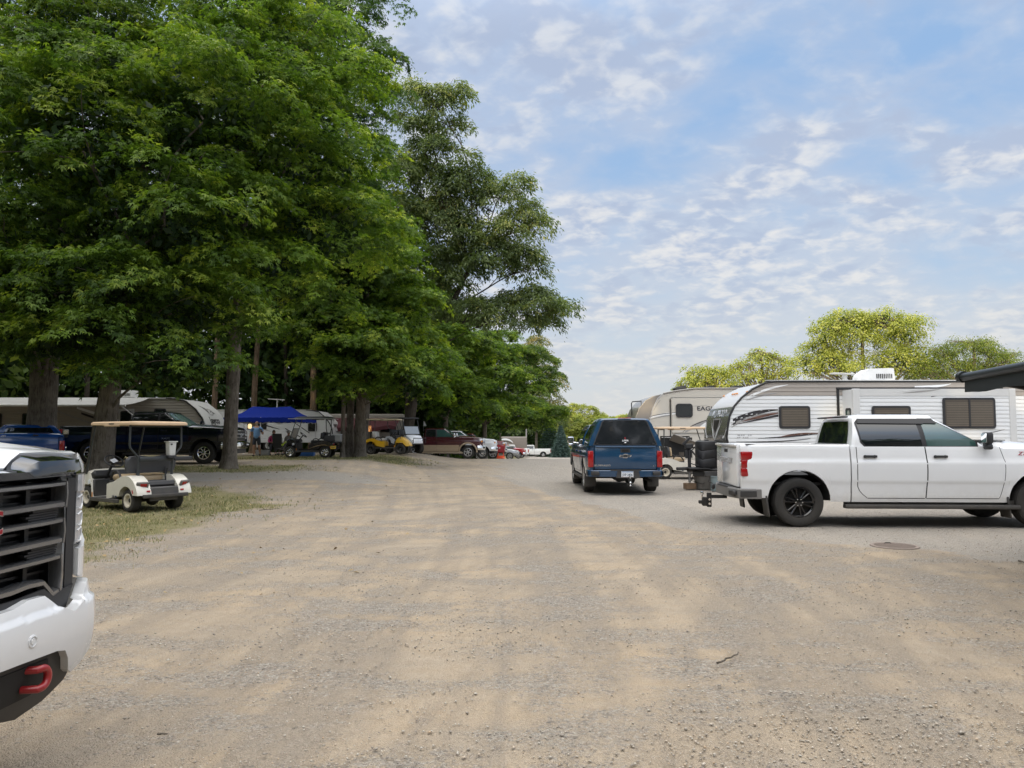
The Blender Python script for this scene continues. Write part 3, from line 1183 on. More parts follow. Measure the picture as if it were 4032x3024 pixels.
def make_wheel(parent, x, y, R_=.415, w=.28, rr=.255, style='black6', side=1, name='wheel', z=None):
    """wheel with its face towards side (+1: +y)"""
    z = R_ if z is None else z
    mb = MB(RUBBER)
    ax = (0, side, 0)
    h = w / 2
    prof = [(rr - .005, -h * .9), (rr + .02, -h), (R_ - .04, -h), (R_ - .012, -h * .86), (R_, -h * .6)]
    for k in range(5):
        a = -h * .55 + k * h * .27
        prof += [(R_, a), (R_ - .010, a + .012), (R_ - .010, a + .022), (R_, a + .03)] if R_ > .3 else [(R_, a)]
    prof += [(R_, h * .6), (R_ - .012, h * .86), (R_ - .04, h * .98), (R_ - .075, h), (rr + .02, h * .96), (rr - .005, h * .85)]
    mb.lathe(prof, (x, y, z), ax, 40, closed=False)
    wh = mb.build(name, parent, 30)
    rim = {'black6': BLACKGL, 'alloy5': ALLOY, 'chrome8': CHROME, 'alloy7': ALLOY, 'cream': pm('cream_wheel', (.66, .60, .48), .45, dirt=.3, dirtz=.4), 'white': WHITEP}[style]
    dark = CHASSIS
    r = MB(dark)
    r.lathe([(rr, -h * .8), (rr - .01, h * .2), (.02, h * .2)], (x, y, z), ax, 32, closed=False)
    r.use(rim)
    r.lathe([(rr, h * .3), (rr + .012, h * .92), (rr - .012, h * .95), (rr - .03, h * .80), (rr - .035, h * .35)], (x, y, z), ax, 36, closed=False)
    if style in ('cream', 'white'):
        r.lathe([(rr - .02, h * .35), (rr * .62, h * .20), (rr * .55, h * .34), (.045, h * .36)], (x, y, z), ax, 28, closed=False)
        r.use(dark)
        r.lathe([(.05, h * .37), (.04, h * .5), (.001, h * .5)], (x, y, z), ax, 16, closed=False)
    else:
        n = {'black6': 6, 'alloy5': 5, 'chrome8': 8, 'alloy7': 6}[style]
        for i in range(n):
            a = 2 * math.pi * i / n + .2
            for da in ((-.17, .17) if style in ('black6',) else (0,)):
                wd = .034 if style == 'black6' else {5: .075, 8: .040, 6: .062}[n]
                p = a + da
                r0, r1 = .05, rr - .02
                M = Matrix.Rotation(p, 3, 'Y')
                r.box((x + math.cos(p) * (r0 + r1) / 2, y + side * h * .66, z - math.sin(p) * (r0 + r1) / 2), (r1 - r0, h * .32, wd), M, .008)
        r.lathe([(.078, h * .5), (.075, h * .86), (.04, h * .92), (.001, h * .93)], (x, y, z), ax, 20, closed=False)
        r.use(CHROME if style != 'alloy5' else STEEL)
        for i in range(6):
            a = 2 * math.pi * i / 6
            r.lathe([(.011, h * .7), (.011, h * .93), (.001, h * .95)], (x + math.cos(a) * .055, y, z + math.sin(a) * .055), ax, 8, closed=False)
    r.build('rim', wh, 30)
    return wh


def pickup(name, label, **kw):
    """x forward with the rear axle at 0, y to the left, z up"""
    S = dict(paint=WHITEP, lower=None, wb=3.99, W=2.04, R=.415, tail=-1.07, front=.98, sill=.45, rail=1.385, belt=1.36, roof=1.92,
             xb=.88, xrb=.98, xa=3.30, xrt=2.46, hood0=1.46, hood1=1.30, fend=1.33, bpil=2.10, rim='black6', rr=.255, arch=.525, flare=None,
             front_style='chevy', handle=BLACKPL, mirror=BLACKPL, cab='crew', step=BLACKPL, bumper=BLACKPL, win=GLASS, fwin=GLASSL, visors=False,
             bed_len=None, grille=BLACKPL, detail=True, group=None, cap=False, tailtext=None, hitch=False)
    S.update(kw)
    s = type('S', (), S)
    W2 = s.W / 2
    xw, xf = s.wb, s.wb + s.front
    root = thing(name, label, 'pickup truck', group=s.group)
    k = s.belt / 1.36
    PZ = [.30, .42, .52, .69, .735, .775, .98, 1.085, 1.12, 1.16, 1.32, 1.40, 1.60]
    PY = [.925, .945, .962, .972, .977, .992, 1.0, 1.001, .990, .979, .962, .945, .93]

    def ys(x, z):
        b = np.interp(z / k, PZ, PY) * W2
        t = max(0, (x - (xf - .62)) / .62)
        b -= .16 * t ** 2.6
        t = max(0, (s.tail + .35 - x) / .35)
        b -= .075 * t ** 2
        return float(b)

    def fn(sd):
        return lambda x, z, o=0.0: (x, sd * (ys(x, z) + o), z)
    zw = s.R + .03
    lo = s.sill

    def zb(x):
        for c in (0.0, xw):
            d = abs(x - c)
            if d < s.arch - 1e-4:
                return zw + math.sqrt(s.arch ** 2 - d ** 2) * .985
        return lo + (.10 if x > xw + s.arch - 1e-3 else 0) + (.06 if x < -s.arch + 1e-3 else 0)

    def cols(a, b_, step=.12):
        c = set([round(a, 4), round(b_, 4)])
        n = max(2, int((b_ - a) / step))
        for i in range(n + 1):
            c.add(round(a + (b_ - a) * i / n, 4))
        for q in (0.0, xw):
            for i in range(19):
                v = q - s.arch * math.cos(math.pi * i / 18)
                if a < v < b_:
                    c.add(round(v, 4))
            for v in (q - s.arch - .0015, q + s.arch + .0015):
                if a < v < b_:
                    c.add(round(v, 4))
        return sorted(c)

    def ztop(x):
        if x <= s.xa:
            return s.belt
        t = (x - s.xa) / (xf - s.xa)
        return s.fend + (s.hood1 - .045 - s.fend) * t ** 1.7 - .10 * max(0, (t - .90) / .10) ** 2

    def zhood(x):
        t = max(0, (x - s.xa) / (xf - s.xa))
        return s.hood0 + (s.hood1 - s.hood0) * t ** 1.5 - .09 * max(0, (t - .88) / .12) ** 2

    body = MB(s.paint)
    NS = 26 if s.detail else 12
    rings = []
    for x in cols(s.xb, xf):
        z0, z1 = zb(x), ztop(x)
        side = [(x, ys(x, z0 + (z1 - z0) * i / NS), z0 + (z1 - z0) * i / NS) for i in range(NS + 1)]
        yb = side[-1][1]
        if x <= s.xa + 1e-6:
            top = [(x, yb * f, z1) for f in (.97, .85, .6, .3)]
        else:
            h = zhood(x)
            blend = min(1, (x - s.xa) / .12)
            top = [(x, yb * .97, z1 + .018), (x, yb * .84, z1 + (h - z1) * .35 * blend + .02), (x, yb * .66, z1 + (h - z1) * .93 * blend + .012), (x, yb * .33, z1 + (h - z1) * 1.03 * blend)]
        half = side + top
        rings.append(half + [(p[0], -p[1], p[2]) for p in reversed(half)])
    body.loft(rings, closed=False, cap0=True, cap1=True)
    # roof and pillars
    zr = s.roof
    yb0 = ys(s.xb + .4, s.belt) - .02
    yt0 = yb0 - .19

    def gh(t):
        """cabin section at height fraction t: rear x, front x, half width"""
        return (s.xb + .015 + (s.xrb - s.xb) * t, s.xa + (s.xrt - s.xa) * t, yb0 + (yt0 - yb0) * (max(0.0, t) ** 1.75))

    def ring(t, z, ins=0.0, c=.10):
        x0, x1, hw = gh(t)
        x0 += ins
        x1 -= ins
        hw -= ins
        bow = .17 * (1 - .4 * t)
        pts = []
        for i in range(7):
            u = -1 + i / 3
            pts.append((x1 - bow * abs(u) ** 2.4 * 1.0, u * (hw - c * .25 * abs(u)), z))
        side = [(x1 - bow - .06 + (x0 - x1 + bow + .12) * f, hw, z) for f in (0, .33, .66, 1)]
        pts += side
        for i in range(5):
            u = 1 - i / 2
            pts.append((x0 + .02 * abs(u) ** 3, u * (hw - c * .4 * abs(u)), z))
        pts += [(p[0], -p[1], z) for p in reversed(side)]
        return pts
    ghm = MB(s.paint)
    zt = zr - .075
    rs = [ring(i / 6, s.belt - .003 + (zt - s.belt) * i / 6) for i in range(7)]
    rs.append(ring(1.0, zr - .030, .035))
    rs.append(ring(1.0, zr - .006, .12))
    rs.append(ring(1.0, zr, .35))
    body.loft(rs, True, False, True)

    def gfn(sd):
        def f(x, z, o=0.0):
            t = (z - s.belt) / (zt - s.belt)
            return (x, sd * (gh(t)[2] + o), z)
        return f

    def xfront(z):
        t = (z - s.belt) / (zt - s.belt)
        return gh(t)[1] - .17 * (1 - .4 * t)
    body_o = None
    # bed
    tx = s.tail
    for sd in (1, -1):
        rr_ = []
        for x in cols(tx, s.xb - .022):
            z0 = zb(x)
            side = [(x, sd * ys(x, z0 + (s.rail - z0) * i / NS), z0 + (s.rail - z0) * i / NS) for i in range(NS + 1)]
            yi = .80 * W2
            rr_.append(side + [(x, sd * (side[-1][1] * sd - .012), s.rail + .012), (x, sd * (yi + .02), s.rail + .012), (x, sd * yi, s.rail - .01), (x, sd * yi, max(z0, .72))])
        body.loft(rr_, False, True, True)
    body.use(BLACKPL)
    yi = .80 * W2
    body.bx(tx + .02, s.xb - .03, -yi, yi, .70, .74)
    body.bx(s.xb - .07, s.xb - .025, -yi, yi, .74, s.rail + .005)
    for sd in (1, -1):
        body.bx(tx + .08, s.xb - .10, sd * (yi + .03), sd * (yi + .13), s.rail + .010, s.rail + .020)
    body_o = body.build('body', root, 34)
    # underside and wheel wells
    ch = MB(CHASSIS)
    ch.bx(tx + .35, xf - .25, -.62, .62, .42, .86)
    ch.bx(s.xb + .05, s.xa + .2, -W2 * .90, W2 * .90, lo - .03, .70)
    for q in (0.0, xw):
        for sd in (1, -1):
            rg = []
            for i in range(13):
                a = math.pi * (i / 12)
                rg.append([(q - math.cos(a) * (s.arch - .012), sd * yy, zw + math.sin(a) * (s.arch - .012) * .985) for yy in (.60, ys(q, 1.0) - .035)])
            ch.loft(rg, False, False, False)
    ch.tube([(0, -.75, s.R), (0, .75, s.R)], .055, 8)
    ch.ell((0, 0, s.R), (.17, .15, .16))
    ch.tube([(tx + .3, -.45, .48), (xw + .3, -.45, .46)], .06, 6)
    ch.tube([(tx + .3, .45, .48), (xw + .3, .45, .46)], .06, 6)
    ch.build('chassis', root, 0)
    # lower cladding / two-tone
    if s.lower is not None:
        lw = MB(s.lower)
        for sd in (1, -1):
            f = fn(sd)
            lw.patch([(s.arch + .01, lo + .01), (xw - s.arch - .01, lo + .01), (xw - s.arch - .01, .86 * k), (s.arch + .01, .86 * k)], f, .004, .07, 1, 10)
            lw.patch([(tx + .02, .52), (-s.arch - .01, .52), (-s.arch - .01, .86 * k), (tx + .02, .86 * k)], f, .004, .07, 1, 4)
        lw.build('two_tone_panel', root, 30)
    if s.flare is not None:
        for q in (0.0, xw):
            for sd in (1, -1):
                fl = MB(s.flare)
                rg = []
                for i in range(17):
                    a = math.pi * (-.02 + 1.04 * i / 16)
                    x_, y_ = -math.cos(a), math.sin(a)
                    c4 = []
                    for (ra, oo) in ((s.arch - .02, .012), (s.arch - .01, .045), (s.arch + .05, .040), (s.arch + .085, .004)):
                        xx, zz = q + x_ * ra, zw + y_ * ra * .985
                        c4.append((xx, sd * (ys(xx, max(zz, .5)) + oo), zz))
                    rg.append(c4)
                fl.loft(rg, True)
                fl.build('wheel_arch_flare', root, 40)
    # doors
    doors = []
    if s.cab == 'crew':
        doors = [(s.xb + .10, s.bpil), (s.bpil + .012, s.xa + .10)]
    elif s.cab == 'ext':
        doors = [(s.xb + .42, s.bpil), (s.bpil + .012, s.xa + .10)]
        doors = [(s.xb + .06, s.bpil), (s.bpil + .012, s.xa + .10)]
    for di, (a, b_) in enumerate(doors):
        for sd in (1, -1):
            rear = di == 0
            dlo, dhi = lo + .07, s.belt - .004
            fa = fn(sd)
            ra = s.arch + .02

            def xl(z):
                return a + (.16 * max(0, (dlo + .22 - z) / .22) ** 2 if rear else .03 * math.sin((z - dlo) * 3.2))

            def xr(z):
                if rear:
                    return b_ + .03 * math.sin((z - dlo) * 3.2) - .008
                return b_ - .10 * max(0, (dlo + .5 - z) / .5) ** 2 - .07 * max(0, (z - s.belt + .25) / .25)
            zs = [dlo + (dhi - dlo) * i / 14 for i in range(15)]
            poly = [(xl(z), z) for z in zs] + [(xr(z), z) for z in reversed(zs)]
            d = MB(s.paint if s.lower is None else s.paint)
            d.patch(poly, fa, .005, .03, 1, 6)
            if s.lower is not None:
                d.use(s.lower)
                pz = [z for z in zs if z < .86 * k] + [.86 * k]
                d.patch([(xl(z) + .004, z) for z in pz] + [(xr(z) - .004, z) for z in reversed(pz)], fa, .008, .06, 1, 6)
            d.use(SEAM)
            d.line([(xl(z) - .006, z) for z in zs], fa, .011, .0022)
            d.line([(xr(z) + .006, z) for z in zs], fa, .011, .0022)
            d.line([(xl(dlo), dlo - .006), (xr(dlo), dlo - .006)], fa, .011, .0022)
            do = d.build('door', root, 30)
            hx = a + .05 if rear else b_ - (b_ - a) + .08
            hb = MB(s.handle)
            hz = s.belt - .165
            yh = ys(hx, hz)
            hb.box((hx + .16, sd * (yh + .030), hz), (.23, .024, .042), None, .010, 2)
            hb.box((hx + .08, sd * (yh + .015), hz), (.04, .03, .05), None, .01)
            hb.box((hx + .24, sd * (yh + .015), hz), (.04, .03, .05), None, .01)
            hb.build('door_handle', do, 40)
    # side glass
    zg0, zg1 = s.belt + .012, zt - .035
    for sd in (1, -1):
        gf = gfn(sd)
        xr1 = s.bpil - .015
        tl = (s.xrb - s.xb)
        if s.cab == 'crew':
            rp = [(s.xb + .20, zg0 + .08), (s.xb + .27, zg0), (xr1, zg0), (xr1 - .05, zg1), (s.xb + .17 + tl * .5, zg1), (s.xb + .16, zg1 - .06)]
        else:
            rp = [(s.xb + .14, zg0), (xr1 - .03, zg0), (xr1 - .05, zg1), (s.xb + .16 + tl * .6, zg1)]
        fr = xfront(zg0) - .14
        ft = xfront(zg1) - .10
        fp = [(s.bpil + .06, zg0), (fr, zg0), (fr - .01, zg0 + .08), (ft, zg1), (s.bpil + .02, zg1)]
        for nm, P, mt in (('rear_side_window', rp, s.win), ('front_side_window', fp, s.fwin)):
            g = MB(BLACKPL)
            cx = sum(p[0] for p in P) / len(P)
            cz = sum(p[1] for p in P) / len(P)
            big = [(cx + (p[0] - cx) * 1.075, cz + (p[1] - cz) * 1.12) for p in P]
            g.patch(big, gf, .004, .06, 1, 4)
            if s.visors:
                top = sorted([p for p in big], key=lambda p: -p[1])[:2]
                xa_, xb_ = min(p[0] for p in top), max(p[0] for p in top)
                zt_ = max(p[1] for p in big)
                g.patch([(xa_ - .02, zt_ - .075), (xb_ + .08, zt_ - .085), (xb_ + .02, zt_ + .005), (xa_, zt_ + .005)], gf, .030, .05, 1, 4)
            go = g.build('window_frame', root, 30)
            g2 = MB(mt)
            g2.patch(P, gf, .008, .06, 1, 4)
            g2.build('pane', go, 30)
        # black pillar between the doors
        pl = MB(BLACKPL)
        pl.patch([(s.bpil - .07, zg0), (s.bpil + .08, zg0), (s.bpil + .05, zg1), (s.bpil - .08, zg1)], gf, .0025, .1, 1, 2)
        pl.build('pillar', root, 30)
    # windscreen and rear window

    def wind(u, t, o, front=True):
        x0, x1, hw = gh(t)
        z = s.belt + (zt - s.belt) * t
        if front:
            bow = .17 * (1 - .4 * t)
            return (x1 - bow * abs(u) ** 2.4 + o, u * (hw - .025 * abs(u)), z + o * .6)
        return (x0 + .02 * abs(u) ** 3 - o, u * (hw - .04 * abs(u)), z + o * .2)
    for fr, nm, mt in ((True, 'windscreen', GLASST), (False, 'rear_window', s.win)):
        g = MB(mt)
        um = .90 if fr else .80
        t0, t1 = (.04, .95) if fr else (.10, .90)
        n = 10
        vs = [wind(-um + 2 * um * i / n, t0 + (t1 - t0) * j / 4, .006, fr) for j in range(5) for i in range(n + 1)]
        fs = [(j * (n + 1) + i, j * (n + 1) + i + 1, (j + 1) * (n + 1) + i + 1, (j + 1) * (n + 1) + i) for j in range(4) for i in range(n)]
        g.add(vs, fs)
        g.build(nm, root, 60)
    # wheels
    for q in (0.0, xw):
        for sd in (1, -1):
            make_wheel(root, q, sd * (W2 - .165), s.R, .28, s.rr, s.rim, sd)
    # running boards
    if s.step is not None:
        for sd in (1, -1):
            st = MB(s.step)
            st.box(((s.xb + s.xa) / 2 + .1, sd * (W2 - .06), lo - .075), (s.xa - s.xb + .45, .15, .07), None, .02, 2)
            st.bx(s.xb - .05, s.xa + .3, sd * (W2 - .30), sd * (W2 - .10), lo - .06, lo + .03)
            for q in (.3, .9, 1.5, 2.1):
                st.bx(s.xb + q, s.xb + q + .06, sd * (W2 - .45), sd * (W2 - .08), lo - .08, lo - .03)
            st.build('running_board', root, 40)
    # mirrors
    for sd in (1, -1):
        mr = MB(s.mirror)
        mx_, mz = s.xa - .20, s.belt + .10
        y0 = W2 - .03
        mr.box((mx_ - .03, sd * (y0 + .14), mz + .05), (.11, .20, .19), None, .035, 2)
        mr.box((mx_ + .03, sd * (y0 + .02), mz - .06), (.10, .14, .08), None, .02)
        mr.box((mx_ - .02, sd * (y0 + .13), mz - .10), (.10, .16, .09), None, .03, 2)
        mo = mr.build('mirror', root, 40)
        m2 = MB(CHROME)
        m2.box((mx_ - .088, sd * (y0 + .14), mz + .05), (.006, .16, .15), None, .002)
        m2.build('mirror_glass', mo, 40)
    # tailgate and lamps
    tg = MB(s.paint)
    tz0 = .66
    tg.box((tx - .012, 0, (tz0 + s.rail + .02) / 2), (.07, 2 * yi - .02, s.rail + .02 - tz0), None, .018, 2)
    tg.box((tx - .05, 0, s.rail - .005), (.07, 2 * yi - .05, .045), None, .02, 2)
    to = tg.build('tailgate', root, 40)

    def tfn(y, z, o=0.0):
        return (tx - .047 - o, -y, z)
    if s.tailtext:
        s.tailtext(to, tfn, s)
    for sd in (1, -1):
        tl = MB(REDL)
        zl0, zl1 = s.rail - .54, s.rail - .11
        yo = ys(tx + .05, (zl0 + zl1) / 2)
        if s.front_style == 'chevy' and not s.cap:
            for (a, b_, w_) in ((zl1 - .15, zl1, .19), (zl0 + .14, zl1 - .14, .11), (zl0, zl0 + .15, .17)):
                tl.bx(tx - .005, tx + w_, sd * (yi + .015), sd * (yo + .012), a, b_, .02, 2)
        else:
            tl.bx(tx - .03, tx + .13, sd * (yi + .015), sd * (yo + .012), zl0, zl1, .02, 2)
        lo_ = tl.build('tail_light', root, 40)
        t2 = MB(WHTL)
        t2.bx(tx - .012, tx + .02, sd * (yi + .03), sd * (yo - .02), zl0 + .19, zl0 + .25, .006)
        t2.build('reversing_lamp', lo_, 40)
    # rear bumper
    rb = MB(s.bumper)
    bz0, bz1 = .47, .64
    path = [(tx + .32, W2 - .02), (tx + .05, W2 - .03), (tx - .06, W2 - .12), (tx - .13, W2 * .55), (tx - .13, -W2 * .55), (tx - .06, -W2 + .12), (tx + .05, -W2 + .03), (tx + .32, -W2 + .02)]
    rb.sweep(path, [(0, bz0), (0, bz1 - .02), (-.02, bz1), (-.16, bz1), (-.16, bz0)])
    rb.use(BLACKPL)
    rb.bx(tx - .13, tx + .1, -.40, .40, bz1 - .03, bz1 + .012, .01)
    for sd in (1, -1):
        rb.box((tx - .125, sd * (W2 - .22), bz0 + .09), (.06, .22, .10), (0, 0, -sd * .25), .02)
        rb.box((tx + .10, sd * (W2 - .022), bz0 + .085), (.28, .014, .10), None, .01)
    rb.build('rear_bumper', root, 40)
    if s.hitch:
        hh = MB(CHASSIS)
        hh.bx(tx - .35, tx - .05, -.03, .03, .40, .46)
        hh.bx(tx - .41, tx - .33, -.035, .035, .24, .50, .008)
        hh.bx(tx - .56, tx - .40, -.045, .045, .30, .36, .01)
        hh.bx(tx - .50, tx - .40, -.05, .05, .26, .42, .015)
        hh.use(CHROME)
        hh.lathe([(.016, 0), (.016, .05), (.022, .055), (.034, .085), (.026, .118), (.001, .124)], (tx - .50, 0, .40), (0, 0, 1), 14, closed=False)
        for zz in (.30, .38):
            hh.tube([(tx - .37, -.045, zz), (tx - .37, .045, zz)], .022, 10)
        hh.build('tow_hitch', root, 40)
    # mud flaps
    if s.detail:
        for q in (0.0, xw):
            for sd in (1, -1):
                mf = MB(BLACKPL)
                mf.box((q - s.arch - .005, sd * (W2 - .17), zw - .10), (.03, .30, .36), (0, -.12, 0), .008)
                mf.build('mud_flap', root, 40)
    # nose
    if s.front_style in ('ford', 'ram', 'chevy'):
        xn = xf + .005
        fw = ys(xf - .02, 1.0)
        g = MB(s.paint)
        gz0, gz1 = .86, s.hood1 - .09
        g.use(CHROME if s.front_style in ('ford', 'ram') else BLACKPL)
        gw = fw * (.70 if s.front_style == 'ford' else .62)
        g.bx(xn - .06, xn + .035, -gw, gw, gz0 - .02, gz1 + .02, .02)
        g.use(BLACKPL)
        g.bx(xn + .02, xn + .038, -gw + .05, gw - .05, gz0 + .02, gz1 - .02)
        g.use(CHROME if s.front_style != 'chevy' else BLACKGL)
        nb = 3 if s.front_style == 'ford' else 2
        for i in range(nb):
            z_ = gz0 + (gz1 - gz0) * (i + 1) / (nb + 1)
            g.bx(xn + .03, xn + .055, -gw + .04, gw - .04, z_ - .022, z_ + .022, .006)
        if s.front_style == 'ford':
            for sd in (1, -1):
                g.bx(xn + .03, xn + .06, sd * (gw * .42), sd * (gw * .50), gz0 + .02, gz1 - .02, .006)
            g.use(pm('oval_blue', (.01, .04, .20), .25))
            g.lathe([(.11, 0), (.10, .03), (.001, .03)], (xn + .05, 0, (gz0 + gz1) / 2), (1, 0, 0), 20, closed=False)
        if s.front_style == 'ram':
            g.use(CHROME)
            g.text('RAM', .16, lambda a, z, o: (xn + .055 + o, a, z), (0, (gz0 + gz1) / 2 - .055), .02, 0, .02)
        g.build('grille', root, 40)
        for sd in (1, -1):
            hl = MB(CHROME)
            ya, yb_ = gw + .01, fw + .04
            tall = s.front_style == 'ford'
            z0_, z1_ = (gz0 + .01, gz1 + .02) if tall else (gz0 + .08, gz1 - .01)
            pts = [(xn + .02, ya), (xn + .015, (ya + yb_) / 2), (xn - .05, yb_ - .03), (xn - .20, yb_ + .045)]
            f = []
            for z_, e in ((z0_, 0), (z1_, -.015)):
                f.append([(x_ + e, sd * y_, z_) for x_, y_ in pts] + [(x_ + e - .08, sd * (y_ - .02), z_) for x_, y_ in reversed(pts)])
            hl.use(WHTL)
            hl.loft(f, True)
            hl.use(AMBL)
            hl.box((xn - .10, sd * (yb_ + .004), (z0_ + z1_) / 2 + .05), (.10, .02, .10), (0, 0, -sd * .5), .006)
            ho = hl.build('headlight', root, 40)
            h2 = MB(BLACKGL)
            h2.box((xn + .014, sd * (ya + .10), (z0_ + z1_) / 2 - .02), (.02, .13, .13), None, .008)
            h2.use(CHROME)
            h2.ell((xn + .02, sd * (ya + .10), (z0_ + z1_) / 2 - .02), (.02, .05, .05), 12, 8)
            h2.build('lamp_reflector', ho, 40)
        fb = MB(CHROME if s.front_style != 'chevy' else BLACKPL)
        path = [(xf - .35, -W2 + .01), (xf - .12, -W2 + .05), (xf + .06, -W2 * .72), (xf + .11, -W2 * .40), (xf + .11, W2 * .40), (xf + .06, W2 * .72), (xf - .12, W2 - .05), (xf - .35, W2 - .01)]
        fb.sweep(path, [(0, .56), (.012, .62), (.012, .80), (-.01, .84), (-.14, .84), (-.14, .56)])
        fb.use(BLACKPL)
        fb.sweep([(p[0] - .05, p[1] * .97) for p in path[1:-1]], [(0, .38), (.01, .44), (0, .57), (-.14, .57), (-.14, .38)])
        for sd in (1, -1):
            fb.box((xf + .055, sd * W2 * .66, .71), (.10, .26, .12), (0, 0, -sd * .25), .03)
        fb.use(WHTL)
        for sd in (1, -1):
            fb.box((xf + .075, sd * W2 * .66, .71), (.08, .12, .07), (0, 0, -sd * .25), .02)
        fb.build('front_bumper', root, 40)
    s.fn, s.ys, s.root, s.yi, s.gfn, s.tx, s.xf = fn, ys, root, yi, gfn, tx, xf
    return root, s


def put(root, x, y, head=0.0, z=None):
    root.location = (x, y, gz(x, y) if z is None else z)
    root.rotation_euler = (0, 0, rad(head))


# ---- white pickup broadside on the right
def tail_chev(to, f, s):
    b = MB(GREYTX)
    b.text('CHEVROLET', .135, f, (0, 1.06), .012, 0, .012, 0, 1.35)
    b.build('lettering', to, 0)
    b = MB(BLACKPL)
    b.prism([(-.13, 1.245), (.13, 1.245), (.13, 1.305), (-.13, 1.305)], f, 0, .004)
    b.build('tailgate_handle', to, 0)


WT, S_ = pickup('pickup_truck', 'clean white crew cab pickup with black wheels, broadside in front of the white trailer',
                tailtext=tail_chev, hitch=True, sill=.425, tail=-.95, visors=True, bumper=pm('grey_bumper', (.16, .155, .15), .5, dirt=.3), fwin=GLASSL)
put(WT, XU(3150, 13.2), 13.2 + .98, -3.0)
for sd in (1, -1):
    b = MB(GREYTX)
    f = S_.fn(sd)
    b.use(REDTX)
    b.text('Z71', .085, f, (S_.xa + .42, 1.22), .004, .3, .004, .003, 1.35, mirror=sd > 0)
    b.use(SILVTX)
    b.text('Z71', .085, f, (S_.xa + .425, 1.216), .012, .3, .002, .002, 1.35, mirror=sd > 0)
    b.build('badge', WT, 0)
b = MB(BLACKPL)          # cargo light strip / spoiler over the rear window
b.box((S_.xrb - .05, 0, S_.roof - .045), (.10, 1.30, .03), None, .012)
b.use(REDL)
b.box((S_.xrb - .09, 0, S_.roof - .052), (.02, .26, .02), None, .004)
b.build('brake_light_bar', WT, 40)
b = MB(BLACKPL)
b.bx(S_.xa + .02, S_.xa + .30, -.7, .7, 1.462, 1.476, .004)
b.build('cowl_vent', WT, 40)

# ---- blue pickup seen from behind, with a camper cap


def tail_blue(to, f, s):
    b = MB(BLACKPL)
    b.prism([(-.13, 1.095), (.13, 1.095), (.12, 1.20), (-.12, 1.20)], f, 0, .006)
    b.use(CHASSIS)
    b.prism([(-.085, 1.115), (.085, 1.115), (.085, 1.17), (-.085, 1.17)], f, .006, .012)
    b.build('tailgate_handle', to, 0)
    b = MB(SILVTX)
    bow = [(-.165, -.028), (-.055, -.028), (-.062, -.055), (.048, -.055), (.055, -.028), (.145, -.028), (.165, .028), (.062, .028), (.068, .055), (-.042, .055), (-.048, .028), (-.145, .028)]
    b.prism([(x, 1.005 + z) for x, z in bow], f, 0, .006)
    b.use(BLACKPL)
    b.prism([(x * .84, 1.005 + z * .66) for x, z in bow], f, .006, .010)
    b.build('emblem', to, 0)
    b = MB(SILVTX)
    b.text('SILVERADO', .062, f, (-.60, .74), .010, 0, .006, 0, 1.35)
    b.text('LT', .05, f, (.76, .738), .008, .15, .006, 0, 1.3)
    b.build('lettering', to, 0)


BT, S2 = pickup('pickup_truck', 'dark blue pickup with matching bed cap and plate JXP 3406, seen from behind', paint=BLUEP, wb=3.645, tail=-1.17,
                rim='alloy5', xb=.62, xrb=.70, xa=3.0, xrt=2.2, bpil=1.80, tailtext=tail_blue, bumper=BLUEP, cap=True, fwin=GLASS, rail=1.25, belt=1.25, roof=1.86,
                hood0=1.36, hood1=1.22, fend=1.25, handle=BLUEP, mirror=CHROME, W=2.03, arch=.50)
put(BT, 2.955, 20.15 + 1.2, 90.0)
f2 = lambda y, z, o=0.0: (S2.tx - .047 - o, -y, z)
cap = MB(BLUEP)
rings = []
zc0, zc1 = S2.rail + .015, 1.985
for x, dz_, ins in ((S2.tx - .03, -.03, .0), (S2.tx + .02, 0, 0), (S2.tx + .8, .015, 0), (S2.xb - .06, -.01, .02), (S2.xb - .04, -.03, .05)):
    pts = [(x, .955 - ins, zc0), (x, .93 - ins, zc0 + .10), (x, .87 - ins, zc0 + .26), (x, .70 - ins, zc1 - .10 + dz_), (x, .635 - ins, zc1 - .025 + dz_), (x, .54 - ins, zc1 + dz_), (x, 0, zc1 + .012 + dz_)]
    lean = lambda p: (p[0] + .12 * (p[2] - zc0) * (1 if x < 0 else 0), p[1], p[2])
    pts = [lean(p) for p in pts]
    rings.append(pts + [(p[0], -p[1], p[2]) for p in reversed(pts[:-1])])
cap.loft(rings)
co = cap.build('camper_cap', BT, 40)
rw = MB(BLACKPL)
wpoly = [(-.845, 1.285), (.845, 1.285), (.60, 1.90), (.54, 1.945), (-.54, 1.945), (-.60, 1.90)]
cf = lambda y, z, o=0.0: (S2.tx - .032 + .12 * (z - zc0) - o, -y, z)
rw.patch(wpoly, cf, .008, .1, 1, 4)
ro = rw.build('cap_rear_window', co, 30)
rg = MB(pm('smoked_glass', (.012, .014, .018), .10, coat=.55, spec=.6))
rg.patch([(x * .955, 1.31 + (z - 1.285) * .935) for x, z in wpoly], cf, .014, .1, 1, 4)
rg.use(BLACKPL)
rg.prism([(-.05, 1.325), (.05, 1.325), (.05, 1.36), (-.05, 1.36)], cf, .01, .05)
for sx_ in (-1, 1):
    rg.prism([(sx_ * .73 - .03, 1.325), (sx_ * .73 + .03, 1.325), (sx_ * .73 + .03, 1.345), (sx_ * .73 - .03, 1.345)], cf, .01, .03)
    rg.prism([(sx_ * .36 - .03, 1.895), (sx_ * .36 + .03, 1.895), (sx_ * .36 + .03, 1.912), (sx_ * .36 - .03, 1.912)], cf, .01, .03)
rg.use(WHITETX)
rg.text('LEER', .062, cf, (0, 1.385), .012, .25, .003, .015, 1.3)
rg.use(CHROME)
rg.ell((cf(0, 1.35, .05)), (.02, .03, .012), 10, 6)
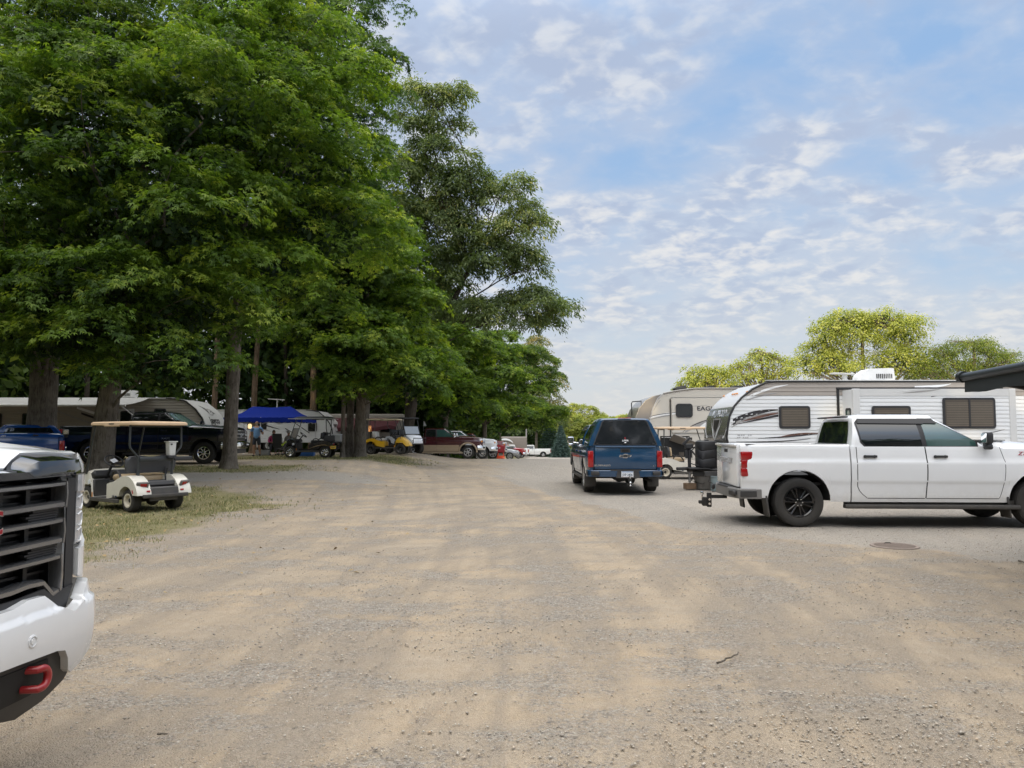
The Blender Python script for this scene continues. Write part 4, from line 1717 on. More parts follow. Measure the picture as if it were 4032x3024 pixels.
rg.use(REDTX)
rg.prism([(-.012, 1.44), (.028, 1.44), (.028, 1.452), (.004, 1.452), (.010, 1.495), (-.012, 1.49)], cf, .015, .018)
rg.build('pane', co, 30)
for sd in (1, -1):
    sw = MB(BLACKPL)

    def sf(x, z, o=0.0, sd=sd):
        t = (z - zc0)
        y = np.interp(t, [0, .10, .26, zc1 - .10 - zc0], [.955, .93, .87, .70])
        return (x, sd * (float(y) + o), z)
    sw.patch([(S2.tx + .32, zc0 + .16), (S2.xb - .16, zc0 + .16), (S2.xb - .20, zc1 - .15), (S2.tx + .38, zc1 - .15)], sf, .008, .05, 1, 6)
    so_ = sw.build('cap_side_window', co, 30)
    sg = MB(GLASS)
    for a_, b_ in ((.36, .85), (.88, 1.60)):
        sg.patch([(S2.tx + a_, zc0 + .19), (S2.tx + b_, zc0 + .19), (S2.tx + b_ - .02, zc1 - .18), (S2.tx + a_ + .03, zc1 - .18)], sf, .013, .05, 1, 4)
    sg.build('pane', co, 30)
b = MB(REDL)
b.box((S2.tx + .06, 0, zc1 + .012), (.06, .34, .02), None, .006)
b.build('brake_light_bar', co, 40)
pl = MB(BLACKPL)
pb = lambda y, z, o=0.0: (S2.tx - .155 - o, -y, z)
pl.prism([(-.26, .44), (.36, .44), (.33, .625), (-.22, .625)], pb, -.02, .008)
po = pl.build('plate_recess', BT, 0)
p2 = MB(PLATEM)
p2.prism([(-.125, .462), (.185, .462), (.185, .612), (-.125, .612)], pb, .008, .014)
p2.use(pm('plate_blue', (.12, .22, .42), .5))
p2.prism([(-.115, .588), (.175, .588), (.175, .606), (-.115, .606)], pb, .014, .0155)
p2.use(pm('plate_rust', (.45, .25, .18), .5))
p2.prism([(-.115, .467), (.175, .467), (.175, .474), (-.115, .474)], pb, .014, .0155)
p2.use(DARKTX)
p2.text('JXP 3406', .088, pb, (.03, .497), .008, 0, .003, .014, .80)
p2.build('licence_plate', BT, 0)
hb = MB(CHASSIS)
hb.bx(S2.tx - .30, S2.tx - .05, -.11, -.05, .36, .42)
hb.bx(S2.tx - .33, S2.tx - .26, -.12, -.04, .22, .44, .01)
hb.use(CHROME)
hb.lathe([(.014, 0), (.014, .04), (.03, .065), (.024, .095), (.001, .10)], (S2.tx - .31, -.08, .42), (0, 0, 1), 12, closed=False)
hb.ell((S2.tx - .34, -.08, .33), (.02, .03, .03), 10, 6)
hb.ell((S2.tx - .34, -.08, .26), (.02, .025, .025), 10, 6)
hb.build('tow_hitch', BT, 40)
b = MB(CHASSIS)
b.tube([(S2.tx + .5, -.62, .38), (S2.tx + .05, -.66, .36), (S2.tx - .02, -.72, .34)], .04, 10)
b.ell((S2.tx + .45, 0, .46), (.35, .33, .14), 16, 8)
b.build('exhaust', BT, 40)

# ---- row of vehicles nosed up to the road on the left


def row(name_label, u_hub, dn, **kw):
    head = kw.pop('head', 0.0)
    dz = kw.pop('dz', 0.0)
    r_, s_ = pickup('pickup_truck', name_label, **kw)
    X = XU(u_hub, dn)
    a = rad(head)
    x0 = X - s_.wb * math.cos(a)
    y0 = dn + s_.W / 2 - s_.wb * math.sin(a)
    put(r_, x0, y0, head)
    r_.location.z = gz(X, dn + .3) + dz
    return r_, s_


RK, s3 = row('black-blue crew cab pickup with chrome nose behind the leaning tree trunk', 804, 29.3, paint=NAVYP, wb=4.31, W=2.03, xb=1.38, xrb=1.46,
             xa=3.62, xrt=2.84, bpil=2.55, rim='chrome8', front_style='ram', tail=-1.22, front=1.02, roof=2.0, belt=1.42, rail=1.42, hood0=1.52, hood1=1.36, fend=1.40,
             handle=NAVYP, bumper=CHROME, mirror=NAVYP, rr=.235, step=BLACKPL, win=GLASS, fwin=GLASS)
for sd in (1, -1):
    b = MB(SILVTX)
    f = s3.fn(sd)
    b.text('RAM', .10, f, (s3.xa - .75, .93), .0, 0, .004, .006, 1.5, mirror=sd > 0)
    b.prism([(x, z) for x, z in ((s3.xa + .28, 1.335), (s3.xa + .62, 1.335), (s3.xa + .66, 1.39), (s3.xa + .30, 1.395))], lambda a, z, o: f(a, z, o), 0, .012)
    b.build('badge', RK, 0)
MK, s4 = row('maroon pickup with tan lower panels and wheel flares beside the white buggy', 1843, 50.0, paint=MAROONP, lower=TANP, flare=TANP, wb=3.6,
             W=2.03, xb=.72, xrb=.78, xa=2.95, xrt=2.18, bpil=1.55, cab='ext', rim='alloy7', front_style='ford', roof=1.98, belt=1.40, rail=1.38, hood0=1.50, hood1=1.36,
             fend=1.40, handle=MAROONP, bumper=CHROME, step=TANP, arch=.55, mirror=CHROME, fwin=GLASSL, tail=-1.2)
WK, s5 = row('white heavy duty pickup with chrome bumper in line just beyond the maroon truck', 1900, 55.0, paint=WHITEP, wb=3.8, W=2.03, rim='chrome8', front_style='ram',
             roof=2.0, belt=1.42, rail=1.42, hood0=1.52, hood1=1.36, fend=1.40, bumper=CHROME, xb=.9, xa=3.15, xrt=2.35, bpil=2.05, rr=.235, detail=False)
RD, s6 = row('deep red pickup between the nosed-in white truck and the silver van', 1941, 60.0, paint=pm('deep_red_paint', (.17, .008, .014), .22, coat=.8), wb=3.9, W=2.03,
             rim='alloy5', front_style='ford', roof=1.98, belt=1.42, rail=1.40, hood0=1.50, hood1=1.36, fend=1.40, bumper=CHROME, xb=.9, xa=3.2, xrt=2.4, bpil=2.1, detail=False)
FR, s7 = row('bright red pickup nosing out beyond the silver van', 2041, 104.0, paint=REDP, wb=3.7, W=2.0, rim='alloy5', front_style='ford', roof=1.93, bumper=CHROME, detail=False,
             xb=.8, xa=3.1, xrt=2.3, bpil=2.0)
r_, s8 = pickup('pickup_truck', 'old white pickup showing only its bed behind the bright red truck', paint=OLDWHITE, wb=3.6, W=2.0, rim='alloy5', front_style='ford',
                bumper=CHROME, detail=False, xb=.7, xa=2.9, xrt=2.15, bpil=1.5, cab='ext')
put(r_, XU(2083, 112) - 1.07, 113.2, 176)
r_, s9 = pickup('pickup_truck', 'old white crew cab pickup with a long bed, parked before the spruce', paint=OLDWHITE, wb=4.37, W=2.03, rim='chrome8', front_style='ford', roof=1.98,
                belt=1.38, rail=1.36, bumper=CHROME, xb=1.38, xrb=1.42, xa=3.55, xrt=2.95, bpil=2.45, rr=.22, detail=False, tail=-1.25, mirror=BLACKPL, fwin=GLASS)
put(r_, XU(2138, 125), 126.0, 181)

# ---- blue pickup with a hard bed cover, behind the near white truck
b_blue = pm('bright_blue_paint', (.014, .07, .27), .16, coat=.9, var=.06)
KT, s10 = pickup('pickup_truck', 'bright blue pickup with a hard bed cover, tail showing over the near white bonnet', paint=b_blue, wb=3.68, W=2.03, rail=1.20, belt=1.22, roof=1.62, xb=.70,
                 xrb=.80, xa=3.0, xrt=2.2, bpil=1.80, bumper=CHROME, rim='alloy5', front_style='ford', hood0=1.30, hood1=1.20, fend=1.22, detail=False, fwin=GLASS, tail=-1.12, arch=.49, R=.40)
a_ = rad(122)
put(KT, XU(118, 24.0) + 1.12 * math.cos(a_), 24.0 + 1.12 * math.sin(a_), 122)
cv = MB(b_blue)
z0 = s10.rail + .012
rg_ = []
for x, ins, up in ((s10.tx - .06, .0, .0), (s10.tx - .02, .03, .075), (s10.tx + .14, .07, .125), (s10.xb - .2, .07, .135), (s10.xb - .03, .05, .06)):
    pts = [(x, .96 - ins * .2, z0), (x, .95 - ins * .5, z0 + up * .55), (x, .86 - ins, z0 + up * .92), (x, .4, z0 + up), (x, -.4, z0 + up), (x, -.86 + ins, z0 + up * .92), (x, -.95 + ins * .5, z0 + up * .55), (x, -.96 + ins * .2, z0)]
    rg_.append(pts)
cv.loft(rg_)
co = cv.build('bed_cover', KT, 50)
b = MB(BLACKPL)
b.box((s10.tx - .05, -.18, z0 + .05), (.06, .16, .045), None, .015)
b.use(WHITETX)
b.text('LEER', .05, lambda y, z, o: (s10.tx - .055 - o, -y, z), (-.66, z0 + .012), .006, .1, .004, 0, 1.2)
b.build('lock_handle', co, 30)
# ------------------------------------------------------------------ near white truck nose at the left edge
GT, sg_ = pickup('pickup_truck', 'near white heavy duty truck nose with black grille bars and red tow hook', wb=4.05, W=2.06, front=.80, front_style=None, belt=1.50, rail=1.48,
                 roof=2.04, hood0=1.585, hood1=1.530, fend=1.475, sill=.50, R=.43, arch=.54, xb=.95, xa=3.3, xrt=2.5, bpil=2.1, handle=WHITEP, mirror=WHITEP, visors=False)
GWH = sg_.xf
th = math.atan2(-.124, .992)
xF = GWH + .10
GT.rotation_euler = (0, 0, th)
GT.location = (-2.171 - xF * math.cos(th), 2.87 - xF * math.sin(th), 0)
CY = [0, .3, .5, .74, .82, .88, .93, .975, 1.01, 1.03]
CX = [.035, .03, .018, .0, -.008, -.022, -.05, -.105, -.20, -.40]


def xc(y):
    return xF + float(np.interp(abs(y), CY, CX))


def face(y, z, o=0.0):
    return (xc(y) + o, y, z)


def bface(y, z, o=0.0):
    return (xc(y) + o + .035 - .9 * (z - .70) ** 2 - (.02 if z > .80 else 0), y, z)


GREYBAR = pm('grille_bar_grey', (.27, .27, .275), .26, metal=.8, coat=.3, var=.06)
# hood nose and black header
hd = MB(WHITEP)
n = 32
rings = []


def hlip(a):
    return 1.484 - .062 * sstep(.53, .45, a) - .012 * sstep(.70, .95, a)


def hfwd(a):
    return -.055 - .05 * sstep(.62, .98, a) - .030 * sstep(.44, .53, a)


for i in range(n + 1):
    y = -.985 + 1.97 * i / n
    a = abs(y)
    bulge = .040 * sstep(.50, .34, a)
    top = 1.532 - .030 * (a / .98) ** 2 + bulge * .6
    lip = hlip(a)
    x = xF + hfwd(a)
    rings.append([(x - .40, y * .985, top + .025), (x - .22, y, top + .008), (x - .09, y, top - .012), (x - .025, y, lip + .014), (x, y, lip + .004), (x - .004, y, lip - .006), (x - .36, y, lip - .02)])
hd.loft(rings)
hd.build('bonnet_nose', GT, 30)
bk = MB(BLACKGL)
rings = []
for i in range(33):
    y = -.875 + 1.75 * i / 32
    a = abs(y)
    x = xc(y)
    e = sstep(.74, .875, a)
    rings.append([(x - .16, y, hlip(a) - .004), (xF + hfwd(a) + .004, y, hlip(a) - .006), (x + .000 - .012 * e, y, 1.450 - .036 * sstep(.53, .45, a)), (x + .022 - .02 * e, y, 1.408), (x + .022 - .02 * e, y, 1.378), (x - .02, y, 1.362), (x - .2, y, 1.36)])
bk.loft(rings)
bk.build('grille_header', GT, 34)
for sd in (1, -1):
    wt = MB(WHITEP)
    wt.patch([(.872 * sd, 1.388), (1.022 * sd, 1.388), (1.018 * sd, 1.43), (.985 * sd, 1.468), (.94 * sd, 1.478), (.872 * sd, 1.462)], lambda y, z, o: face(y, z, o - .55 * max(0, z - 1.42)), .004, .02, 1, 8)
    wt.build('wing_top', GT, 40)
# recess
rc = MB(BLACKGL)
rc.use(pm('grille_black', (.004, .004, .0045), .4))
rc.bx(xF - .30, xF - .092, -.80, .80, .74, 1.40)
for sd in (1, -1):
    for i in range(5):
        yy = sd * (.10 + i * .155)
        rc.bx(xF - .095, xF - .045, yy - .012, yy + .012, .84, 1.36)
    # horizontal fine louvres
    for z in (1.30, 1.265, 1.13, 1.10, .98, .945):
        rc.bx(xF - .094, xF - .065, sd * .05, sd * .72, z - .006, z + .006)
rc.build('grille_mesh', GT, 0)


def bar(mb, path, w, dep=.05):
    """bevelled bar following the face; path [(y, z)]"""
    rings = []
    for i, (y, z) in enumerate(path):
        a = Vector(path[max(0, i - 1)])
        b_ = Vector(path[min(len(path) - 1, i + 1)])
        t = (b_ - a).normalized()
        nrm = Vector((-t.y, t.x)) * (w / 2)
        r_ = []
        for s_, o in ((1, -dep), (1, -.006), (.55, .012), (-.45, .012), (-1, -.012), (-1, -dep)):
            r_.append(face(y + nrm.x * s_, z + nrm.y * s_, o))
        rings.append(r_)
    mb.loft(rings)


for sd in (1, -1):
    for zt_, zb_, ye in ((1.340, 1.245, .745), (1.172, 1.082, .735), (1.008, .885, .725)):
        g = MB(GREYBAR)
        p = [(0, zt_), (.30, zt_), (.60, zt_), (ye - .02, zt_ + .002)]
        bar(g, [(y * sd, z) for y, z in p], .027)
        zlow = zb_
        if zb_ < .9:
            p = [(0, zb_ + .022), (.40, zb_ + .022), (.50, zb_ + .030), (.60, zb_ + .025), (.665, zb_ - .035), (ye - .02, zb_ - .03)]
        else:
            p = [(0, zb_), (.26, zb_), (.30, zb_), (ye - .02, zb_ + .002)]
        bar(g, [(y * sd, z) for y, z in p], .034)
        bar(g, [((ye - .008) * sd, zt_ + .012), ((ye) * sd, (zt_ + zb_) / 2), ((ye - .008) * sd, zb_ - .04 if zb_ < .9 else zb_ - .012)], .022)
        g.build('grille_bar', GT, 30)
        lv = MB(pm('grille_black', (.004, .004, .0045), .4))
        lv.use(BLACKPL)
        for i in range(5):
            z = zb_ - .022 - i * .011 + .004
            if zb_ > .9:
                lv.prism([((.50 + .02 * abs(i - 2)) * sd, z - .004), (.715 * sd, z - .004), (.715 * sd, z + .004), ((.50 + .02 * abs(i - 2)) * sd, z + .004)], face, -.05, -.012 - .002 * i)
        lv.build('grille_louvre', GT, 30)
    sp = MB(BLACKPL)
    sp.patch([(.752 * sd, .80), (.815 * sd, .86), (.812 * sd, 1.365), (.752 * sd, 1.365)], face, .006, .06, 1, 3)
    sp.patch([(.0, .808), (.44 * sd, .812), (.50 * sd, .838), (.60 * sd, .835), (.70 * sd, .770), (.76 * sd, .775), (.81 * sd, .87), (.74 * sd, .86), (.665 * sd, .842), (.60 * sd, .885), (.44 * sd, .875), (0, .872)], face, .014, .04, 0, 2)
    sp.build('grille_surround', GT, 34)
    # headlight
    hl = MB(pm('lamp_housing', (.36, .37, .385), .14, metal=.35, coat=1.0))
    hl.patch([(.818 * sd, 1.05), (.90 * sd, 1.04), (1.005 * sd, 1.13), (1.018 * sd, 1.37), (.818 * sd, 1.375)], face, -.012, .05, 1, 8)
    ho = hl.build('headlight', GT, 34)
    h2 = MB(pm('lamp_cover', (.42, .43, .45), .05, coat=1.0, spec=1.0))
    h2.patch([(.822 * sd, 1.30), (.92 * sd, 1.29), (1.015 * sd, 1.31), (1.022 * sd, 1.385), (.822 * sd, 1.378)], face, .012, .04, 1, 8)
    h2.patch([(.832 * sd, 1.055), (.905 * sd, 1.05), (1.00 * sd, 1.13), (1.012 * sd, 1.30), (.832 * sd, 1.30)], face, .002, .05, 1, 12)
    h2.patch([(GWH - .30, 1.37), (GWH - .01, 1.385), (GWH - .01, 1.06), (GWH - .15, 1.13)], sg_.fn(sd), .012, .04, 1, 6)
    h2.build('lamp_cover', ho, 34)
    h3 = MB(WHTL)
    for zc_ in (1.245, 1.165, 1.09):
        p = [(.845, zc_ + .022), (.885, zc_ + .034), (.905, zc_ + .026), (.900, zc_ - .010), (.880, zc_ - .030), (.845, zc_ - .026)]
        for q0, q1 in zip(p, p[1:]):
            h3.tube([face(q0[0] * sd, q0[1], .004), face(q1[0] * sd, q1[1], .004)], .0048, 6)
    h3.build('running_light', ho, 40)
    h4 = MB(CHROME)
    for zc_ in (1.245, 1.165, 1.09):
        h4.bx(xF - .06, xF - .03, sd * .845, sd * .885, zc_ - .016, zc_ + .016, .008)
    h4.build('lamp_reflector', ho, 40)
    # wing below the lamp
    wg = MB(WHITEP)
    wg.patch([(.835 * sd, .905), (.90 * sd, .885), (1.012 * sd, .90), (1.02 * sd, 1.02), (.99 * sd, 1.115), (.90 * sd, 1.035), (.835 * sd, 1.03)], face, .02, .03, 1, 8)
    wg.build('wing_corner', GT, 34)
    # bumper half
    bp_ = MB(WHITEP)
    up = [(0, .845), (.36, .850), (.46, .868), (.56, .865), (.64, .800), (.72, .765), (.80, .80), (.88, .862), (.95, .872), (1.0, .86), (1.028, .80)]
    dn_ = [(1.028, .76), (1.0, .685), (.95, .61), (.88, .55), (.81, .50), (.765, .478), (.73, .50), (.70, .56), (.665, .604), (.60, .618), (.36, .628), (0, .635)]
    bp_.patch([(y * sd, z) for y, z in up + dn_], bface, .055, .0125, 0, 20)
    for y_, z_ in ((.43, .705), (.955, .735)):
        c_ = Vector(bface(y_ * sd, z_, .055))
        nx_ = Vector((1, 0, 0)) if y_ < .9 else Vector((.75, .66 * sd, 0))
        bp_.lathe([(.026, -.004), (.026, .004), (.021, .006), (.019, .001), (.013, .001), (.011, .006), (.001, .006)], c_, nx_, 20, closed=False)
    bp_.build('front_bumper', GT, 62)
    vl = MB(BLACKPL)
    vl.patch([(y * sd, z) for y, z in [(0, .640), (.36, .635), (.60, .625), (.67, .608), (.705, .56), (.735, .50), (.77, .475), (.82, .50), (.80, .43), (.70, .365), (.55, .335), (.30, .40), (0, .42)]], bface, .018, .03, 0, 4)
    vl.use(CHASSIS)
    vl.patch([(y * sd, z) for y, z in [(.12, .60), (.60, .585), (.63, .52), (.56, .44), (.30, .44), (.14, .50)]], bface, .022, .03, 0, 3)
    vl.use(BLACKPL)
    vl.bx(xF - .35, xF - .04, sd * .1, sd * .78, .42, .62)
    vl.build('bumper_valance', GT, 30)
    hk = MB(pm('tow_hook_red', (.30, .008, .012), .35, coat=.3, dirt=.1))
    pts = []
    for i in range(13):
        a = math.pi * (.5 - i / 12)
        pts.append(face(sd * (.505 + .040 * math.cos(a)), .532 + .040 * math.sin(a), .085))
    pts = [face(sd * .465, .572, .02), face(sd * .485, .572, .08)] + pts + [face(sd * .485, .492, .085), face(sd * .465, .492, .02)]
    hk.tube(pts, .0165, 12)
    hk.build('tow_hook', GT, 50)
em = MB(CHROME)
em.text('GMC', .150, face, (0, 1.160), .022, 0, .03, .0, 1.88)
em.use(pm('emblem_red', (.30, .006, .014), .3))
em.text('GMC', .150, face, (0, 1.160), .004, 0, .006, .027, 1.88)
em.use(BLACKPL)
em.patch([(-.27, 1.13), (.27, 1.13), (.27, 1.30), (-.27, 1.30)], face, -.02, .05, 1, 4)
em.build('emblem', GT, 0)
b = MB(BLACKPL)
for sd in (1, -1):
    b.box((GWH - .55, sd * .36, 1.545), (.30, .12, .03), (0, .05, 0), .012, 2)
b.build('bonnet_vent', GT, 40)


# ------------------------------------------------------------------ silver van in the row
def family_van(name, label, paint):
    root = thing(name, label, 'van')
    W2 = .98
    st = [(-.95, .80, .55, 1.0), (-.88, .93, .42, 1.08), (0, .98, .34, 1.10), (1.4, .98, .32, 1.08), (2.6, .97, .34, 1.05), (3.2, .94, .36, .98), (3.65, .86, .40, .86), (3.86, .72, .48, .72), (3.93, .55, .52, .62)]
    mb = MB(paint)
    rings = []
    for x, w, z0, z1 in st:
        h = [(x, w * .93, z0), (x, w, z0 + .15), (x, w, (z0 + z1) / 2 + .05), (x, w * .97, z1 - .06), (x, w * .88, z1), (x, w * .4, z1 + .05)]
        rings.append(h + [(p[0], -p[1], p[2]) for p in reversed(h)])
    mb.loft(rings)
    g = []
    for t, x0, x1, w, z in ((0, -.85, 2.75, .93, 1.03), (.5, -.78, 2.2, .86, 1.40), (.9, -.68, 1.75, .78, 1.68), (1, -.45, 1.45, .62, 1.74)):
        r_ = [(x1, -w * .6, z), (x1 + .1 * (1 - t), 0, z), (x1, w * .6, z), (x1 - .25, w, z), (x0 + .2, w, z), (x0, w * .8, z)]
        g.append(r_ + [(x0, -w * .8, z), (x0 + .2, -w, z), (x1 - .25, -w, z)])
    mb.loft(g)
    mb.build('body', root, 40)
    ws = MB(GLASS)
    vs = [(2.70, -.62, 1.08), (2.80, 0, 1.08), (2.70, .62, 1.08), (1.86, .54, 1.64), (1.93, 0, 1.64), (1.86, -.54, 1.64)]
    ws.add([(v[0] + .03, v[1], v[2] + .01) for v in vs], [(0, 1, 4, 5), (1, 2, 3, 4)])
    ws.build('windscreen', root, 40)
    for sd in (1, -1):
        f = lambda x, z, o: (x, sd * (np.interp(z, [1.03, 1.40, 1.68], [.93, .86, .78]) + o), z)
        for P in ([(-.55, 1.10), (.55, 1.10), (.55, 1.58), (-.45, 1.58)], [(.62, 1.10), (1.5, 1.10), (1.42, 1.58), (.62, 1.58)], [(1.57, 1.10), (2.35, 1.10), (1.72, 1.58), (1.5, 1.58)]):
            w = MB(GLASS)
            w.patch(P, f, .012, .08, 1, 3)
            w.build('side_window', root, 30)
        h = MB(WHTL)
        h.box((3.66, sd * .70, .80), (.34, .22, .14), (0, .12, -sd * .62), .04, 2)
        h.build('headlight', root, 40)
        for q in (0, 3.0):
            a = MB(CHASSIS)
            a.lathe([(.37, -.02), (.37, .012), (.30, .014)], (q, sd * .965, .335), (0, sd, 0), 24, closed=False)
            a.build('wheel_arch', root, 30)
            make_wheel(root, q, sd * .87, .335, .22, .22, 'alloy5', sd)
    g = MB(CHROME)
    g.box((3.90, 0, .66), (.05, .80, .07), None, .02, 2)
    g.use(BLACKPL)
    g.box((3.88, 0, .50), (.08, 1.1, .14), None, .03, 2)
    g.build('grille', root, 40)
    return root


VN = family_van('minivan', 'silver minivan with sloping bonnet between the red trucks', SILVERP)
put(VN, XU(2045, 74) - 3.93, 75.0, 0)
# ------------------------------------------------------------------ campers
ALUW = pm('white_siding', (.74, .75, .75), .34, var=.02, scale=2, dirt=.12, dirtcol=(.5, .48, .44))
TAUPE = pm('taupe_siding', (.36, .32, .28), .4, var=.03, scale=2)
CREAM = pm('cream_fibreglass', (.58, .54, .47), .35, coat=.3, var=.02, scale=1.5)
GREYCAP = pm('grey_cap', (.24, .22, .20), .32, coat=.5, var=.05, scale=1.5)
NOSEG = pm('olive_grey_cap', (.145, .14, .12), .25, coat=.7, var=.06, scale=1.5)
NOSEW = pm('white_cap', (.66, .66, .65), .3, coat=.5, var=.02)
NOSEB = pm('bright_white_cap', (.84, .84, .83), .3, coat=.5, var=.02)
ROOFW = pm('roof_membrane', (.62, .62, .60), .6)
DECB = pm('black_decal', (.03, .026, .028), .35)
DECG = pm('grey_decal', (.32, .31, .30), .35)
DECS = pm('silver_decal', (.55, .55, .56), .3, metal=.3)
DECR = pm('brown_decal', (.14, .07, .05), .35)
DECW = pm('white_decal', (.80, .80, .79), .35)
BEIGES = pm('beige_siding', (.36, .33, .28), .45, var=.03, scale=2)
TRIMB = pm('black_trim', (.02, .02, .02), .5)
BLIND = pm('window_blind', (.085, .070, .055), .35)
WINF = BLACKPL


def ripple(amp=.006, pitch=.105):
    def f(x, z, o=0.0):
        t = (z / pitch) % 1.0
        return (x, -(amp * (1 if t < .12 else (1 - 2 * (t - .12) / .88))) - o, z)
    return f


def plain(x, z, o=0.0):
    return (x, -o, z)


def shell(mb, prof, depth, mats, roof_mat):
    """extrude profile (list of (x,z), counter-clockwise from bottom left) by depth; mats per edge"""
    n = len(prof)
    for i in range(n):
        a, b_ = prof[i], prof[(i + 1) % n]
        mb.use(mats[i])
        mb.add([(a[0], 0, a[1]), (b_[0], 0, b_[1]), (b_[0], depth, b_[1]), (a[0], depth, a[1])], [(0, 1, 2, 3)])
    mb.use(roof_mat)
    mb.add([(p[0], depth, p[1]) for p in prof], [tuple(range(n))])
    mb.add([(p[0], .01, p[1]) for p in prof], [tuple(range(n))])


def rv_window(root, x0, x1, z0, z1, y=0.0, blind=True, split=None, name='window', ch=.07):
    c = min(ch, (x1 - x0) * .3)
    f = lambda a, z, o=0.0: (a, y - o, z)

    def rr(x0, x1, z0, z1, c):
        pts = []
        for cx, cz, a0 in ((x1 - c, z0 + c, -90), (x1 - c, z1 - c, 0), (x0 + c, z1 - c, 90), (x0 + c, z0 + c, 180)):
            for i in range(5):
                a = rad(a0 + 22.5 * i)
                pts.append((cx + c * math.cos(a), cz + c * math.sin(a)))
        return pts
    m = MB(WINF)
    m.prism(rr(x0, x1, z0, z1, c), f, 0, .035)
    w = m.build(name, root, 30)
    g = MB(BLIND if blind else GLASS)
    t = .055
    g.prism(rr(x0 + t, x1 - t, z0 + t, z1 - t, c * .7), f, .030, .040)
    if blind:
        g.use(pm('blind_slat', (.16, .135, .105), .4))
        k = int((z1 - z0 - .14) / .045)
        for i in range(k):
            z = z0 + .075 + i * .045
            g.prism([(x0 + t + .03, z), (x1 - t - .03, z), (x1 - t - .03, z + .022), (x0 + t + .03, z + .022)], f, .040, .044)
        g.use(GLASS)
    if split:
        g.use(WINF)
        g.prism([(split - .025, z0 + .03), (split + .025, z0 + .03), (split + .025, z1 - .03), (split - .025, z1 - .03)], f, .03, .052)
    g.build('pane', w, 0)
    return w


def swoosh(mb, mat, p0, p1, p2, w0, wm, w1, fn, off=.006, n=16):
    """curved tapering decal along a quadratic curve"""
    mb.use(mat)
    up, dn = [], []
    for i in range(n + 1):
        t = i / n
        x = (1 - t) ** 2 * p0[0] + 2 * t * (1 - t) * p1[0] + t * t * p2[0]
        z = (1 - t) ** 2 * p0[1] + 2 * t * (1 - t) * p1[1] + t * t * p2[1]
        w = (1 - t) ** 2 * w0 + 2 * t * (1 - t) * wm + t * t * w1
        up.append((x, z + w / 2 + 1e-4))
        dn.append((x, z - w / 2 - 1e-4))
    mb.patch(up + dn[::-1], fn, off, .12, 0, 3, edge=False)


def rv_wheels(root, xs_, R_=.36, y=.20):
    for x in xs_:
        make_wheel(root, x, y, R_, .22, .20, 'white', -1)
        make_wheel(root, x, 2.2, R_, .22, .20, 'white', 1)


def air_con(root, x0, x1, y0, z, mat=None, h=.30):
    m = MB(mat or pm('aircon_white', (.78, .78, .77), .35))
    rings = []
    for x, zz, ins in ((x0, .05, .10), (x0 + .10, h * .62, .07), (x0 + .32, h * .95, .04), (x1 - .10, h, .03), (x1 - .02, h * .97, .03), (x1, .10, .02)):
        rings.append([(x, y0 + ins, z + .05), (x, y0 + ins * 1.4, z + zz), (x, y0 + .70 - ins * 1.4, z + zz), (x, y0 + .70 - ins, z + .05)])
    m.loft(rings)
    m.use(TRIMB)
    m.bx(x0 + .06, x1 - .04, y0 + .05, y0 + .65, z - .01, z + .055)
    if mat is None:
        for i in range(9):
            xx = x0 + (x1 - x0) * (.48 + .052 * i)
            m.bx(xx, xx + .022, y0 + .022, y0 + .05, z + .10, z + .23)
    return m.build('air_conditioner', root, 35)


def stripe(root, *a):
    m_ = MB(a[0])
    swoosh(m_, *a)
    m_.build('stripe', root, 0)


# ---- white travel trailer behind the white pickup (origin: near wall plane at depth 21)
D1 = 21.0
TR = thing('travel_trailer', 'white ribbed travel trailer with swoosh decals and grey curved nose behind the white pickup', 'camper', (0, D1, 0))
nose = [(6.30, .80), (6.02, 1.02), (5.88, 1.30), (5.84, 1.48), (5.87, 1.73), (5.93, 2.06), (6.06, 2.33), (6.26, 2.56), (6.56, 2.80), (6.92, 2.975), (7.25, 3.02)]
XE = 15.2
prof = [(XE, .62), (6.6, .62)] + nose + [(XE, 3.02)]
prof = prof[::-1]
mats = []
for i in range(len(prof)):
    a, b_ = prof[i], prof[(i + 1) % len(prof)]
    xm, zm = (a[0] + b_[0]) / 2, (a[1] + b_[1]) / 2
    mats.append(NOSEW if (xm < 7.2 and zm > 2.35) else (NOSEG if xm < 6.5 and zm > .7 else (ROOFW if zm > 2.9 else ALUW)))
m = MB(ALUW)
shell(m, prof, 2.44, mats, ALUW)
m.build('body', TR, 30)
rp = ripple()
sd_ = MB(ALUW)
sd_.patch([(XE, .64), (6.42, .64)] + [(x + .03, z) for x, z in nose if z < 2.62] + [(6.35, 2.62), (XE, 2.62)], rp, .010, .0131, 1, 3, edge=False)
sd_.build('side_cladding', TR, 20)
ub = MB(TAUPE)
ub.patch([(XE, 2.625), (6.36, 2.625), (6.58, 2.80), (6.93, 2.955), (7.2, 2.985), (XE, 2.985)], rp, .010, .0131, 1, 3, edge=False)
ub.build('upper_band', TR, 20)
tr = MB(TRIMB)
tr.tube([(x, -.012, z) for x, z in nose], .030, 8)
tr.bx(6.95, XE, -.035, .0, 2.985, 3.03)
tr.use(ROOFW)
tr.bx(6.95, XE, -.04, .10, 3.032, 3.052)
tr.build('edge_trim', TR, 40)
rq = lambda x, z, o=0.0: rp(x, z, .012 + o)
stripe(TR, DECB, (6.02, 1.90), (6.55, 2.20), (7.26, 2.24), .17, .16, .02, rq, .002)
stripe(TR, DECG, (5.98, 1.80), (6.55, 2.12), (7.26, 2.18), .10, .06, .01, rq, .003)
stripe(TR, DECR, (6.28, 1.92), (6.75, 2.06), (7.26, 2.15), .02, .12, .03, rq, .004)
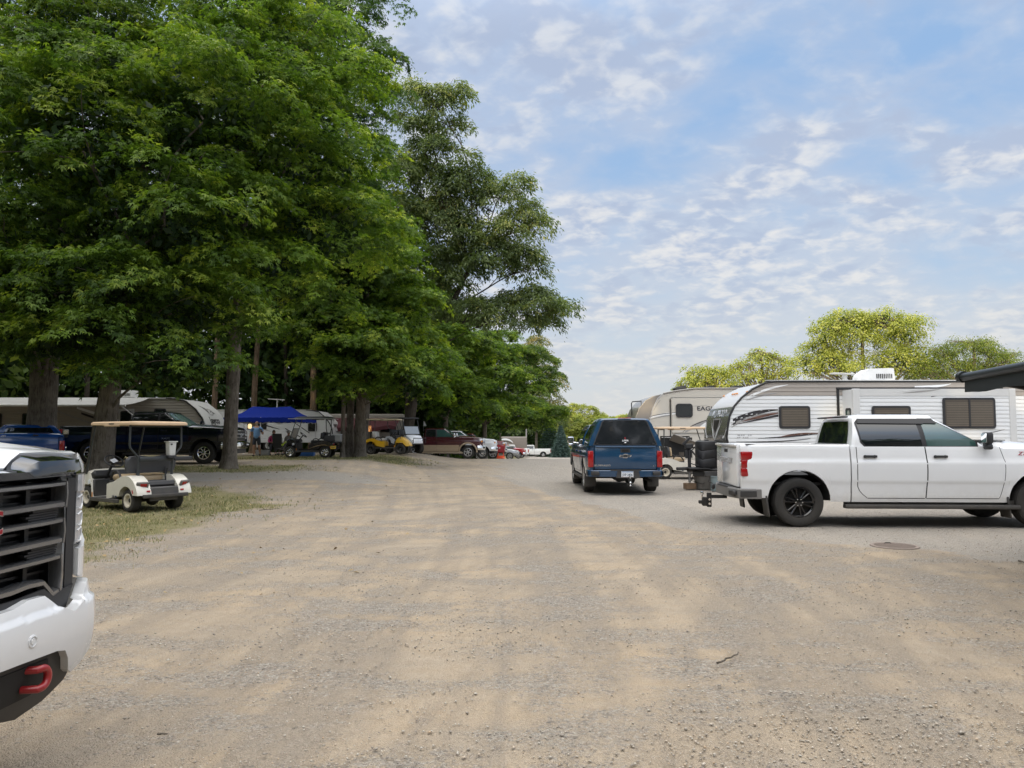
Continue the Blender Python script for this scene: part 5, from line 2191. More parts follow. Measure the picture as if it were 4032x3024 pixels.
stripe(TR, DECB, (6.10, 1.84), (6.75, 1.98), (7.26, 2.08), .01, .06, .06, rq, .005)
stripe(TR, DECW, (6.40, 2.56), (6.95, 2.84), (7.55, 2.92), .05, .10, .01, rq, .003)
stripe(TR, DECG, (6.40, 2.50), (6.85, 2.66), (7.25, 2.70), .01, .08, .005, rq, .004)
stripe(TR, DECB, (6.70, 1.46), (7.7, 1.50), (8.42, 1.60), .01, .07, .01, rq, .003)
stripe(TR, DECR, (7.30, 1.50), (7.75, 1.60), (8.40, 1.60), .01, .09, .01, rq, .004)
stripe(TR, DECB, (6.10, 1.37), (7.2, 1.34), (8.12, 1.45), .01, .05, .01, rq, .003)
stripe(TR, DECG, (8.30, 1.70), (8.7, 1.69), (9.0, 1.66), .005, .03, .005, rq, .003)
stripe(TR, DECW, (11.0, 2.86), (11.7, 2.86), (12.0, 2.95), .05, .10, .01, rq, .003)
ft = MB(GREYTX)
for zz, xs_l in ((1.53, (.02, .05, .11, .17, .30, .36)), (1.47, (.0, .05, .16, .22, .27))):
    for q in xs_l:
        ft.prism([(6.12 + q, zz), (6.16 + q, zz), (6.16 + q, zz + .03), (6.12 + q, zz + .03)], rq, .002, .004)
ft.build('small_print', TR, 0)
rv_window(TR, 7.275, 8.12, 1.726, 2.34, -.012)
# nose lettering and shield, on the curved cap


def nfn(yy, z, o=0.0):
    zz = [p[1] for p in nose]
    xx = [p[0] for p in nose]
    x = float(np.interp(z, zz, xx))
    return (x - o - .004, 1.22 - yy, z)


nd_ = MB(SILVTX)
nd_.text('WILDWOOD', .30, nfn, (0, 2.06), .006, 0, .006, .002, .80)
nd_.use(DECG)
nd_.patch([(0, 1.52), (.30, 1.72), (.40, 2.02), (-.40, 2.02), (-.30, 1.72)], nfn, .004, .06, 1, 6, edge=False)
nd_.use(DECB)
nd_.patch([(0, 1.60), (.22, 1.76), (.30, 1.98), (-.30, 1.98), (-.22, 1.76)], nfn, .007, .06, 1, 6, edge=False)
nd_.use(DECW)
for sg in (-1, 1):
    for k in range(10):
        t0, t1 = k / 10, (k + 1) / 10
        q = lambda t: (sg * (.56 * t), 1.40 + .58 * t ** 1.4)
        w = lambda t: .03 + .10 * (1 - abs(2 * t - .7))
        a, b_ = q(t0), q(t1)
        nd_.add([nfn(a[0], a[1], .006), nfn(b_[0], b_[1], .006), nfn(b_[0], b_[1] + max(.004, w(t1)), .006), nfn(a[0], a[1] + max(.004, w(t0)), .006)], [(0, 1, 2, 3)])
    nd_.add([nfn(sg * 1.15, 2.10, .006), nfn(sg * .80, 1.46, .006), nfn(sg * .95, 1.46, .006), nfn(sg * 1.17, 1.70, .006)], [(0, 1, 2, 3)])
nd_.build('nose_lettering', TR, 0)
b = MB(AMBL)
for yy in (.06, 1.0, 1.22, 1.44, 2.38):
    b.box((6.44, yy, 2.735), (.05, .10, .03), (0, -.7, 0), .008)
b.build('marker_lamp', TR, 40)
# slide-out room
so = MB(ALUW)
sx0, sx1, sz0, sz1, sy = 9.0, 13.25, .92, 2.77, -.72
so.bx(sx0 + .02, sx1 - .02, sy + .02, .05, sz0, sz1 - .01)
slide = so.build('slide_out', TR, 30)
s2 = MB(ALUW)
rs2 = lambda x, z, o=0.0: (x, rp(x, z, o)[1] + sy, z)
s2.patch([(sx0 + .16, sz0), (sx1 - .14, sz0), (sx1 - .14, sz1 - .19), (sx0 + .16, sz1 - .19)], rs2, .004, .0131, 1, 3, edge=False)
s2.use(NOSEW)
s2.bx(sx0 - .02, sx0 + .17, sy - .022, sy + .06, sz0 - .02, sz1 + .0, .01)
s2.bx(sx1 - .15, sx1 + .03, sy - .022, sy + .06, sz0 - .02, sz1 + .0, .01)
s2.bx(sx0 + .17, sx1 - .15, sy - .018, sy + .06, sz1 - .19, sz1 - .002)
s2.build('slide_cladding', slide, 20)
s3_ = MB(TRIMB)
s3_.bx(8.86, 8.93, -.03, .0, .86, 2.80)
s3_.bx(8.86, 13.4, -.03, .0, 2.785, 2.85)
s3_.bx(13.30, 13.37, -.03, .0, .86, 2.80)
s3_.build('slide_seal', slide, 0)
f_side = lambda yy, z, o=0.0: (sx0 + .02 - o, yy, z)
w = MB(WINF)
w.prism([(-.52, 1.72), (-.22, 1.72), (-.22, 2.22), (-.26, 2.27), (-.48, 2.27), (-.52, 2.22)], f_side, 0, .02)
wo = w.build('window', slide, 30)
w = MB(GLASSL)
w.prism([(-.48, 1.76), (-.26, 1.76), (-.26, 2.21), (-.48, 2.21)], f_side, .018, .024)
w.build('pane', slide, 30)
rv_window(slide, 9.47, 10.49, 1.60, 2.315, sy - .006)
rv_window(slide, 11.34, 12.72, 1.72, 2.53, sy - .006, split=12.03)
rq2 = lambda x, z, o=0.0: (x, rs2(x, z, o)[1] - .006, z)
stripe(slide, DECB, (11.05, 2.56), (11.9, 2.74), (12.8, 2.60), .02, .05, .02, rq2, .003)
stripe(slide, DECG, (10.3, 2.66), (10.9, 2.70), (11.3, 2.76), .005, .06, .005, lambda x, z, o=0.0: (x, sy - .026 - o, z), .003)
stripe(slide, DECW, (10.1, 2.68), (10.6, 2.76), (11.0, 2.765), .005, .03, .005, lambda x, z, o=0.0: (x, sy - .026 - o, z), .004)
stripe(slide, DECB, (12.4, 1.60), (12.7, 1.62), (12.95, 1.70), .005, .03, .005, rq2, .003)
air_con(TR, 9.91, 10.92, .85, 3.06, h=.40)
vt = MB(ROOFW)
vt.lathe([(.13, 0), (.10, .06), (.07, .10), (.07, .24), (.09, .26)], (9.62, 1.2, 3.04), (0, 0, 1), 16)
vt.box((9.55, 1.2, 3.32), (.62, .30, .03), (0, .04, 0), .012, 2)
vt.build('antenna', TR, 40)
# tongue, gas bottle cover, jack
tg = MB(BLACKPL)
zt_ = .56
for yy in (.50, 1.94):
    tg.tube([(6.9, yy, zt_), (5.05, 1.22 + (yy - 1.22) * .10, zt_)], .060, 4)
tg.bx(4.72, 5.15, 1.15, 1.29, zt_ - .02, zt_ + .07, .02)
tg.bx(5.0, 5.6, .78, 1.66, zt_ + .03, zt_ + .06)
tg.bx(5.15, 5.75, 1.0, 1.06, zt_ - .18, zt_ - .04, .01)
tg.bx(5.35, 6.3, .46, .54, zt_ - .16, zt_ - .02, .01)
tg.use(STEEL)
tg.tube([(5.10, 1.22, .19), (5.10, 1.22, zt_)], .036, 10)
tg.use(BLACKPL)
tg.tube([(5.10, 1.22, zt_), (5.10, 1.22, 1.20)], .05, 10)
tg.bx(4.98, 5.20, 1.12, 1.32, 1.16, 1.30, .02)
tg.bx(4.99, 5.05, 1.17, 1.27, .88, 1.12, .01)
tg.box((5.02, 1.22, 1.37), (.30, .04, .07), (0, -.75, 0), .01)
tg.tube([(5.06, 1.10, .75), (5.3, 1.0, .68), (5.5, 1.1, .64), (5.62, 1.22, .50), (5.72, 1.2, .36)], .014, 6)
tg.use(CHROME)
for yy in (.42,):
    tg.ell((5.84, yy, .60), (.03, .02, .03), 10, 6)
    tg.ell((5.84, yy, .53), (.025, .02, .025), 10, 6)
tg.build('tow_frame', TR, 40)
gb = MB(BLACKPL)
rings = []
for z, s_ in ((.62, .92), (.66, 1.0), (.86, 1.0), (.885, .965), (.90, 1.0), (1.10, 1.0), (1.125, .965), (1.14, 1.0), (1.30, 1.0), (1.36, .95), (1.385, .80)):
    r_ = []
    for i in range(24):
        a = 2 * math.pi * i / 24
        r_.append((5.60 + .30 * s_ * abs(math.cos(a)) ** .55 * (1 if math.cos(a) > 0 else -1), 1.22 + .36 * s_ * abs(math.sin(a)) ** .55 * (1 if math.sin(a) > 0 else -1), z - .03 * math.cos(3 * a) * (1 if .8 < z < 1.2 else 0)))
    rings.append(r_)
gb.loft(rings)
gb.box((5.60, 1.22, 1.40), (.10, .20, .04), None, .015)
gb.build('gas_bottle_cover', TR, 40)
rv_wheels(TR, (10.6, 11.5))
b = MB(pm('pallet_wood', (.20, .13, .08), .9, bump=.5, bscale=30))
b.box((5.10, D1 + 1.22, .09), (.30, .28, .17), (0, 0, .1), .008)
o = b.build('wood_block', None, 40)
tag(o, 'brown wood block under the white trailer jack post', 'block')


def bin_(x, y, r0, r1, h, mat, name, label, cat='bucket', lid=False):
    t = thing(name, label, cat, (x, y, gz(x, y)))
    m_ = MB(mat)
    m_.lathe([(r0, 0), (r0 + .004, .01), (r1, h), (r1 + .016, h), (r1 + .016, h - .03), (r1 - .012, h - .03), (r0 - .01, .02)], (0, 0, 0), (0, 0, 1), 24, closed=False)
    m_.lathe([(r0, .004), (.001, .004)], (0, 0, 0), (0, 0, 1), 24, closed=False)
    m_.build('shell', t, 40)
    hn = MB(BLACKPL)
    hn.tube([(-r1 - .015, 0, h - .02), (-r1 - .06, .02, h - .16), (-r1 * .4, -r1 - .03, h - .24), (r1 + .03, -.03, h - .12), (r1 + .015, 0, h - .02)], .010, 6)
    hn.build('handle', t, 40)


bin_(XU(2768, 22.2), 22.3, .22, .28, .40, pm('taupe_plastic', (.20, .185, .165), .5), 'plastic_tub', 'taupe plastic tub behind the white trailer jack post', 'tub')
bin_(XU(2822, 21.4), 21.5, .165, .175, .42, pm('grey_plastic', (.20, .25, .26), .45), 'plastic_bucket', 'blue grey bucket under the white trailer tongue beside the pickup bumper', 'bucket')

# ---- cream fifth wheel further back
D2 = 31.0
FW = thing('fifth_wheel_camper', 'tall cream fifth wheel camper with black window and open storage door', 'camper', (0, D2, 0))
nose2 = [(5.30, 1.52), (5.02, 1.60), (4.95, 1.85), (4.97, 2.24), (5.12, 2.62), (5.38, 2.93), (5.67, 3.10), (6.1, 3.20), (6.6, 3.30), (7.4, 3.40)]
X2 = 15.5
prof = [(X2, .55), (6.0, .55), (5.85, .62), (5.85, 1.50)] + nose2 + [(X2, 3.40)]
prof = prof[::-1]
mats = []
for i in range(len(prof)):
    a, b_ = prof[i], prof[(i + 1) % len(prof)]
    xm, zm = (a[0] + b_[0]) / 2, (a[1] + b_[1]) / 2
    mats.append(GREYCAP if xm < 6.3 and zm > 1.55 else (ROOFW if zm > 3.3 else CREAM))
m = MB(CREAM)
shell(m, prof, 2.5, mats, CREAM)
sidep = [(X2, .56), (6.01, .56), (5.86, .63), (5.86, 1.515), (5.50, 1.53)] + [(5.52, 1.7), (5.56, 2.24), (5.66, 2.62), (5.86, 3.0), (6.05, 3.17), (6.6, 3.285), (7.4, 3.385), (X2, 3.385)]
m.use(CREAM)
m.patch(sidep, plain, .004, .2, 1, 2, edge=False)
m.use(GREYCAP)
m.patch([(5.30, 1.53), (5.52, 1.54), (5.54, 1.7), (5.58, 2.24), (5.68, 2.62), (5.88, 3.0), (6.07, 3.175), (5.70, 3.08), (5.40, 2.92), (5.14, 2.61), (4.99, 2.24), (4.97, 1.85), (5.04, 1.61)], plain, .008, .1, 1, 3, edge=False)
m.build('body', FW, 30)
ed = MB(GREYCAP)
ed.tube([(6.1, -.01, 3.21), (6.6, -.01, 3.31), (7.4, -.01, 3.41), (X2, -.01, 3.41)], .035, 6)
ed.use(DECS)
ed.tube([(5.52, -.012, 1.56), (5.545, -.012, 1.8), (5.575, -.012, 2.24), (5.675, -.012, 2.62), (5.87, -.012, 3.0), (6.06, -.012, 3.17)], .018, 6)
ed.use(TRIMB)
ed.tube([(6.37, -.03, 1.45), (6.37, -.03, 3.0)], .022, 6)
ed.build('edge_trim', FW, 40)
bs = MB(CREAM)
bs.bx(6.42, 9.2, -.06, .0, 1.62, 3.02, .015)
bs.use(TRIMB)
bs.bx(6.395, 9.2, -.045, .0, 3.03, 3.045)
bs.build('slide_out', FW, 40)
pf = lambda x, z, o=0.0: (x, -.062 - o, z)
p0_ = lambda x, z, o=0.0: (x, -.006 - o, z)
dc = MB(DECB)
stripe(FW, DECW, (5.54, 2.22), (5.9, 2.36), (6.36, 2.40), .04, .10, .09, p0_, .004)
stripe(FW, DECB, (5.55, 2.28), (5.9, 2.38), (6.36, 2.42), .02, .03, .02, p0_, .006)
stripe(FW, DECG, (5.55, 2.15), (5.9, 2.28), (6.36, 2.33), .01, .03, .05, p0_, .006)
stripe(FW, DECW, (6.42, 2.40), (6.5, 2.41), (6.60, 2.42), .09, .09, .08, pf, .003)
stripe(FW, DECB, (6.42, 2.43), (6.5, 2.44), (6.60, 2.45), .02, .02, .02, pf, .005)
stripe(FW, DECG, (7.24, 2.69), (7.5, 2.72), (7.85, 2.72), .005, .02, .005, pf, .003)
stripe(FW, DECG, (5.70, 2.50), (5.80, 2.75), (5.98, 2.95), .02, .05, .02, p0_, .010)
stripe(FW, DECB, (6.85, 1.66), (7.3, 2.05), (8.3, 2.26), .02, .05, .02, pf, .003)
stripe(FW, DECG, (6.95, 1.66), (7.4, 1.98), (8.4, 2.20), .05, .22, .05, pf, .004)
stripe(FW, DECW, (7.50, 1.80), (7.8, 2.02), (8.5, 2.14), .06, .32, .20, pf, .006)
stripe(FW, DECS, (6.42, 1.52), (7.0, 1.64), (8.3, 1.70), .01, .05, .02, p0_, .008)
dc.use(DECB)
dc.text('EAGLE', .235, pf, (7.86, 2.525), .016, 0, .004, .004, 1.25)
dc.use(DECS)
dc.text('EAGLE', .235, pf, (7.87, 2.515), .016, 0, .002, .002, 1.25)
dc.build('lettering', FW, 0)
rv_window(FW, 6.58, 7.26, 2.245, 2.80, -.062, blind=False, ch=.12)
st = MB(CHASSIS)
st.prism([(5.95, .66), (7.17, .66), (7.20, .70), (7.20, 1.42), (7.12, 1.50), (5.95, 1.50)], lambda x, z, o=0.0: (x, -o, z), 0, .012)
st.use(TRIMB)
for a_, b_ in (((7.16, .64), (7.24, 1.46)), ):
    st.bx(7.18, 7.23, -.03, -.01, .64, 1.44)
st.use(GREYCAP)
st.bx(7.05, 7.17, -.016, -.013, .72, 1.46)
st.use(BLIND)
st.bx(6.1, 6.35, -.018, -.013, .68, 1.0)
st.bx(6.7, 6.9, -.018, -.013, .68, .86)
st.build('storage_opening', FW, 0)
dr = MB(GREYCAP)
dr.box((6.80, -.26, 1.30), (.95, .03, .55), (rad(62), .35, 0), .01)
dr.use(CHROME)
dr.tube([(6.0, -.03, 1.44), (7.0, -.03, 1.44)], .018, 6)
dr.build('storage_door', FW, 40)
b = MB(DECB)
b.prism([(7.55, 1.16), (7.68, 1.16), (7.68, 1.27), (7.55, 1.27)], p0_, .006, .02)
b.use(SEAM)
b.line([(7.40, .70), (7.40, 1.25), (7.45, 1.32), (8.4, 1.32)], p0_, .012, .006)
b.build('access_panel', FW, 0)
for x in (6.72, 7.86):
    air_con(FW, x, x + .52, .8, 3.42, TRIMB, .17)
air_con(FW, 8.95, 9.6, .8, 3.42, TRIMB, .17)
for yy in (.3, 2.0):
    lg = MB(STEEL)
    lg.bx(6.05, 6.15, yy, yy + .1, .0, .6)
    lg.build('landing_leg', FW, 40)
lg = MB(TRIMB)
lg.tube([(5.02, 1.2, 2.20), (5.0, 1.2, 2.86), (5.04, 1.2, 2.93), (5.42, 1.2, 2.96)], .022, 6)
lg.build('nose_rail', FW, 40)
rv_wheels(FW, (12.0, 13.0), .4)


# ---- travel trailers in the woods, noses to the right
def bird_trailer(name, label, x_near, y0, zb, L, h=2.75, awning=True, body=BEIGES, logo=True):
    t = thing(name, label, 'camper', (x_near, y0, zb))
    ns = [(0, .55), (.10, .60), (.22, .95), (.16, 1.45), (.0, 1.85), (-.30, 2.25), (-.75, h - .12), (-1.25, h - .02), (-1.6, h)]
    prof = [(-L, .55)] + ns + [(-L, h)]
    mats = []
    for i in range(len(prof)):
        a, b_ = prof[i], prof[(i + 1) % len(prof)]
        xm, zm = (a[0] + b_[0]) / 2, (a[1] + b_[1]) / 2
        mats.append(NOSEB if xm > -1.4 and zm > .6 else (ROOFW if zm > h - .3 else body))
    m_ = MB(body)
    shell(m_, prof, 2.44, mats, body)
    m_.build('body', t, 30)
    sd2 = MB(body)
    rpx = ripple(.010, .12)
    sd2.patch([(-L, .56), (-.06, .56), (.02, .65), (.12, .95), (.06, 1.45), (-.10, 1.85), (-.40, 2.25), (-.85, h - .16), (-1.3, h - .05), (-L, h - .05)], rpx, .012, .02, 1, 3, edge=False)
    sd2.build('side_cladding', t, 20)
    tr2 = MB(TRIMB)
    tr2.tube([(x - .05, -.03, z) for x, z in ns[1:]], .03, 6)
    tr2.use(ROOFW)
    tr2.bx(-L, -1.3, -.05, .05, h - .03, h + .03)
    tr2.build('edge_trim', t, 40)

    def nf(yy, z, o=0.0):
        x = float(np.interp(z, [p[1] for p in ns], [p[0] for p in ns]))
        return (x + o + .006, yy, z)
    if logo:
        lg_ = MB(DECB)
        lg_.text('Jayco', .42, nf, (1.22, 1.62), .02, 0, .006, .006, 1.25)
        # bird head with swept feathers over the name
        lg_.use(DECG)
        for k, (a_, b_, w_) in enumerate((((.70, 2.42), (1.10, 2.16), .05), ((.78, 2.30), (1.08, 2.08), .05))):
            lg_.tube([nf(a_[0], a_[1], .01), nf((a_[0] + b_[0]) / 2 + .08, (a_[1] + b_[1]) / 2, .012), nf(b_[0], b_[1], .01)], [.006, .03, .02], 6)
        for k in range(18):
            a0, a1 = 2 * math.pi * k / 18, 2 * math.pi * (k + 1) / 18
            c_ = (1.30, 2.14)
            lg_.add([nf(c_[0] + .24 * math.cos(a), c_[1] + .12 * math.sin(a), .008) for a in (a0, a1)] + [nf(c_[0] + .30 * math.cos(a), c_[1] + .16 * math.sin(a), .008) for a in (a1, a0)], [(0, 1, 2, 3)])
        lg_.use(DECB)
        lg_.ell(nf(1.42, 2.16, .012), (.01, .05, .035), 10, 6)
        lg_.add([nf(1.54, 2.18, .01), nf(1.82, 2.06, .01), nf(1.54, 2.08, .01)], [(0, 1, 2)])
        for k in range(14):
            q = lambda u: (1.22 + u * .62, 1.40 - .16 * (1 - u * u))
            u0, u1 = -1 + 2 * k / 14, -1 + 2 * (k + 1) / 14
            w0, w1 = .07 * (1 - u0 * u0) + .004, .07 * (1 - u1 * u1) + .004
            a_, b_ = q(u0), q(u1)
            lg_.add([nf(a_[0], a_[1], .008), nf(b_[0], b_[1], .008), nf(b_[0], b_[1] + w1, .008), nf(a_[0], a_[1] + w0, .008)], [(0, 1, 2, 3)])
        lg_.build('nose_lettering', t, 0)
    dcx = MB(DECB)
    rz_ = lambda x, z, o=0.0: rpx(x, z, .02 + o)
    for (x0, z0, x1, z1, w_, mt) in ((-5.6, 2.30, -3.0, 1.55, .16, DECW), (-5.4, 2.05, -3.4, 1.45, .14, DECB), (-6.6, 2.2, -4.0, 1.3, .10, DECG)):
        swoosh(dcx, mt, (x0, z0), ((x0 + x1) / 2, (z0 + z1) / 2 - .05), (x1, z1), w_ * .6, w_, .02, rz_, .003)
    dcx.build('stripe', t, 0)
    rv_wheels(t, (-4.2, -5.1))
    if awning:
        aw = MB(pm('awning_cloth', (.40, .40, .39), .7, var=.08, scale=1.2))
        xa0, xa1 = -L + .3, -2.35
        rg_ = []
        for k in range(9):
            tt = k / 8
            rg_.append([(xa0, -.05 - 2.35 * tt, h + .02 - .40 * tt - .05 * math.sin(math.pi * tt)), (xa1 + .1 * tt, -.05 - 2.35 * tt, h + .02 - .40 * tt - .05 * math.sin(math.pi * tt))])
        aw.loft(rg_, False, False, False)
        ao = aw.build('awning', t, 60)
        ar = MB(ROOFW)
        ar.tube([(xa0, -2.40, h - .40), (xa1 + .1, -2.40, h - .40)], .055, 10)
        for x in (xa0 + .1, xa1 - .1):
            ar.tube([(x, -2.38, h - .42), (x, -.06, h - 1.25)], .028, 6)
        ar.build('awning_roller', ao, 40)
    return t


jt = bird_trailer('travel_trailer', 'ribbed beige travel trailer with white Jayco nose and long pale awning, behind the dark pickup', XU(800, 34.2), 34.2, gz(-14, 34), 10.2, 2.72)
rv_window(jt, -2.15, -1.62, 1.70, 2.25, -.03, blind=False)
dr = MB(NOSEW)
dr.bx(-3.75, -3.05, -.035, 0, .70, 2.25, .02)
do = dr.build('door', jt, 40)
rv_window(do, -3.64, -3.16, 1.55, 2.15, -.035, blind=False)
rv_window(jt, -8.0, -6.6, 1.35, 2.05, -.03, blind=False)
rv_window(jt, -9.6, -8.9, 1.45, 2.05, -.03, blind=False)
ac = air_con(jt, -4.6, -3.6, .8, 2.76, h=.38)
j2 = bird_trailer('travel_trailer', 'ribbed white travel trailer behind the blue canopy and dark golf cart', XU(1302, 52), 52, gz(-12, 52) + .15, 9.0, 2.75, awning=False, body=ALUW)
rv_window(j2, -5.6, -4.3, 1.45, 2.05, -.03, blind=False)
rv_window(j2, -1.5, -.9, 1.3, 1.9, -.03, blind=False)
an = MB(ROOFW)
an.tube([(-4.0, 1.2, 2.75), (-4.0, 1.2, 3.5)], .04, 8)
an.box((-4.05, 1.2, 3.52), (1.1, .3, .05), (0, .06, 0), .015)
an.build('antenna', j2, 40)
aw = MB(TRIMB)
aw.tube([(-3.0, -.1, 2.3), (-1.0, -1.6, 1.2)], .03, 6)
aw.tube([(-3.0, -.12, 1.5), (-1.6, -1.3, .9)], .03, 6)
aw.build('awning_arm', j2, 40)
# plain white trailer with maroon awning, seen between the trunks
mt_ = thing('travel_trailer', 'pale trailer with drooping maroon awning, glimpsed behind the yellow cart', 'camper', (XU(1640, 56), 56, gz(-8, 56) + .2))
m = MB(BEIGES)
m.bx(-7.5, -.9, 0, 2.4, .5, 2.75, .12, 3)
m.build('body', mt_, 40)
rv_window(mt_, -5.0, -4.0, 1.4, 2.0, -.002, blind=False)
rv_window(mt_, -2.6, -1.6, 1.4, 2.0, -.002, blind=False)
aw = MB(pm('maroon_cloth', (.10, .025, .032), .8, var=.12))
rg_ = []
for k in range(13):
    x = -6.6 + k * .46
    sag = .10 * math.sin(k * 1.3)
    rg_.append([(x, -.02, 2.45), (x, -1.5, 2.12 + sag * .3), (x, -2.6, 1.80 + sag), (x, -2.62, 1.55 + sag)])
aw.loft(rg_, False, False, False)
ao = aw.build('awning', mt_, 60)
ap = MB(TRIMB)
for x in (-6.5, -3.8, -1.15):
    ap.tube([(x, -2.6, 0), (x, -2.6, 1.8)], .03, 6)
ap.build('awning_pole', ao, 40)
rv_wheels(mt_, (-3.6, -2.7))
sg2 = thing('sunlit_banner', 'small amber sunlit banner hanging beyond the trunks left of the yellow cart', 'banner', (XU(1452, 53), 53, gz(-9, 50)))
b = MB(pm('amber_cloth', (.75, .33, .10), .6, emit=(1.0, .42, .12, .55)))  # sunlight on the cloth put in as emission
b.box((0, 0, 1.55), (.36, .02, .40), None, .004)
b.build('panel', sg2, 40)
b = MB(pm('script_ivory', (.9, .75, .5), .6, emit=(1, .8, .5, .5)))  # lettering carries the same sunlit glow as the cloth
b.tube([(-.14 + .028 * i, -.014, 1.56 + .05 * math.sin(i * 1.9) + .008 * i) for i in range(11)], .008, 5)
b.tube([(-.12 + .03 * i, -.014, 1.46 + .02 * math.sin(i * 2.3)) for i in range(8)], .007, 5)
b.build('script', sg2, 40)
b = MB(TRIMB)
b.tube([(-.17, 0, 0), (-.17, 0, 1.78)], .012, 5)
b.build('pole', sg2, 40)

# far camper with swirl between the silver van and the old white pickup
fc = thing('travel_trailer', 'far grey brown camper with pale swirl, beyond the silver minivan', 'camper', (XU(1972, 118), 118, gz(-1, 118)))
m = MB(pm('brown_grey_siding', (.20, .17, .14), .5))
m.bx(0, 4.0, 0, 2.4, .5, 3.2, .2, 3)
m.build('body', fc, 40)
dc = MB(DECS)
swoosh(dc, DECW, (.15, 2.75), (1.4, 2.95), (1.9, 2.2), .25, .35, .06, plain, .01)
swoosh(dc, DECW, (.6, 2.05), (1.4, 1.2), (2.0, 1.8), .05, .25, .30, plain, .012)
swoosh(dc, DECB, (.1, 2.45), (1.1, 2.75), (1.8, 2.0), .05, .22, .02, plain, .014)
dc.build('stripe', fc, 0)
rv_wheels(fc, (3.0,))

# ---- camper standing just outside the frame whose awning hangs into it
aw_t = thing('travel_trailer', 'black awning with roller and arm of a camper at the far right edge', 'camper', (0, 0, 0))
m = MB(ALUW)
m.bx(8.4, 10.8, .8, 10.3, .5, 3.0, .15, 3)
m.build('body', aw_t, 40)
AWC = pm('black_awning', (.014, .018, .020), .55, var=.1, scale=1.5)
y0a, y1a = 10.05, 1.6


def ax(y):
    return 5.92 + (y - 10.05) * .175


m = MB(AWC)
rg_ = []
for k in range(9):
    t = k / 8
    zz = 2.92 - .60 * t - .05 * math.sin(math.pi * t)
    rg_.append([(8.42 + (ax(y0a) - 8.42) * t, y0a - .02, zz), (8.42 + (ax(y1a) - 8.42) * t, y1a, zz)])
m.loft(rg_, False, False, False)
# scalloped valance under the roller
rg_ = []
for k in range(41):
    y = y0a - .03 + (y1a - y0a) * k / 40
    rg_.append([(ax(y), y, 2.31), (ax(y) - .008, y, 2.24), (ax(y) - .012 + .006 * math.sin(k), y, 2.105 + .012 * math.cos(k * 1.1))])
m.loft(rg_, False, False, False)
ao = m.build('awning', aw_t, 60)
m = MB(pm('awning_metal', (.03, .036, .038), .4, metal=.3))
m.tube([(ax(y0a), y0a, 2.315), (ax(y1a), y1a, 2.315)], .055, 14)
m.tube([(ax(y0a) - .004, y0a + .075, 2.325), (ax(y0a), y0a + .01, 2.32)], .075, 14)
m.build('awning_roller', ao, 40)
m = MB(TRIMB)
m.tube([(ax(9.4), 9.4, 2.24), (7.2, 9.40, 1.95), (8.40, 9.4, 1.70)], .035, 8)
m.tube([(ax(9.9), 9.9, 2.26), (7.0, 9.9, 2.14), (8.40, 9.9, 1.9)], .03, 8)
m.build('awning_arm', ao, 40)
for yy in (5.0, 6.0):
    make_wheel(aw_t, 0, 0, .36, .22, .2, 'white', 1)
    w_ = list(aw_t.children)[-1]
    w_.rotation_euler = (0, 0, rad(90))
    w_.location = (8.6, yy, 0)
# ------------------------------------------------------------------ golf carts
BEIGE = pm('beige_vinyl', (.52, .39, .24), .5, dirt=.1)
BEIGER = pm('beige_roof', (.58, .42, .27), .5, var=.06, dirt=0)
CARTW = pm('cart_cream', (.68, .65, .57), .32, coat=.4, dirt=.35, dirtz=.6, dirtcol=(.40, .34, .25))
GREYPL = pm('grey_plastic_panel', (.055, .056, .060), .55, bump=.2, bscale=60, dirt=.3)
POWD = pm('powder_coat', (.035, .040, .042), .45)


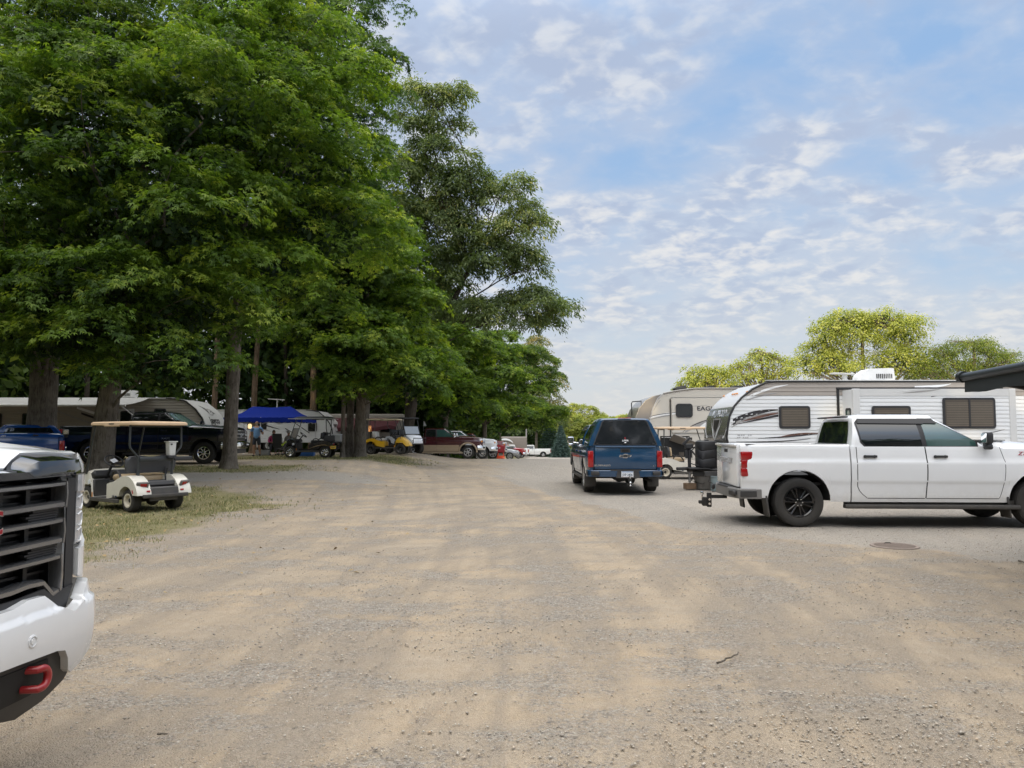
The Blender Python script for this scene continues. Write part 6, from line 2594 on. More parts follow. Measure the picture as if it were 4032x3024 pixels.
def golf_cart(name, label, body=CARTW, roof=BEIGER, seat=BEIGE, lift=0.0, wr=.23, rim='cream', num=None, roofthick=.075, back=GREYPL,
              bottle=False, ww=.20, rr=.135, group=None, windscreen=False, cargo=False, shield=None, roof_arch=0.0):
    t = thing(name, label, 'golf cart', group=group)
    dz = lift + (wr - .23)
    wb = 1.66
    ra = .285 + (wr - .23)

    def arch(cx, x_from, x_to, n=12):
        pts = []
        for i in range(n + 1):
            a = math.pi * i / n
            x = cx + ra * math.cos(a)
            pts.append((x, .235 + dz + ra * math.sin(a)))
        return pts
    # rear body: side panels with arch
    m = MB(body)
    side = [(.76, .24), (.76, .545), (.66, .575), (.50, .60), (.36, .655), (.20, .715), (.02, .735), (-.14, .715), (-.28, .640), (-.385, .52), (-.445, .40), (-.455, .345)]
    side = [(x, z + dz) for x, z in side]
    ar = [p for p in arch(0, 0, 0) if p[1] >= .24 + dz]
    ar = [(x, max(z, .345 + dz) if x < -.2 else z) for x, z in ar]          # from front to rear
    poly = side + ar[::-1]
    for sd in (1, -1):
        rings = []
        for y, ins in ((.30, 0), (.545, 0), (.575, .012), (.592, .035)):
            cx, cz = .15, .45 + dz
            rings.append([(x + (cx - x) * ins, sd * y, z + (cz - z) * ins * (1 if z > .42 + dz else .3)) for x, z in poly])
        m.loft(rings, True, True, True)
    m.bx(.02, .70, -.31, .31, .30 + dz, .60 + dz, .02)
    bo = m.build('body', t, 35)
    m = MB(GREYPL)
    m.bx(-.43, .06, -.305, .305, .335 + dz, .50 + dz, .02)
    m.box((-.10, 0, .545 + dz), (.40, .60, .10), (0, .15, 0), .02)
    m.bx(.05, .10, -.30, .30, .50 + dz, .62 + dz)
    m.build('bagwell', t, 40)
    m = MB(BLACKPL)
    m.box((-.47, 0, .325 + dz), (.05, .98, .075), None, .015, 2)
    m.bx(-.40, -.36, -.3, .3, .22 + dz, .34 + dz)
    m.build('rear_bumper', t, 40)
    # floor, rockers, chassis
    m = MB(CHASSIS)
    m.bx(.72, 1.50, -.57, .57, .20 + dz, .245 + dz, .01)
    m.box((1.52, 0, .36 + dz), (.30, 1.08, .03), (0, -.75, 0), .01)
    m.use(BLACKPL)
    for sd in (1, -1):
        m.bx(.28, 1.42, sd * .56, sd * .61, .165 + dz, .25 + dz, .012)
    m.use(CHASSIS)
    m.tube([(0, -.48, wr), (0, .48, wr)], .045, 8)
    m.ell((0, .02, wr), (.14, .13, .13), 14, 8)
    m.tube([(wb, -.42, wr), (wb, .42, wr)], .03, 8)
    m.bx(-.25, 1.9, -.20, .20, .22 + dz, .32 + dz)
    for sd in (1, -1):
        m.tube([(-.12, sd * .3, wr + .02), (-.30, sd * .3, .30 + dz)], .022, 6)
        m.tube([(.06, sd * .34, wr), (.12, sd * .34, .45 + dz)], .035, 8)
    m.build('chassis', t, 30)
    # front cowl
    m = MB(body)
    prof = [(1.34, .235, .56), (1.375, .42, .575), (1.42, .60, .575), (1.50, .755, .56), (1.62, .80, .55), (1.78, .765, .53), (1.96, .64, .48), (2.10, .50, .42), (2.17, .40, .36)]
    rings = []
    for x, z, w in prof:
        z += dz
        zz = max(z - .22, .24 + dz) if x > 1.42 else z - .04
        zlow = .235 + dz if x < 1.40 else (.50 + dz if x < 1.93 else .30 + dz)
        zlow = min(zlow, z - .05)
        rings.append([(x, w, zlow), (x, w, (z + zlow) / 2), (x, w * .96, z - .02), (x, w * .75, z + .015), (x, 0, z + .03), (x, -w * .75, z + .015), (x, -w * .96, z - .02), (x, -w, (z + zlow) / 2), (x, -w, zlow)])
    m.loft(rings, True, True, True)
    m.build('front_cowl', t, 40)
    m = MB(BLACKPL)
    for sd in (1, -1):
        m.bx(2.02, 2.13, sd * .25, sd * .40, .42 + dz, .50 + dz, .03)
    m.box((2.15, 0, .28 + dz), (.06, .80, .08), None, .02)
    m.box((1.45, 0, .70 + dz), (.20, 1.08, .16), (0, .45, 0), .03)
    m.bx(1.34, 1.40, -.55, .55, .24 + dz, .62 + dz, .02)
    m.build('dashboard', t, 40)
    # seat
    m = MB(seat)
    m.box((.44, 0, .665 + dz), (.52, 1.02, .13), (0, -.05, 0), .05, 3)
    m.build('seat', t, 40)
    m = MB(back)
    rings = []
    for x, k in ((.0, .94), (.03, 1.0), (.07, 1.0)):
        pts = []
        for y, z in ((-.52, .80), (-.55, .92), (-.545, 1.04), (-.47, 1.12), (-.25, 1.135), (-.02, 1.10), (.02, 1.10), (.25, 1.135), (.47, 1.12), (.545, 1.04), (.55, .92), (.52, .80), (.40, .775), (-.40, .775)):
            pts.append((.10 + x + .10 * (.8 - z) * 1, y * k, .94 + (z - .94) * k + dz))
        rings.append(pts)
    m.loft(rings)
    so_ = m.build('seat_back', t, 45)
    m = MB(seat)
    m.box((.205, -.26, .95 + dz), (.07, .46, .30), (0, -.1, 0), .03, 2)
    m.box((.205, .26, .95 + dz), (.07, .46, .30), (0, -.1, 0), .03, 2)
    m.build('back_cushion', so_, 45)
    for sd in (1, -1):
        m = MB(BLACKPL)
        m.tube([(.22, sd * .56, .61 + dz), (.30, sd * .565, .76 + dz), (.40, sd * .565, .82 + dz), (.52, sd * .565, .80 + dz), (.62, sd * .565, .68 + dz), (.66, sd * .56, .60 + dz), (.45, sd * .56, .585 + dz)], .024, 8, closed=True)
        m.tube([(.05, sd * .30, .60 + dz), (.12, sd * .30, .95 + dz)], .02, 6)
        m.tube([(.12, sd * .33, .60 + dz), (.06, sd * .33, .86 + dz)], .012, 6)
        m.build('arm_rest', t, 45)
    # roof frame
    zr = 1.755 + dz
    for sd in (1, -1):
        m = MB(POWD)
        m.tube([(-.04, sd * .365, .52 + dz), (-.05, sd * .365, 1.0 + dz)], .033, 4)
        m.tube([(-.05, sd * .365, .88 + dz), (-.05, sd * .37, 1.05 + dz), (-.05, sd * .40, 1.12 + dz), (-.05, sd * .55, 1.29 + dz), (-.05, sd * .565, 1.36 + dz), (-.04, sd * .555, zr)], .021, 8)
        m.build('rear_strut', t, 45)
        m = MB(POWD)
        m.tube([(1.70, sd * .535, .72 + dz), (1.38, sd * .54, zr)], .018, 8)
        m.build('front_strut', t, 45)
    m = MB(POWD)
    m.tube([(-.04, -.56, zr - .02), (-.04, .56, zr - .02)], .016, 6)
    m.box((-.06, 0, 1.06 + dz), (.05, .72, .10), None, .01)
    m.build('cross_bar', t, 45)
    m = MB(roof)
    rings = []
    x0, x1, hw = -.30, 1.56, .60
    for z, ins in ((0, .012), (.012, 0), (roofthick - .02, .004), (roofthick, .035), (roofthick + .008 + roof_arch, .16), (roofthick + .012 + roof_arch * 1.4, .35)):
        r_ = []
        for cx, cy, a0 in ((x1 - .12, hw - .12, 0), (x0 + .12, hw - .12, 90), (x0 + .12, -hw + .12, 180), (x1 - .12, -hw + .12, 270)):
            for i in range(5):
                a = rad(a0 + 22.5 * i)
                k = .12
                x = cx + k * math.cos(a) - ins * (1 if cx > .6 else -1)
                y = cy + k * math.sin(a) - ins * (1 if cy > 0 else -1)
                drop = -.028 if (z < .02 and .35 < x) else 0
                r_.append((x, y, zr + z + drop * 0))
        rings.append(r_)
    m.loft(rings)
    for sd in (1, -1):
        rg = [[(.36, sd * (hw - .03), zr + .01), (.36, sd * hw, zr + .01)], ]
        m.box((.62, sd * (hw - .012), zr - .004), (.62, .03, .045), None, .012)
    ro = m.build('roof', t, 40)
    m = MB(BLACKPL)
    for sd in (1, -1):
        m.box((.62, sd * (hw + .001), zr + .030), (.20, .014, .022), None, .006)
    m.build('grab_slot', ro, 30)
    # steering
    m = MB(BLACKPL)
    c = Vector((1.10, .27, 1.00 + dz))
    nrm = Vector((-.62, 0, .78)).normalized()
    u = Vector((0, 1, 0))
    v = nrm.cross(u)
    m.tube([c + (u * math.cos(2 * math.pi * i / 24) + v * math.sin(2 * math.pi * i / 24)) * .185 for i in range(24)], .016, 8, closed=True)
    for a in (.3, 2.4, 4.5):
        m.tube([c - nrm * .03, c + (u * math.cos(a) + v * math.sin(a)) * .18], .012, 6)
    m.tube([c - nrm * .02, c - nrm * .55], .028, 8)
    wo = m.build('steering_wheel', t, 45)
    m = MB(PLATEM)
    m.box(c + nrm * .012, (.11, .14, .008), nrm.to_track_quat('Z', 'X').to_matrix() @ Matrix.Rotation(.4, 3, 'Z'), .002)
    m.build('paper_note', wo, 30)
    # lamps and marks at the back
    for sd in (1, -1):
        m = MB(pm('lamp_bezel', (.16, .15, .14), .5))
        R3 = Matrix.Rotation(-sd * .30, 3, 'Z') @ Matrix.Rotation(-.55, 3, 'Y')
        m.box((-.372, sd * .452, .548 + dz), (.05, .235, .150), R3, .022, 3)
        bz_ = m.build('tail_light', t, 45)
        m = MB(REDL)
        m.box((-.392, sd * .440, .552 + dz), (.045, .135, .085), R3, .018, 2)
        m.build('lens', bz_, 45)
        m = MB(REDTX)
        m.box((-.448, sd * .365, .425 + dz), (.012, .075, .035), None, .004)
        m.box((-.26, sd * .594, .415 + dz), (.035, .008, .075), (0, .5, 0), .003)
        m.use(AMBL)
        m.box((1.352, sd * .578, .30 + dz), (.03, .006, .10), None, .002)
        m.build('reflector', t, 30)
    if num:
        m = MB(DARKTX)
        for sd in (1, -1):
            f = lambda x, z, o, sd=sd: (x, sd * (.593 + o), z)
            m.text(num, .062, f, (.47, .285 + dz), .006, 0, .002, .0, 1.0, mirror=sd > 0)
            m.prism([(a_, z_) for a_, z_ in ((.33, .28 + dz), (.40, .28 + dz), (.40, .315 + dz), (.33, .315 + dz))] if sd > 0 else [(a_, z_) for a_, z_ in ((.56, .28 + dz), (.63, .28 + dz), (.63, .315 + dz), (.56, .315 + dz))], f, 0, .002)
        m.build('number', t, 0)
    m = MB(PLATEM)
    m.box((1.50, .575, .56 + dz), (.10, .006, .09), (0, .35, 0), .002)
    m.build('permit_sticker', t, 0)
    if bottle:
        m = MB(pm('bottle_white', (.62, .62, .60), .4))
        rings = []
        for z, s_ in ((1.13, .062), (1.15, .07), (1.40, .082), (1.405, .082)):
            rings.append([(-.10 + x * s_, -.30 + y * s_, z) for x, y in ((1, .8), (.8, 1), (-.8, 1), (-1, .8), (-1, -.8), (-.8, -1), (.8, -1), (1, -.8))])
        m.loft(rings)
        m.box((-.10, -.30, 1.415), (.20, .20, .02), None, .006)
        bo2 = m.build('sand_bottle', t, 40)
        m = MB(BLACKPL)
        m.tube([(-.18, -.26, 1.36), (-.21, -.26, 1.36)], .016, 8)
        m.build('knob', bo2, 40)
        m = MB(BLACKPL)
        m.box((-.10, -.30, 1.10), (.16, .18, .06), None, .01)
        m.box((-.16, -.55, 1.06), (.06, .42, .09), None, .02)
        m.build('bottle_bracket', t, 40)
    if cargo:
        m = MB(GREYPL)
        m.box((-.18, 0, .82 + dz), (.52, 1.0, .30), None, .04, 2)
        m.build('rear_seat_box', t, 40)
        m = MB(pm('cooler_grey', (.36, .36, .36), .5))
        m.box((-.50, 0, .83 + dz), (.42, .80, .34), None, .04, 2)
        m.use(PLATEM)
        m.box((-.50, 0, 1.01 + dz), (.44, .82, .05), None, .02)
        m.build('cool_box', t, 40)
        m = MB(BLACKPL)
        m.bx(-.72, -.30, -.5, .5, .60 + dz, .64 + dz, .01)
        m.tube([(-.70, -.45, .62 + dz), (-.62, -.45, .35 + dz), (-.3, -.45, .35 + dz)], .025, 6)
        m.tube([(-.70, .45, .62 + dz), (-.62, .45, .35 + dz), (-.3, .45, .35 + dz)], .025, 6)
        m.build('cargo_rack', t, 40)
        m = MB(pm('plate_yellow', (.75, .48, .06), .5))
        m.box((-.40, .60, .40 + dz), (.26, .012, .15), None, .004)
        m.use(DARKTX)
        m.text('43.89', .085, lambda x, z, o: (x, .607 + o, z), (-.40, .372 + dz), .006, 0, .002, 0, .9, mirror=True)
        m.build('licence_plate', t, 0)
    if windscreen:
        m = MB(pm('perspex', (.30, .33, .36), .06, coat=.6, spec=1.0) if shield is None else shield)
        m.add([(1.66, -.50, .86 + dz), (1.66, .50, .86 + dz), (1.50, .50, 1.30 + dz), (1.50, -.50, 1.30 + dz)], [(0, 1, 2, 3)])
        m.use(POWD)
        m.tube([(1.665, -.52, .85 + dz), (1.665, .52, .85 + dz), (1.50, .52, 1.31 + dz), (1.50, -.52, 1.31 + dz)], .014, 6, closed=True)
        m.build('windscreen', t, 30)
    for x in (0.0, wb):
        for sd in (1, -1):
            make_wheel(t, x, sd * (.455 + (wr - .23) * .4), wr, ww, rr, rim, sd)
    return t


def cput(t, x, y, head, dz=0.0):
    t.location = (x, y, gz(x, y) + dz)
    t.rotation_euler = (0, 0, rad(head))


c1 = golf_cart('golf_cart', 'cream golf cart numbered 646 with beige roof, on the grass by the leaning trunk', num='646', bottle=True)
h_ = rad(145)
# rear axle centre from the left rear wheel contact (-7.75, 15.7)
cput(c1, -7.75 + math.sin(h_) * .50, 15.72 - math.cos(h_) * .50, 145)
c2 = golf_cart('golf_cart', 'cream golf cart numbered 912 between the dark blue pickup and the fifth wheel camper', num='912')
cput(c2, XU(2618, 27.4), 27.95, 0)
BLK = pm('cart_black', (.020, .018, .018), .2, coat=.8)
c3 = golf_cart('golf_cart', 'black lifted golf cart with yellow plate and grey cool box beside the blue canopy', body=BLK, roof=pm('dark_roof', (.045, .045, .045), .4), seat=pm('charcoal_vinyl', (.03, .03, .032), .5), lift=.05, wr=.275,
               rim='chrome8', rr=.165, ww=.22, cargo=True, windscreen=True, roofthick=.05, roof_arch=.05)
cput(c3, XU(1280, 36.8), 37.4, 181)
m = MB(pm('lime_paint', (.32, .42, .03), .3, coat=.5))
for sd in (1, -1):
    m.box((1.95, sd * .44, .66), (.34, .06, .14), (0, .55, -sd * .3), .02)
m.build('cowl_stripe', c3, 40)
m = MB(pm('bronze_stripe', (.28, .20, .10), .3))
for sd in (1, -1):
    m.tube([(.80, sd * .60, .42), (.40, sd * .60, .56), (0.05, sd * .60, .62), (-.3, sd * .60, .55)], [.004, .02, .02, .004], 6)
m.build('side_stripe', c3, 40)
b = MB(ROOFW)
b.tube([(1.75, -.66, 1.86), (-.36, -.66, 1.86), (-.36, .66, 1.86), (1.75, .66, 1.86)], .012, 6)
b.build('roof_edge', c3, 30)
YEL = pm('cart_yellow', (.72, .42, .02), .28, coat=.6, dirt=.15)
c4 = golf_cart('golf_cart', 'yellow lifted golf cart with cream roof facing the road by the big trunks', body=YEL, roof=pm('cream_roof', (.42, .36, .24), .5), seat=pm('white_vinyl', (.60, .58, .54), .5), lift=.10, wr=.285,
               rim='black6', rr=.15, ww=.24, back=pm('white_vinyl', (.60, .58, .54), .5))
cput(c4, XU(1463, 43), 43.6, -4)
c5 = golf_cart('golf_cart', 'white off road buggy with windscreen and black roof beside the yellow cart', body=pm('buggy_white', (.72, .74, .78), .25, coat=.5), roof=pm('black_roof', (.02, .02, .02), .5), seat=pm('charcoal_vinyl', (.03, .03, .032), .5),
               lift=.20, wr=.32, rim='black6', rr=.17, ww=.26, windscreen=True)
cput(c5, XU(1622, 45) - 1.17, 45.4 + 1.17, -45)
b = MB(BLACKPL)
for sd in (1, -1):
    b.box((2.02, sd * .42, .55), (.30, .10, .10), (0, .3, 0), .03)
b.tube([(2.30, -.45, .62), (2.34, -.45, .9), (2.34, .45, .9), (2.30, .45, .62)], .025, 8)
b.build('brush_guard', c5, 40)

# ------------------------------------------------------------------ blue canopy
TX0, TX1, TY0, TY1 = XU(880, 40.6), XU(1188, 40.6), 40.6, 43.7
tz = gz(-12, 41)
ct = thing('pop_up_canopy', 'royal blue pop up canopy on white legs beside the travel trailer', 'canopy', ((TX0 + TX1) / 2, (TY0 + TY1) / 2, tz))
hw, hd_ = (TX1 - TX0) / 2, (TY1 - TY0) / 2
m = MB(pm('canopy_blue', (.006, .024, .24), .85, spec=.15, var=.1, scale=1.5, bump=.15, bscale=6))
E_, VA, PK = 2.0, .24, 2.64
N_ = 10
rings = []


def can(u, v):
    """u,v in -1..1"""
    rx, ry = abs(u), abs(v)
    # hip: distance to the rim
    ridge = .52
    a = max(0, (rx - ridge) / (1 - ridge))
    hgt = 1 - max(a, ry)
    sag = .10 * math.sin(math.pi * hgt) + (.06 * (1 - rx / ridge) * (1 - ry) if rx < ridge else 0)
    scal = .05 * (math.cos(u * 4.7) ** 2) * (1 - hgt) * 0
    return (u * hw, v * hd_, E_ + (PK - E_) * hgt ** 1.08 - sag)


G = [[can(-1 + 2 * i / 24, -1 + 2 * j / 16) for i in range(25)] for j in range(17)]
vs = [p for r_ in G for p in r_]
m.add(vs, [(j * 25 + i, j * 25 + i + 1, (j + 1) * 25 + i + 1, (j + 1) * 25 + i) for j in range(16) for i in range(24)])
rim = [(-hw, -hd_), (hw, -hd_), (hw, hd_), (-hw, hd_)]
for k in range(4):
    a, b_ = rim[k], rim[(k + 1) % 4]
    n = 12
    vs, fs = [], []
    for i in range(n + 1):
        x, y = a[0] + (b_[0] - a[0]) * i / n, a[1] + (b_[1] - a[1]) * i / n
        w_ = .03 * math.sin(i * 2.1)
        vs += [(x, y, E_), (x * 1.004, y * (1.01 + w_ * .2), E_ - VA + .015 * math.cos(i * 1.7))]
    for i in range(n):
        fs.append((2 * i, 2 * i + 1, 2 * i + 3, 2 * i + 2))
    m.add(vs, fs)
m.build('canopy_cloth', ct, 50)
for px, py in rim + [(-.1, -hd_)]:
    m = MB(pm('canopy_white', (.60, .60, .60), .4))
    m.tube([(px * .985, py * .985, 0), (px * .985, py * .985, E_ + .02)], .026, 6)
    m.box((px * .985, py * .985, .01), (.12, .12, .02))
    m.build('leg', ct, 40)
m = MB(pm('canopy_white', (.60, .60, .60), .4))
for k in range(4):
    a, b_ = rim[k], rim[(k + 1) % 4]
    n = 2
    for i in range(n):
        p = [(a[0] + (b_[0] - a[0]) * q / n, a[1] + (b_[1] - a[1]) * q / n) for q in (i, i + .5, i + 1)]
        s_ = .985
        m.tube([(p[0][0] * s_, p[0][1] * s_, E_ - .02), (p[1][0] * s_, p[1][1] * s_, E_ - .30), (p[2][0] * s_, p[2][1] * s_, E_ - .02)], .014, 5)
        m.tube([(p[0][0] * s_, p[0][1] * s_, E_ - .30), (p[1][0] * s_, p[1][1] * s_, E_ - .02), (p[2][0] * s_, p[2][1] * s_, E_ - .30)], .014, 5)
m.build('scissor_frame', ct, 40)
# ------------------------------------------------------------------ people
SKIN = pm('skin', (.46, .26, .18), .5, var=.06, scale=9)


def skin_mesh(name, joints, edges, mat, parent, sub=2, root=0):
    """joints: {key: (x, y, z, r)}"""
    keys = list(joints)
    me = D.meshes.new(name)
    me.from_pydata([joints[k][:3] for k in keys], [(keys.index(a), keys.index(b_)) for a, b_ in edges], [])
    o = D.objects.new(name, me)
    COL.objects.link(o)
    md = o.modifiers.new('Skin', 'SKIN')
    md.use_smooth_shade = True
    if not me.skin_vertices:
        with bpy.context.temp_override(object=o, active_object=o):
            bpy.ops.mesh.customdata_skin_add()
    for i, k in enumerate(keys):
        r = joints[k][3]
        me.skin_vertices[0].data[i].radius = (r, r) if not isinstance(r, tuple) else r
        me.skin_vertices[0].data[i].use_root = (i == root)
    s_ = o.modifiers.new('Sub', 'SUBSURF')
    s_.levels = s_.render_levels = sub
    dg = bpy.context.evaluated_depsgraph_get()
    dg.update()
    m2 = D.meshes.new_from_object(o.evaluated_get(dg))
    m2.materials.clear()
    m2.materials.append(mat)
    m2.shade_smooth()
    D.objects.remove(o)
    D.meshes.remove(me)
    m2.name = name
    o2 = D.objects.new(name, m2)
    COL.objects.link(o2)
    o2.parent = parent
    return o2


def hand(J, E, side, wrist, dirn, across, thumb):
    """five short finger chains from a palm vertex"""
    w = Vector(wrist)
    d, a, t = Vector(dirn).normalized(), Vector(across).normalized(), Vector(thumb).normalized()
    J['palm' + side] = (*(w + d * .055), .030)
    E.append(('wrist' + side, 'palm' + side))
    for i, (off, ln) in enumerate(((-.030, .070), (-.010, .082), (.010, .078), (.030, .062))):
        b0 = w + d * .095 + a * off
        b1 = b0 + d * ln * .5 + t * .010
        b2 = b0 + d * ln * .85 + t * .035
        for q, p, r in ((0, b0, .011), (1, b1, .0095), (2, b2, .008)):
            J['f%d%d%s' % (i, q, side)] = (*p, r)
        E += [('palm' + side, 'f%d0%s' % (i, side)), ('f%d0%s' % (i, side), 'f%d1%s' % (i, side)), ('f%d1%s' % (i, side), 'f%d2%s' % (i, side))]
    b0 = w + d * .04 + a * (-.042) + t * .01
    b1 = b0 + d * .035 + a * (-.018) + t * .012
    J['t0' + side] = (*b0, .013)
    J['t1' + side] = (*b1, .010)
    E += [('palm' + side, 't0' + side), ('t0' + side, 't1' + side)]


def head_parts(t, c, face_dir, hair, hairmat, beard=None, scale=1.0, cap=None):
    """hair, eyes as children; head itself belongs to the body mesh. c = head centre"""
    f = Vector(face_dir).normalized()
    s_ = f.cross(Vector((0, 0, 1))).normalized()
    c = Vector(c)
    R3 = Matrix((s_, f, Vector((0, 0, 1)))).transposed()
    if hair:
        m = MB(hairmat)
        rings = []
        for i in range(7):
            a = rad(88 - i * (hair / 6.0))
            r_ = []
            for j in range(18):
                b_ = 2 * math.pi * j / 18
                rr = math.cos(a)
                ff = math.sin(b_)
                cut = .012 + (.05 * max(0, ff) ** 2 if i > 3 else 0)
                p = R3 @ Vector((math.cos(b_) * rr * .083, ff * rr * (.102 - cut) - .008, math.sin(a) * .122 + .012))
                r_.append(c + p * scale)
            rings.append(r_)
        m.loft(rings, True, True, False)
        m.build('hair', t, 60)
    if cap:
        m = MB(cap)
        m.ell(c + Vector((0, 0, .035)), (.092, .108, .095), 18, 10, R3)
        m.box(c + f * .12 + Vector((0, 0, .055)), (.15, .12, .015), R3, .006)
        m.build('cap', t, 60)
    e = MB(pm('eye_dark', (.03, .025, .02), .2))
    for sg in (-1, 1):
        e.ell(c + s_ * .032 * sg + f * .088 + Vector((0, 0, .005)), (.012, .008, .008), 8, 6, R3)
        e.box(c + s_ * .032 * sg + f * .091 + Vector((0, 0, .024)), (.034, .008, .007), R3, .002)
    e.use(pm('lip', (.30, .12, .10), .5))
    e.box(c + f * .087 + Vector((0, 0, -.052)), (.048, .010, .012), R3, .004)
    e.build('face_features', t, 60)
    n = MB(SKIN)
    n.ell(c + f * .100 + Vector((0, 0, -.014)), (.015, .020, .024), 10, 8, R3)
    for sg in (-1, 1):
        n.ell(c + s_ * .078 * sg + Vector((0, 0, -.005)), (.012, .022, .032), 10, 8, R3)
    n.build('nose_and_ears', t, 60)
    if beard:
        m = MB(beard)
        m.ell(c + f * .035 + Vector((0, 0, -.075)), (.062, .062, .048), 16, 10, R3)
        m.build('beard', t, 60)


def place(p, yaw=0.0):
    return p


# man walking towards the camera, photograph column 1011, 39 m away; local +y is away from the camera, he faces -y
mn = thing('person', 'man in light blue shirt and dark shorts walking out from the blue canopy', 'person', (XU(1013, 38.8), 38.8, gz(-12.8, 38.8)), rz=.12)
J = {'pelvis': (0, 0, .95, .135), 'waist': (0, .0, 1.10, .150), 'chest': (0, -.01, 1.30, .160), 'sh': (0, .0, 1.44, .105), 'neck': (0, -.02, 1.54, .058), 'jaw': (0, -.035, 1.615, .068), 'head': (0, -.02, 1.70, .083), 'crown': (0, -.01, 1.765, .062),
     'hipR': (-.10, 0, .90, .095), 'kneeR': (-.11, -.06, .50, .058), 'calfR': (-.115, -.02, .36, .057), 'ankR': (-.12, .03, .09, .036), 'toeR': (-.13, -.13, .035, .035),
     'hipL': (.10, 0, .90, .095), 'kneeL': (.12, .02, .50, .058), 'calfL': (.13, .10, .36, .057), 'ankL': (.135, .22, .13, .036), 'toeL': (.14, .10, .04, .035),
     'shR': (-.20, 0, 1.42, .068), 'elbR': (-.30, .03, 1.16, .046), 'foreR': (-.325, -.02, 1.04, .043), 'wristR': (-.345, -.08, .92, .027),
     'shL': (.20, 0, 1.42, .068), 'elbL': (.30, .03, 1.18, .046), 'foreL': (.31, -.06, 1.13, .042), 'wristL': (.28, -.20, 1.20, .027)}
E = [('pelvis', 'waist'), ('waist', 'chest'), ('chest', 'sh'), ('sh', 'neck'), ('neck', 'jaw'), ('jaw', 'head'), ('head', 'crown'), ('pelvis', 'hipR'), ('hipR', 'kneeR'), ('kneeR', 'calfR'), ('calfR', 'ankR'), ('ankR', 'toeR'),
     ('pelvis', 'hipL'), ('hipL', 'kneeL'), ('kneeL', 'calfL'), ('calfL', 'ankL'), ('ankL', 'toeL'), ('sh', 'shR'), ('shR', 'elbR'), ('elbR', 'foreR'), ('foreR', 'wristR'), ('sh', 'shL'), ('shL', 'elbL'), ('elbL', 'foreL'), ('foreL', 'wristL')]
hand(J, E, 'R', J['wristR'][:3], (-.1, -.2, -1), (0, 1, 0), (1, 0, 0))
hand(J, E, 'L', J['wristL'][:3], (-.05, -.5, .8), (1, 0, 0), (0, -1, 0))
skin_mesh('body', J, E, SKIN, mn)
SH = pm('shirt_blue', (.17, .33, .58), .8, var=.22, scale=28)
Js = {'pelvis': (0, 0, .84, .180), 'waist': (0, .0, 1.10, .172), 'chest': (0, -.01, 1.30, .178), 'sh': (0, .0, 1.445, .115), 'col': (0, -.01, 1.505, .072), 'shR': (-.205, 0, 1.425, .082), 'slR': (-.275, .02, 1.24, .080), 'shL': (.205, 0, 1.425, .082), 'slL': (.275, .02, 1.24, .080)}
skin_mesh('shirt', Js, [('pelvis', 'waist'), ('waist', 'chest'), ('chest', 'sh'), ('sh', 'col'), ('sh', 'shR'), ('shR', 'slR'), ('sh', 'shL'), ('shL', 'slL')], SH, mn)
Js = {'w': (0, 0, 1.05, .150), 'p': (0, 0, .92, .160), 'hR': (-.10, -.01, .86, .110), 'kR': (-.115, -.05, .55, .090), 'hL': (.10, 0, .86, .110), 'kL': (.12, .02, .55, .090)}
skin_mesh('shorts', Js, [('w', 'p'), ('p', 'hR'), ('hR', 'kR'), ('p', 'hL'), ('hL', 'kL')], pm('shorts_navy', (.030, .036, .052), .8), mn)
for sg, key in ((-1, 'R'), (1, 'L')):
    m = MB(pm('trainer_dark', (.05, .045, .04), .7))
    a_, b_ = Vector(J['ank' + key][:3]), Vector(J['toe' + key][:3])
    d = (b_ - a_)
    m.ell((a_ + b_) / 2 + Vector((0, -.02, -.005)), (.048, .140, .052), 14, 8, Matrix.Rotation(-.25 if key == 'L' else .0, 3, 'X'))
    m.build('shoe', mn, 60)
head_parts(mn, (0, -.02, 1.69), (0, -1, -.05), 0, None, beard=pm('grey_beard', (.36, .34, .32), .9))
ph = MB(BLACKPL)
ph.box((.265, -.265, 1.30), (.08, .016, .15), (.3, 0, 0), .008)
o = ph.build('phone', None, 40)
o.parent = mn


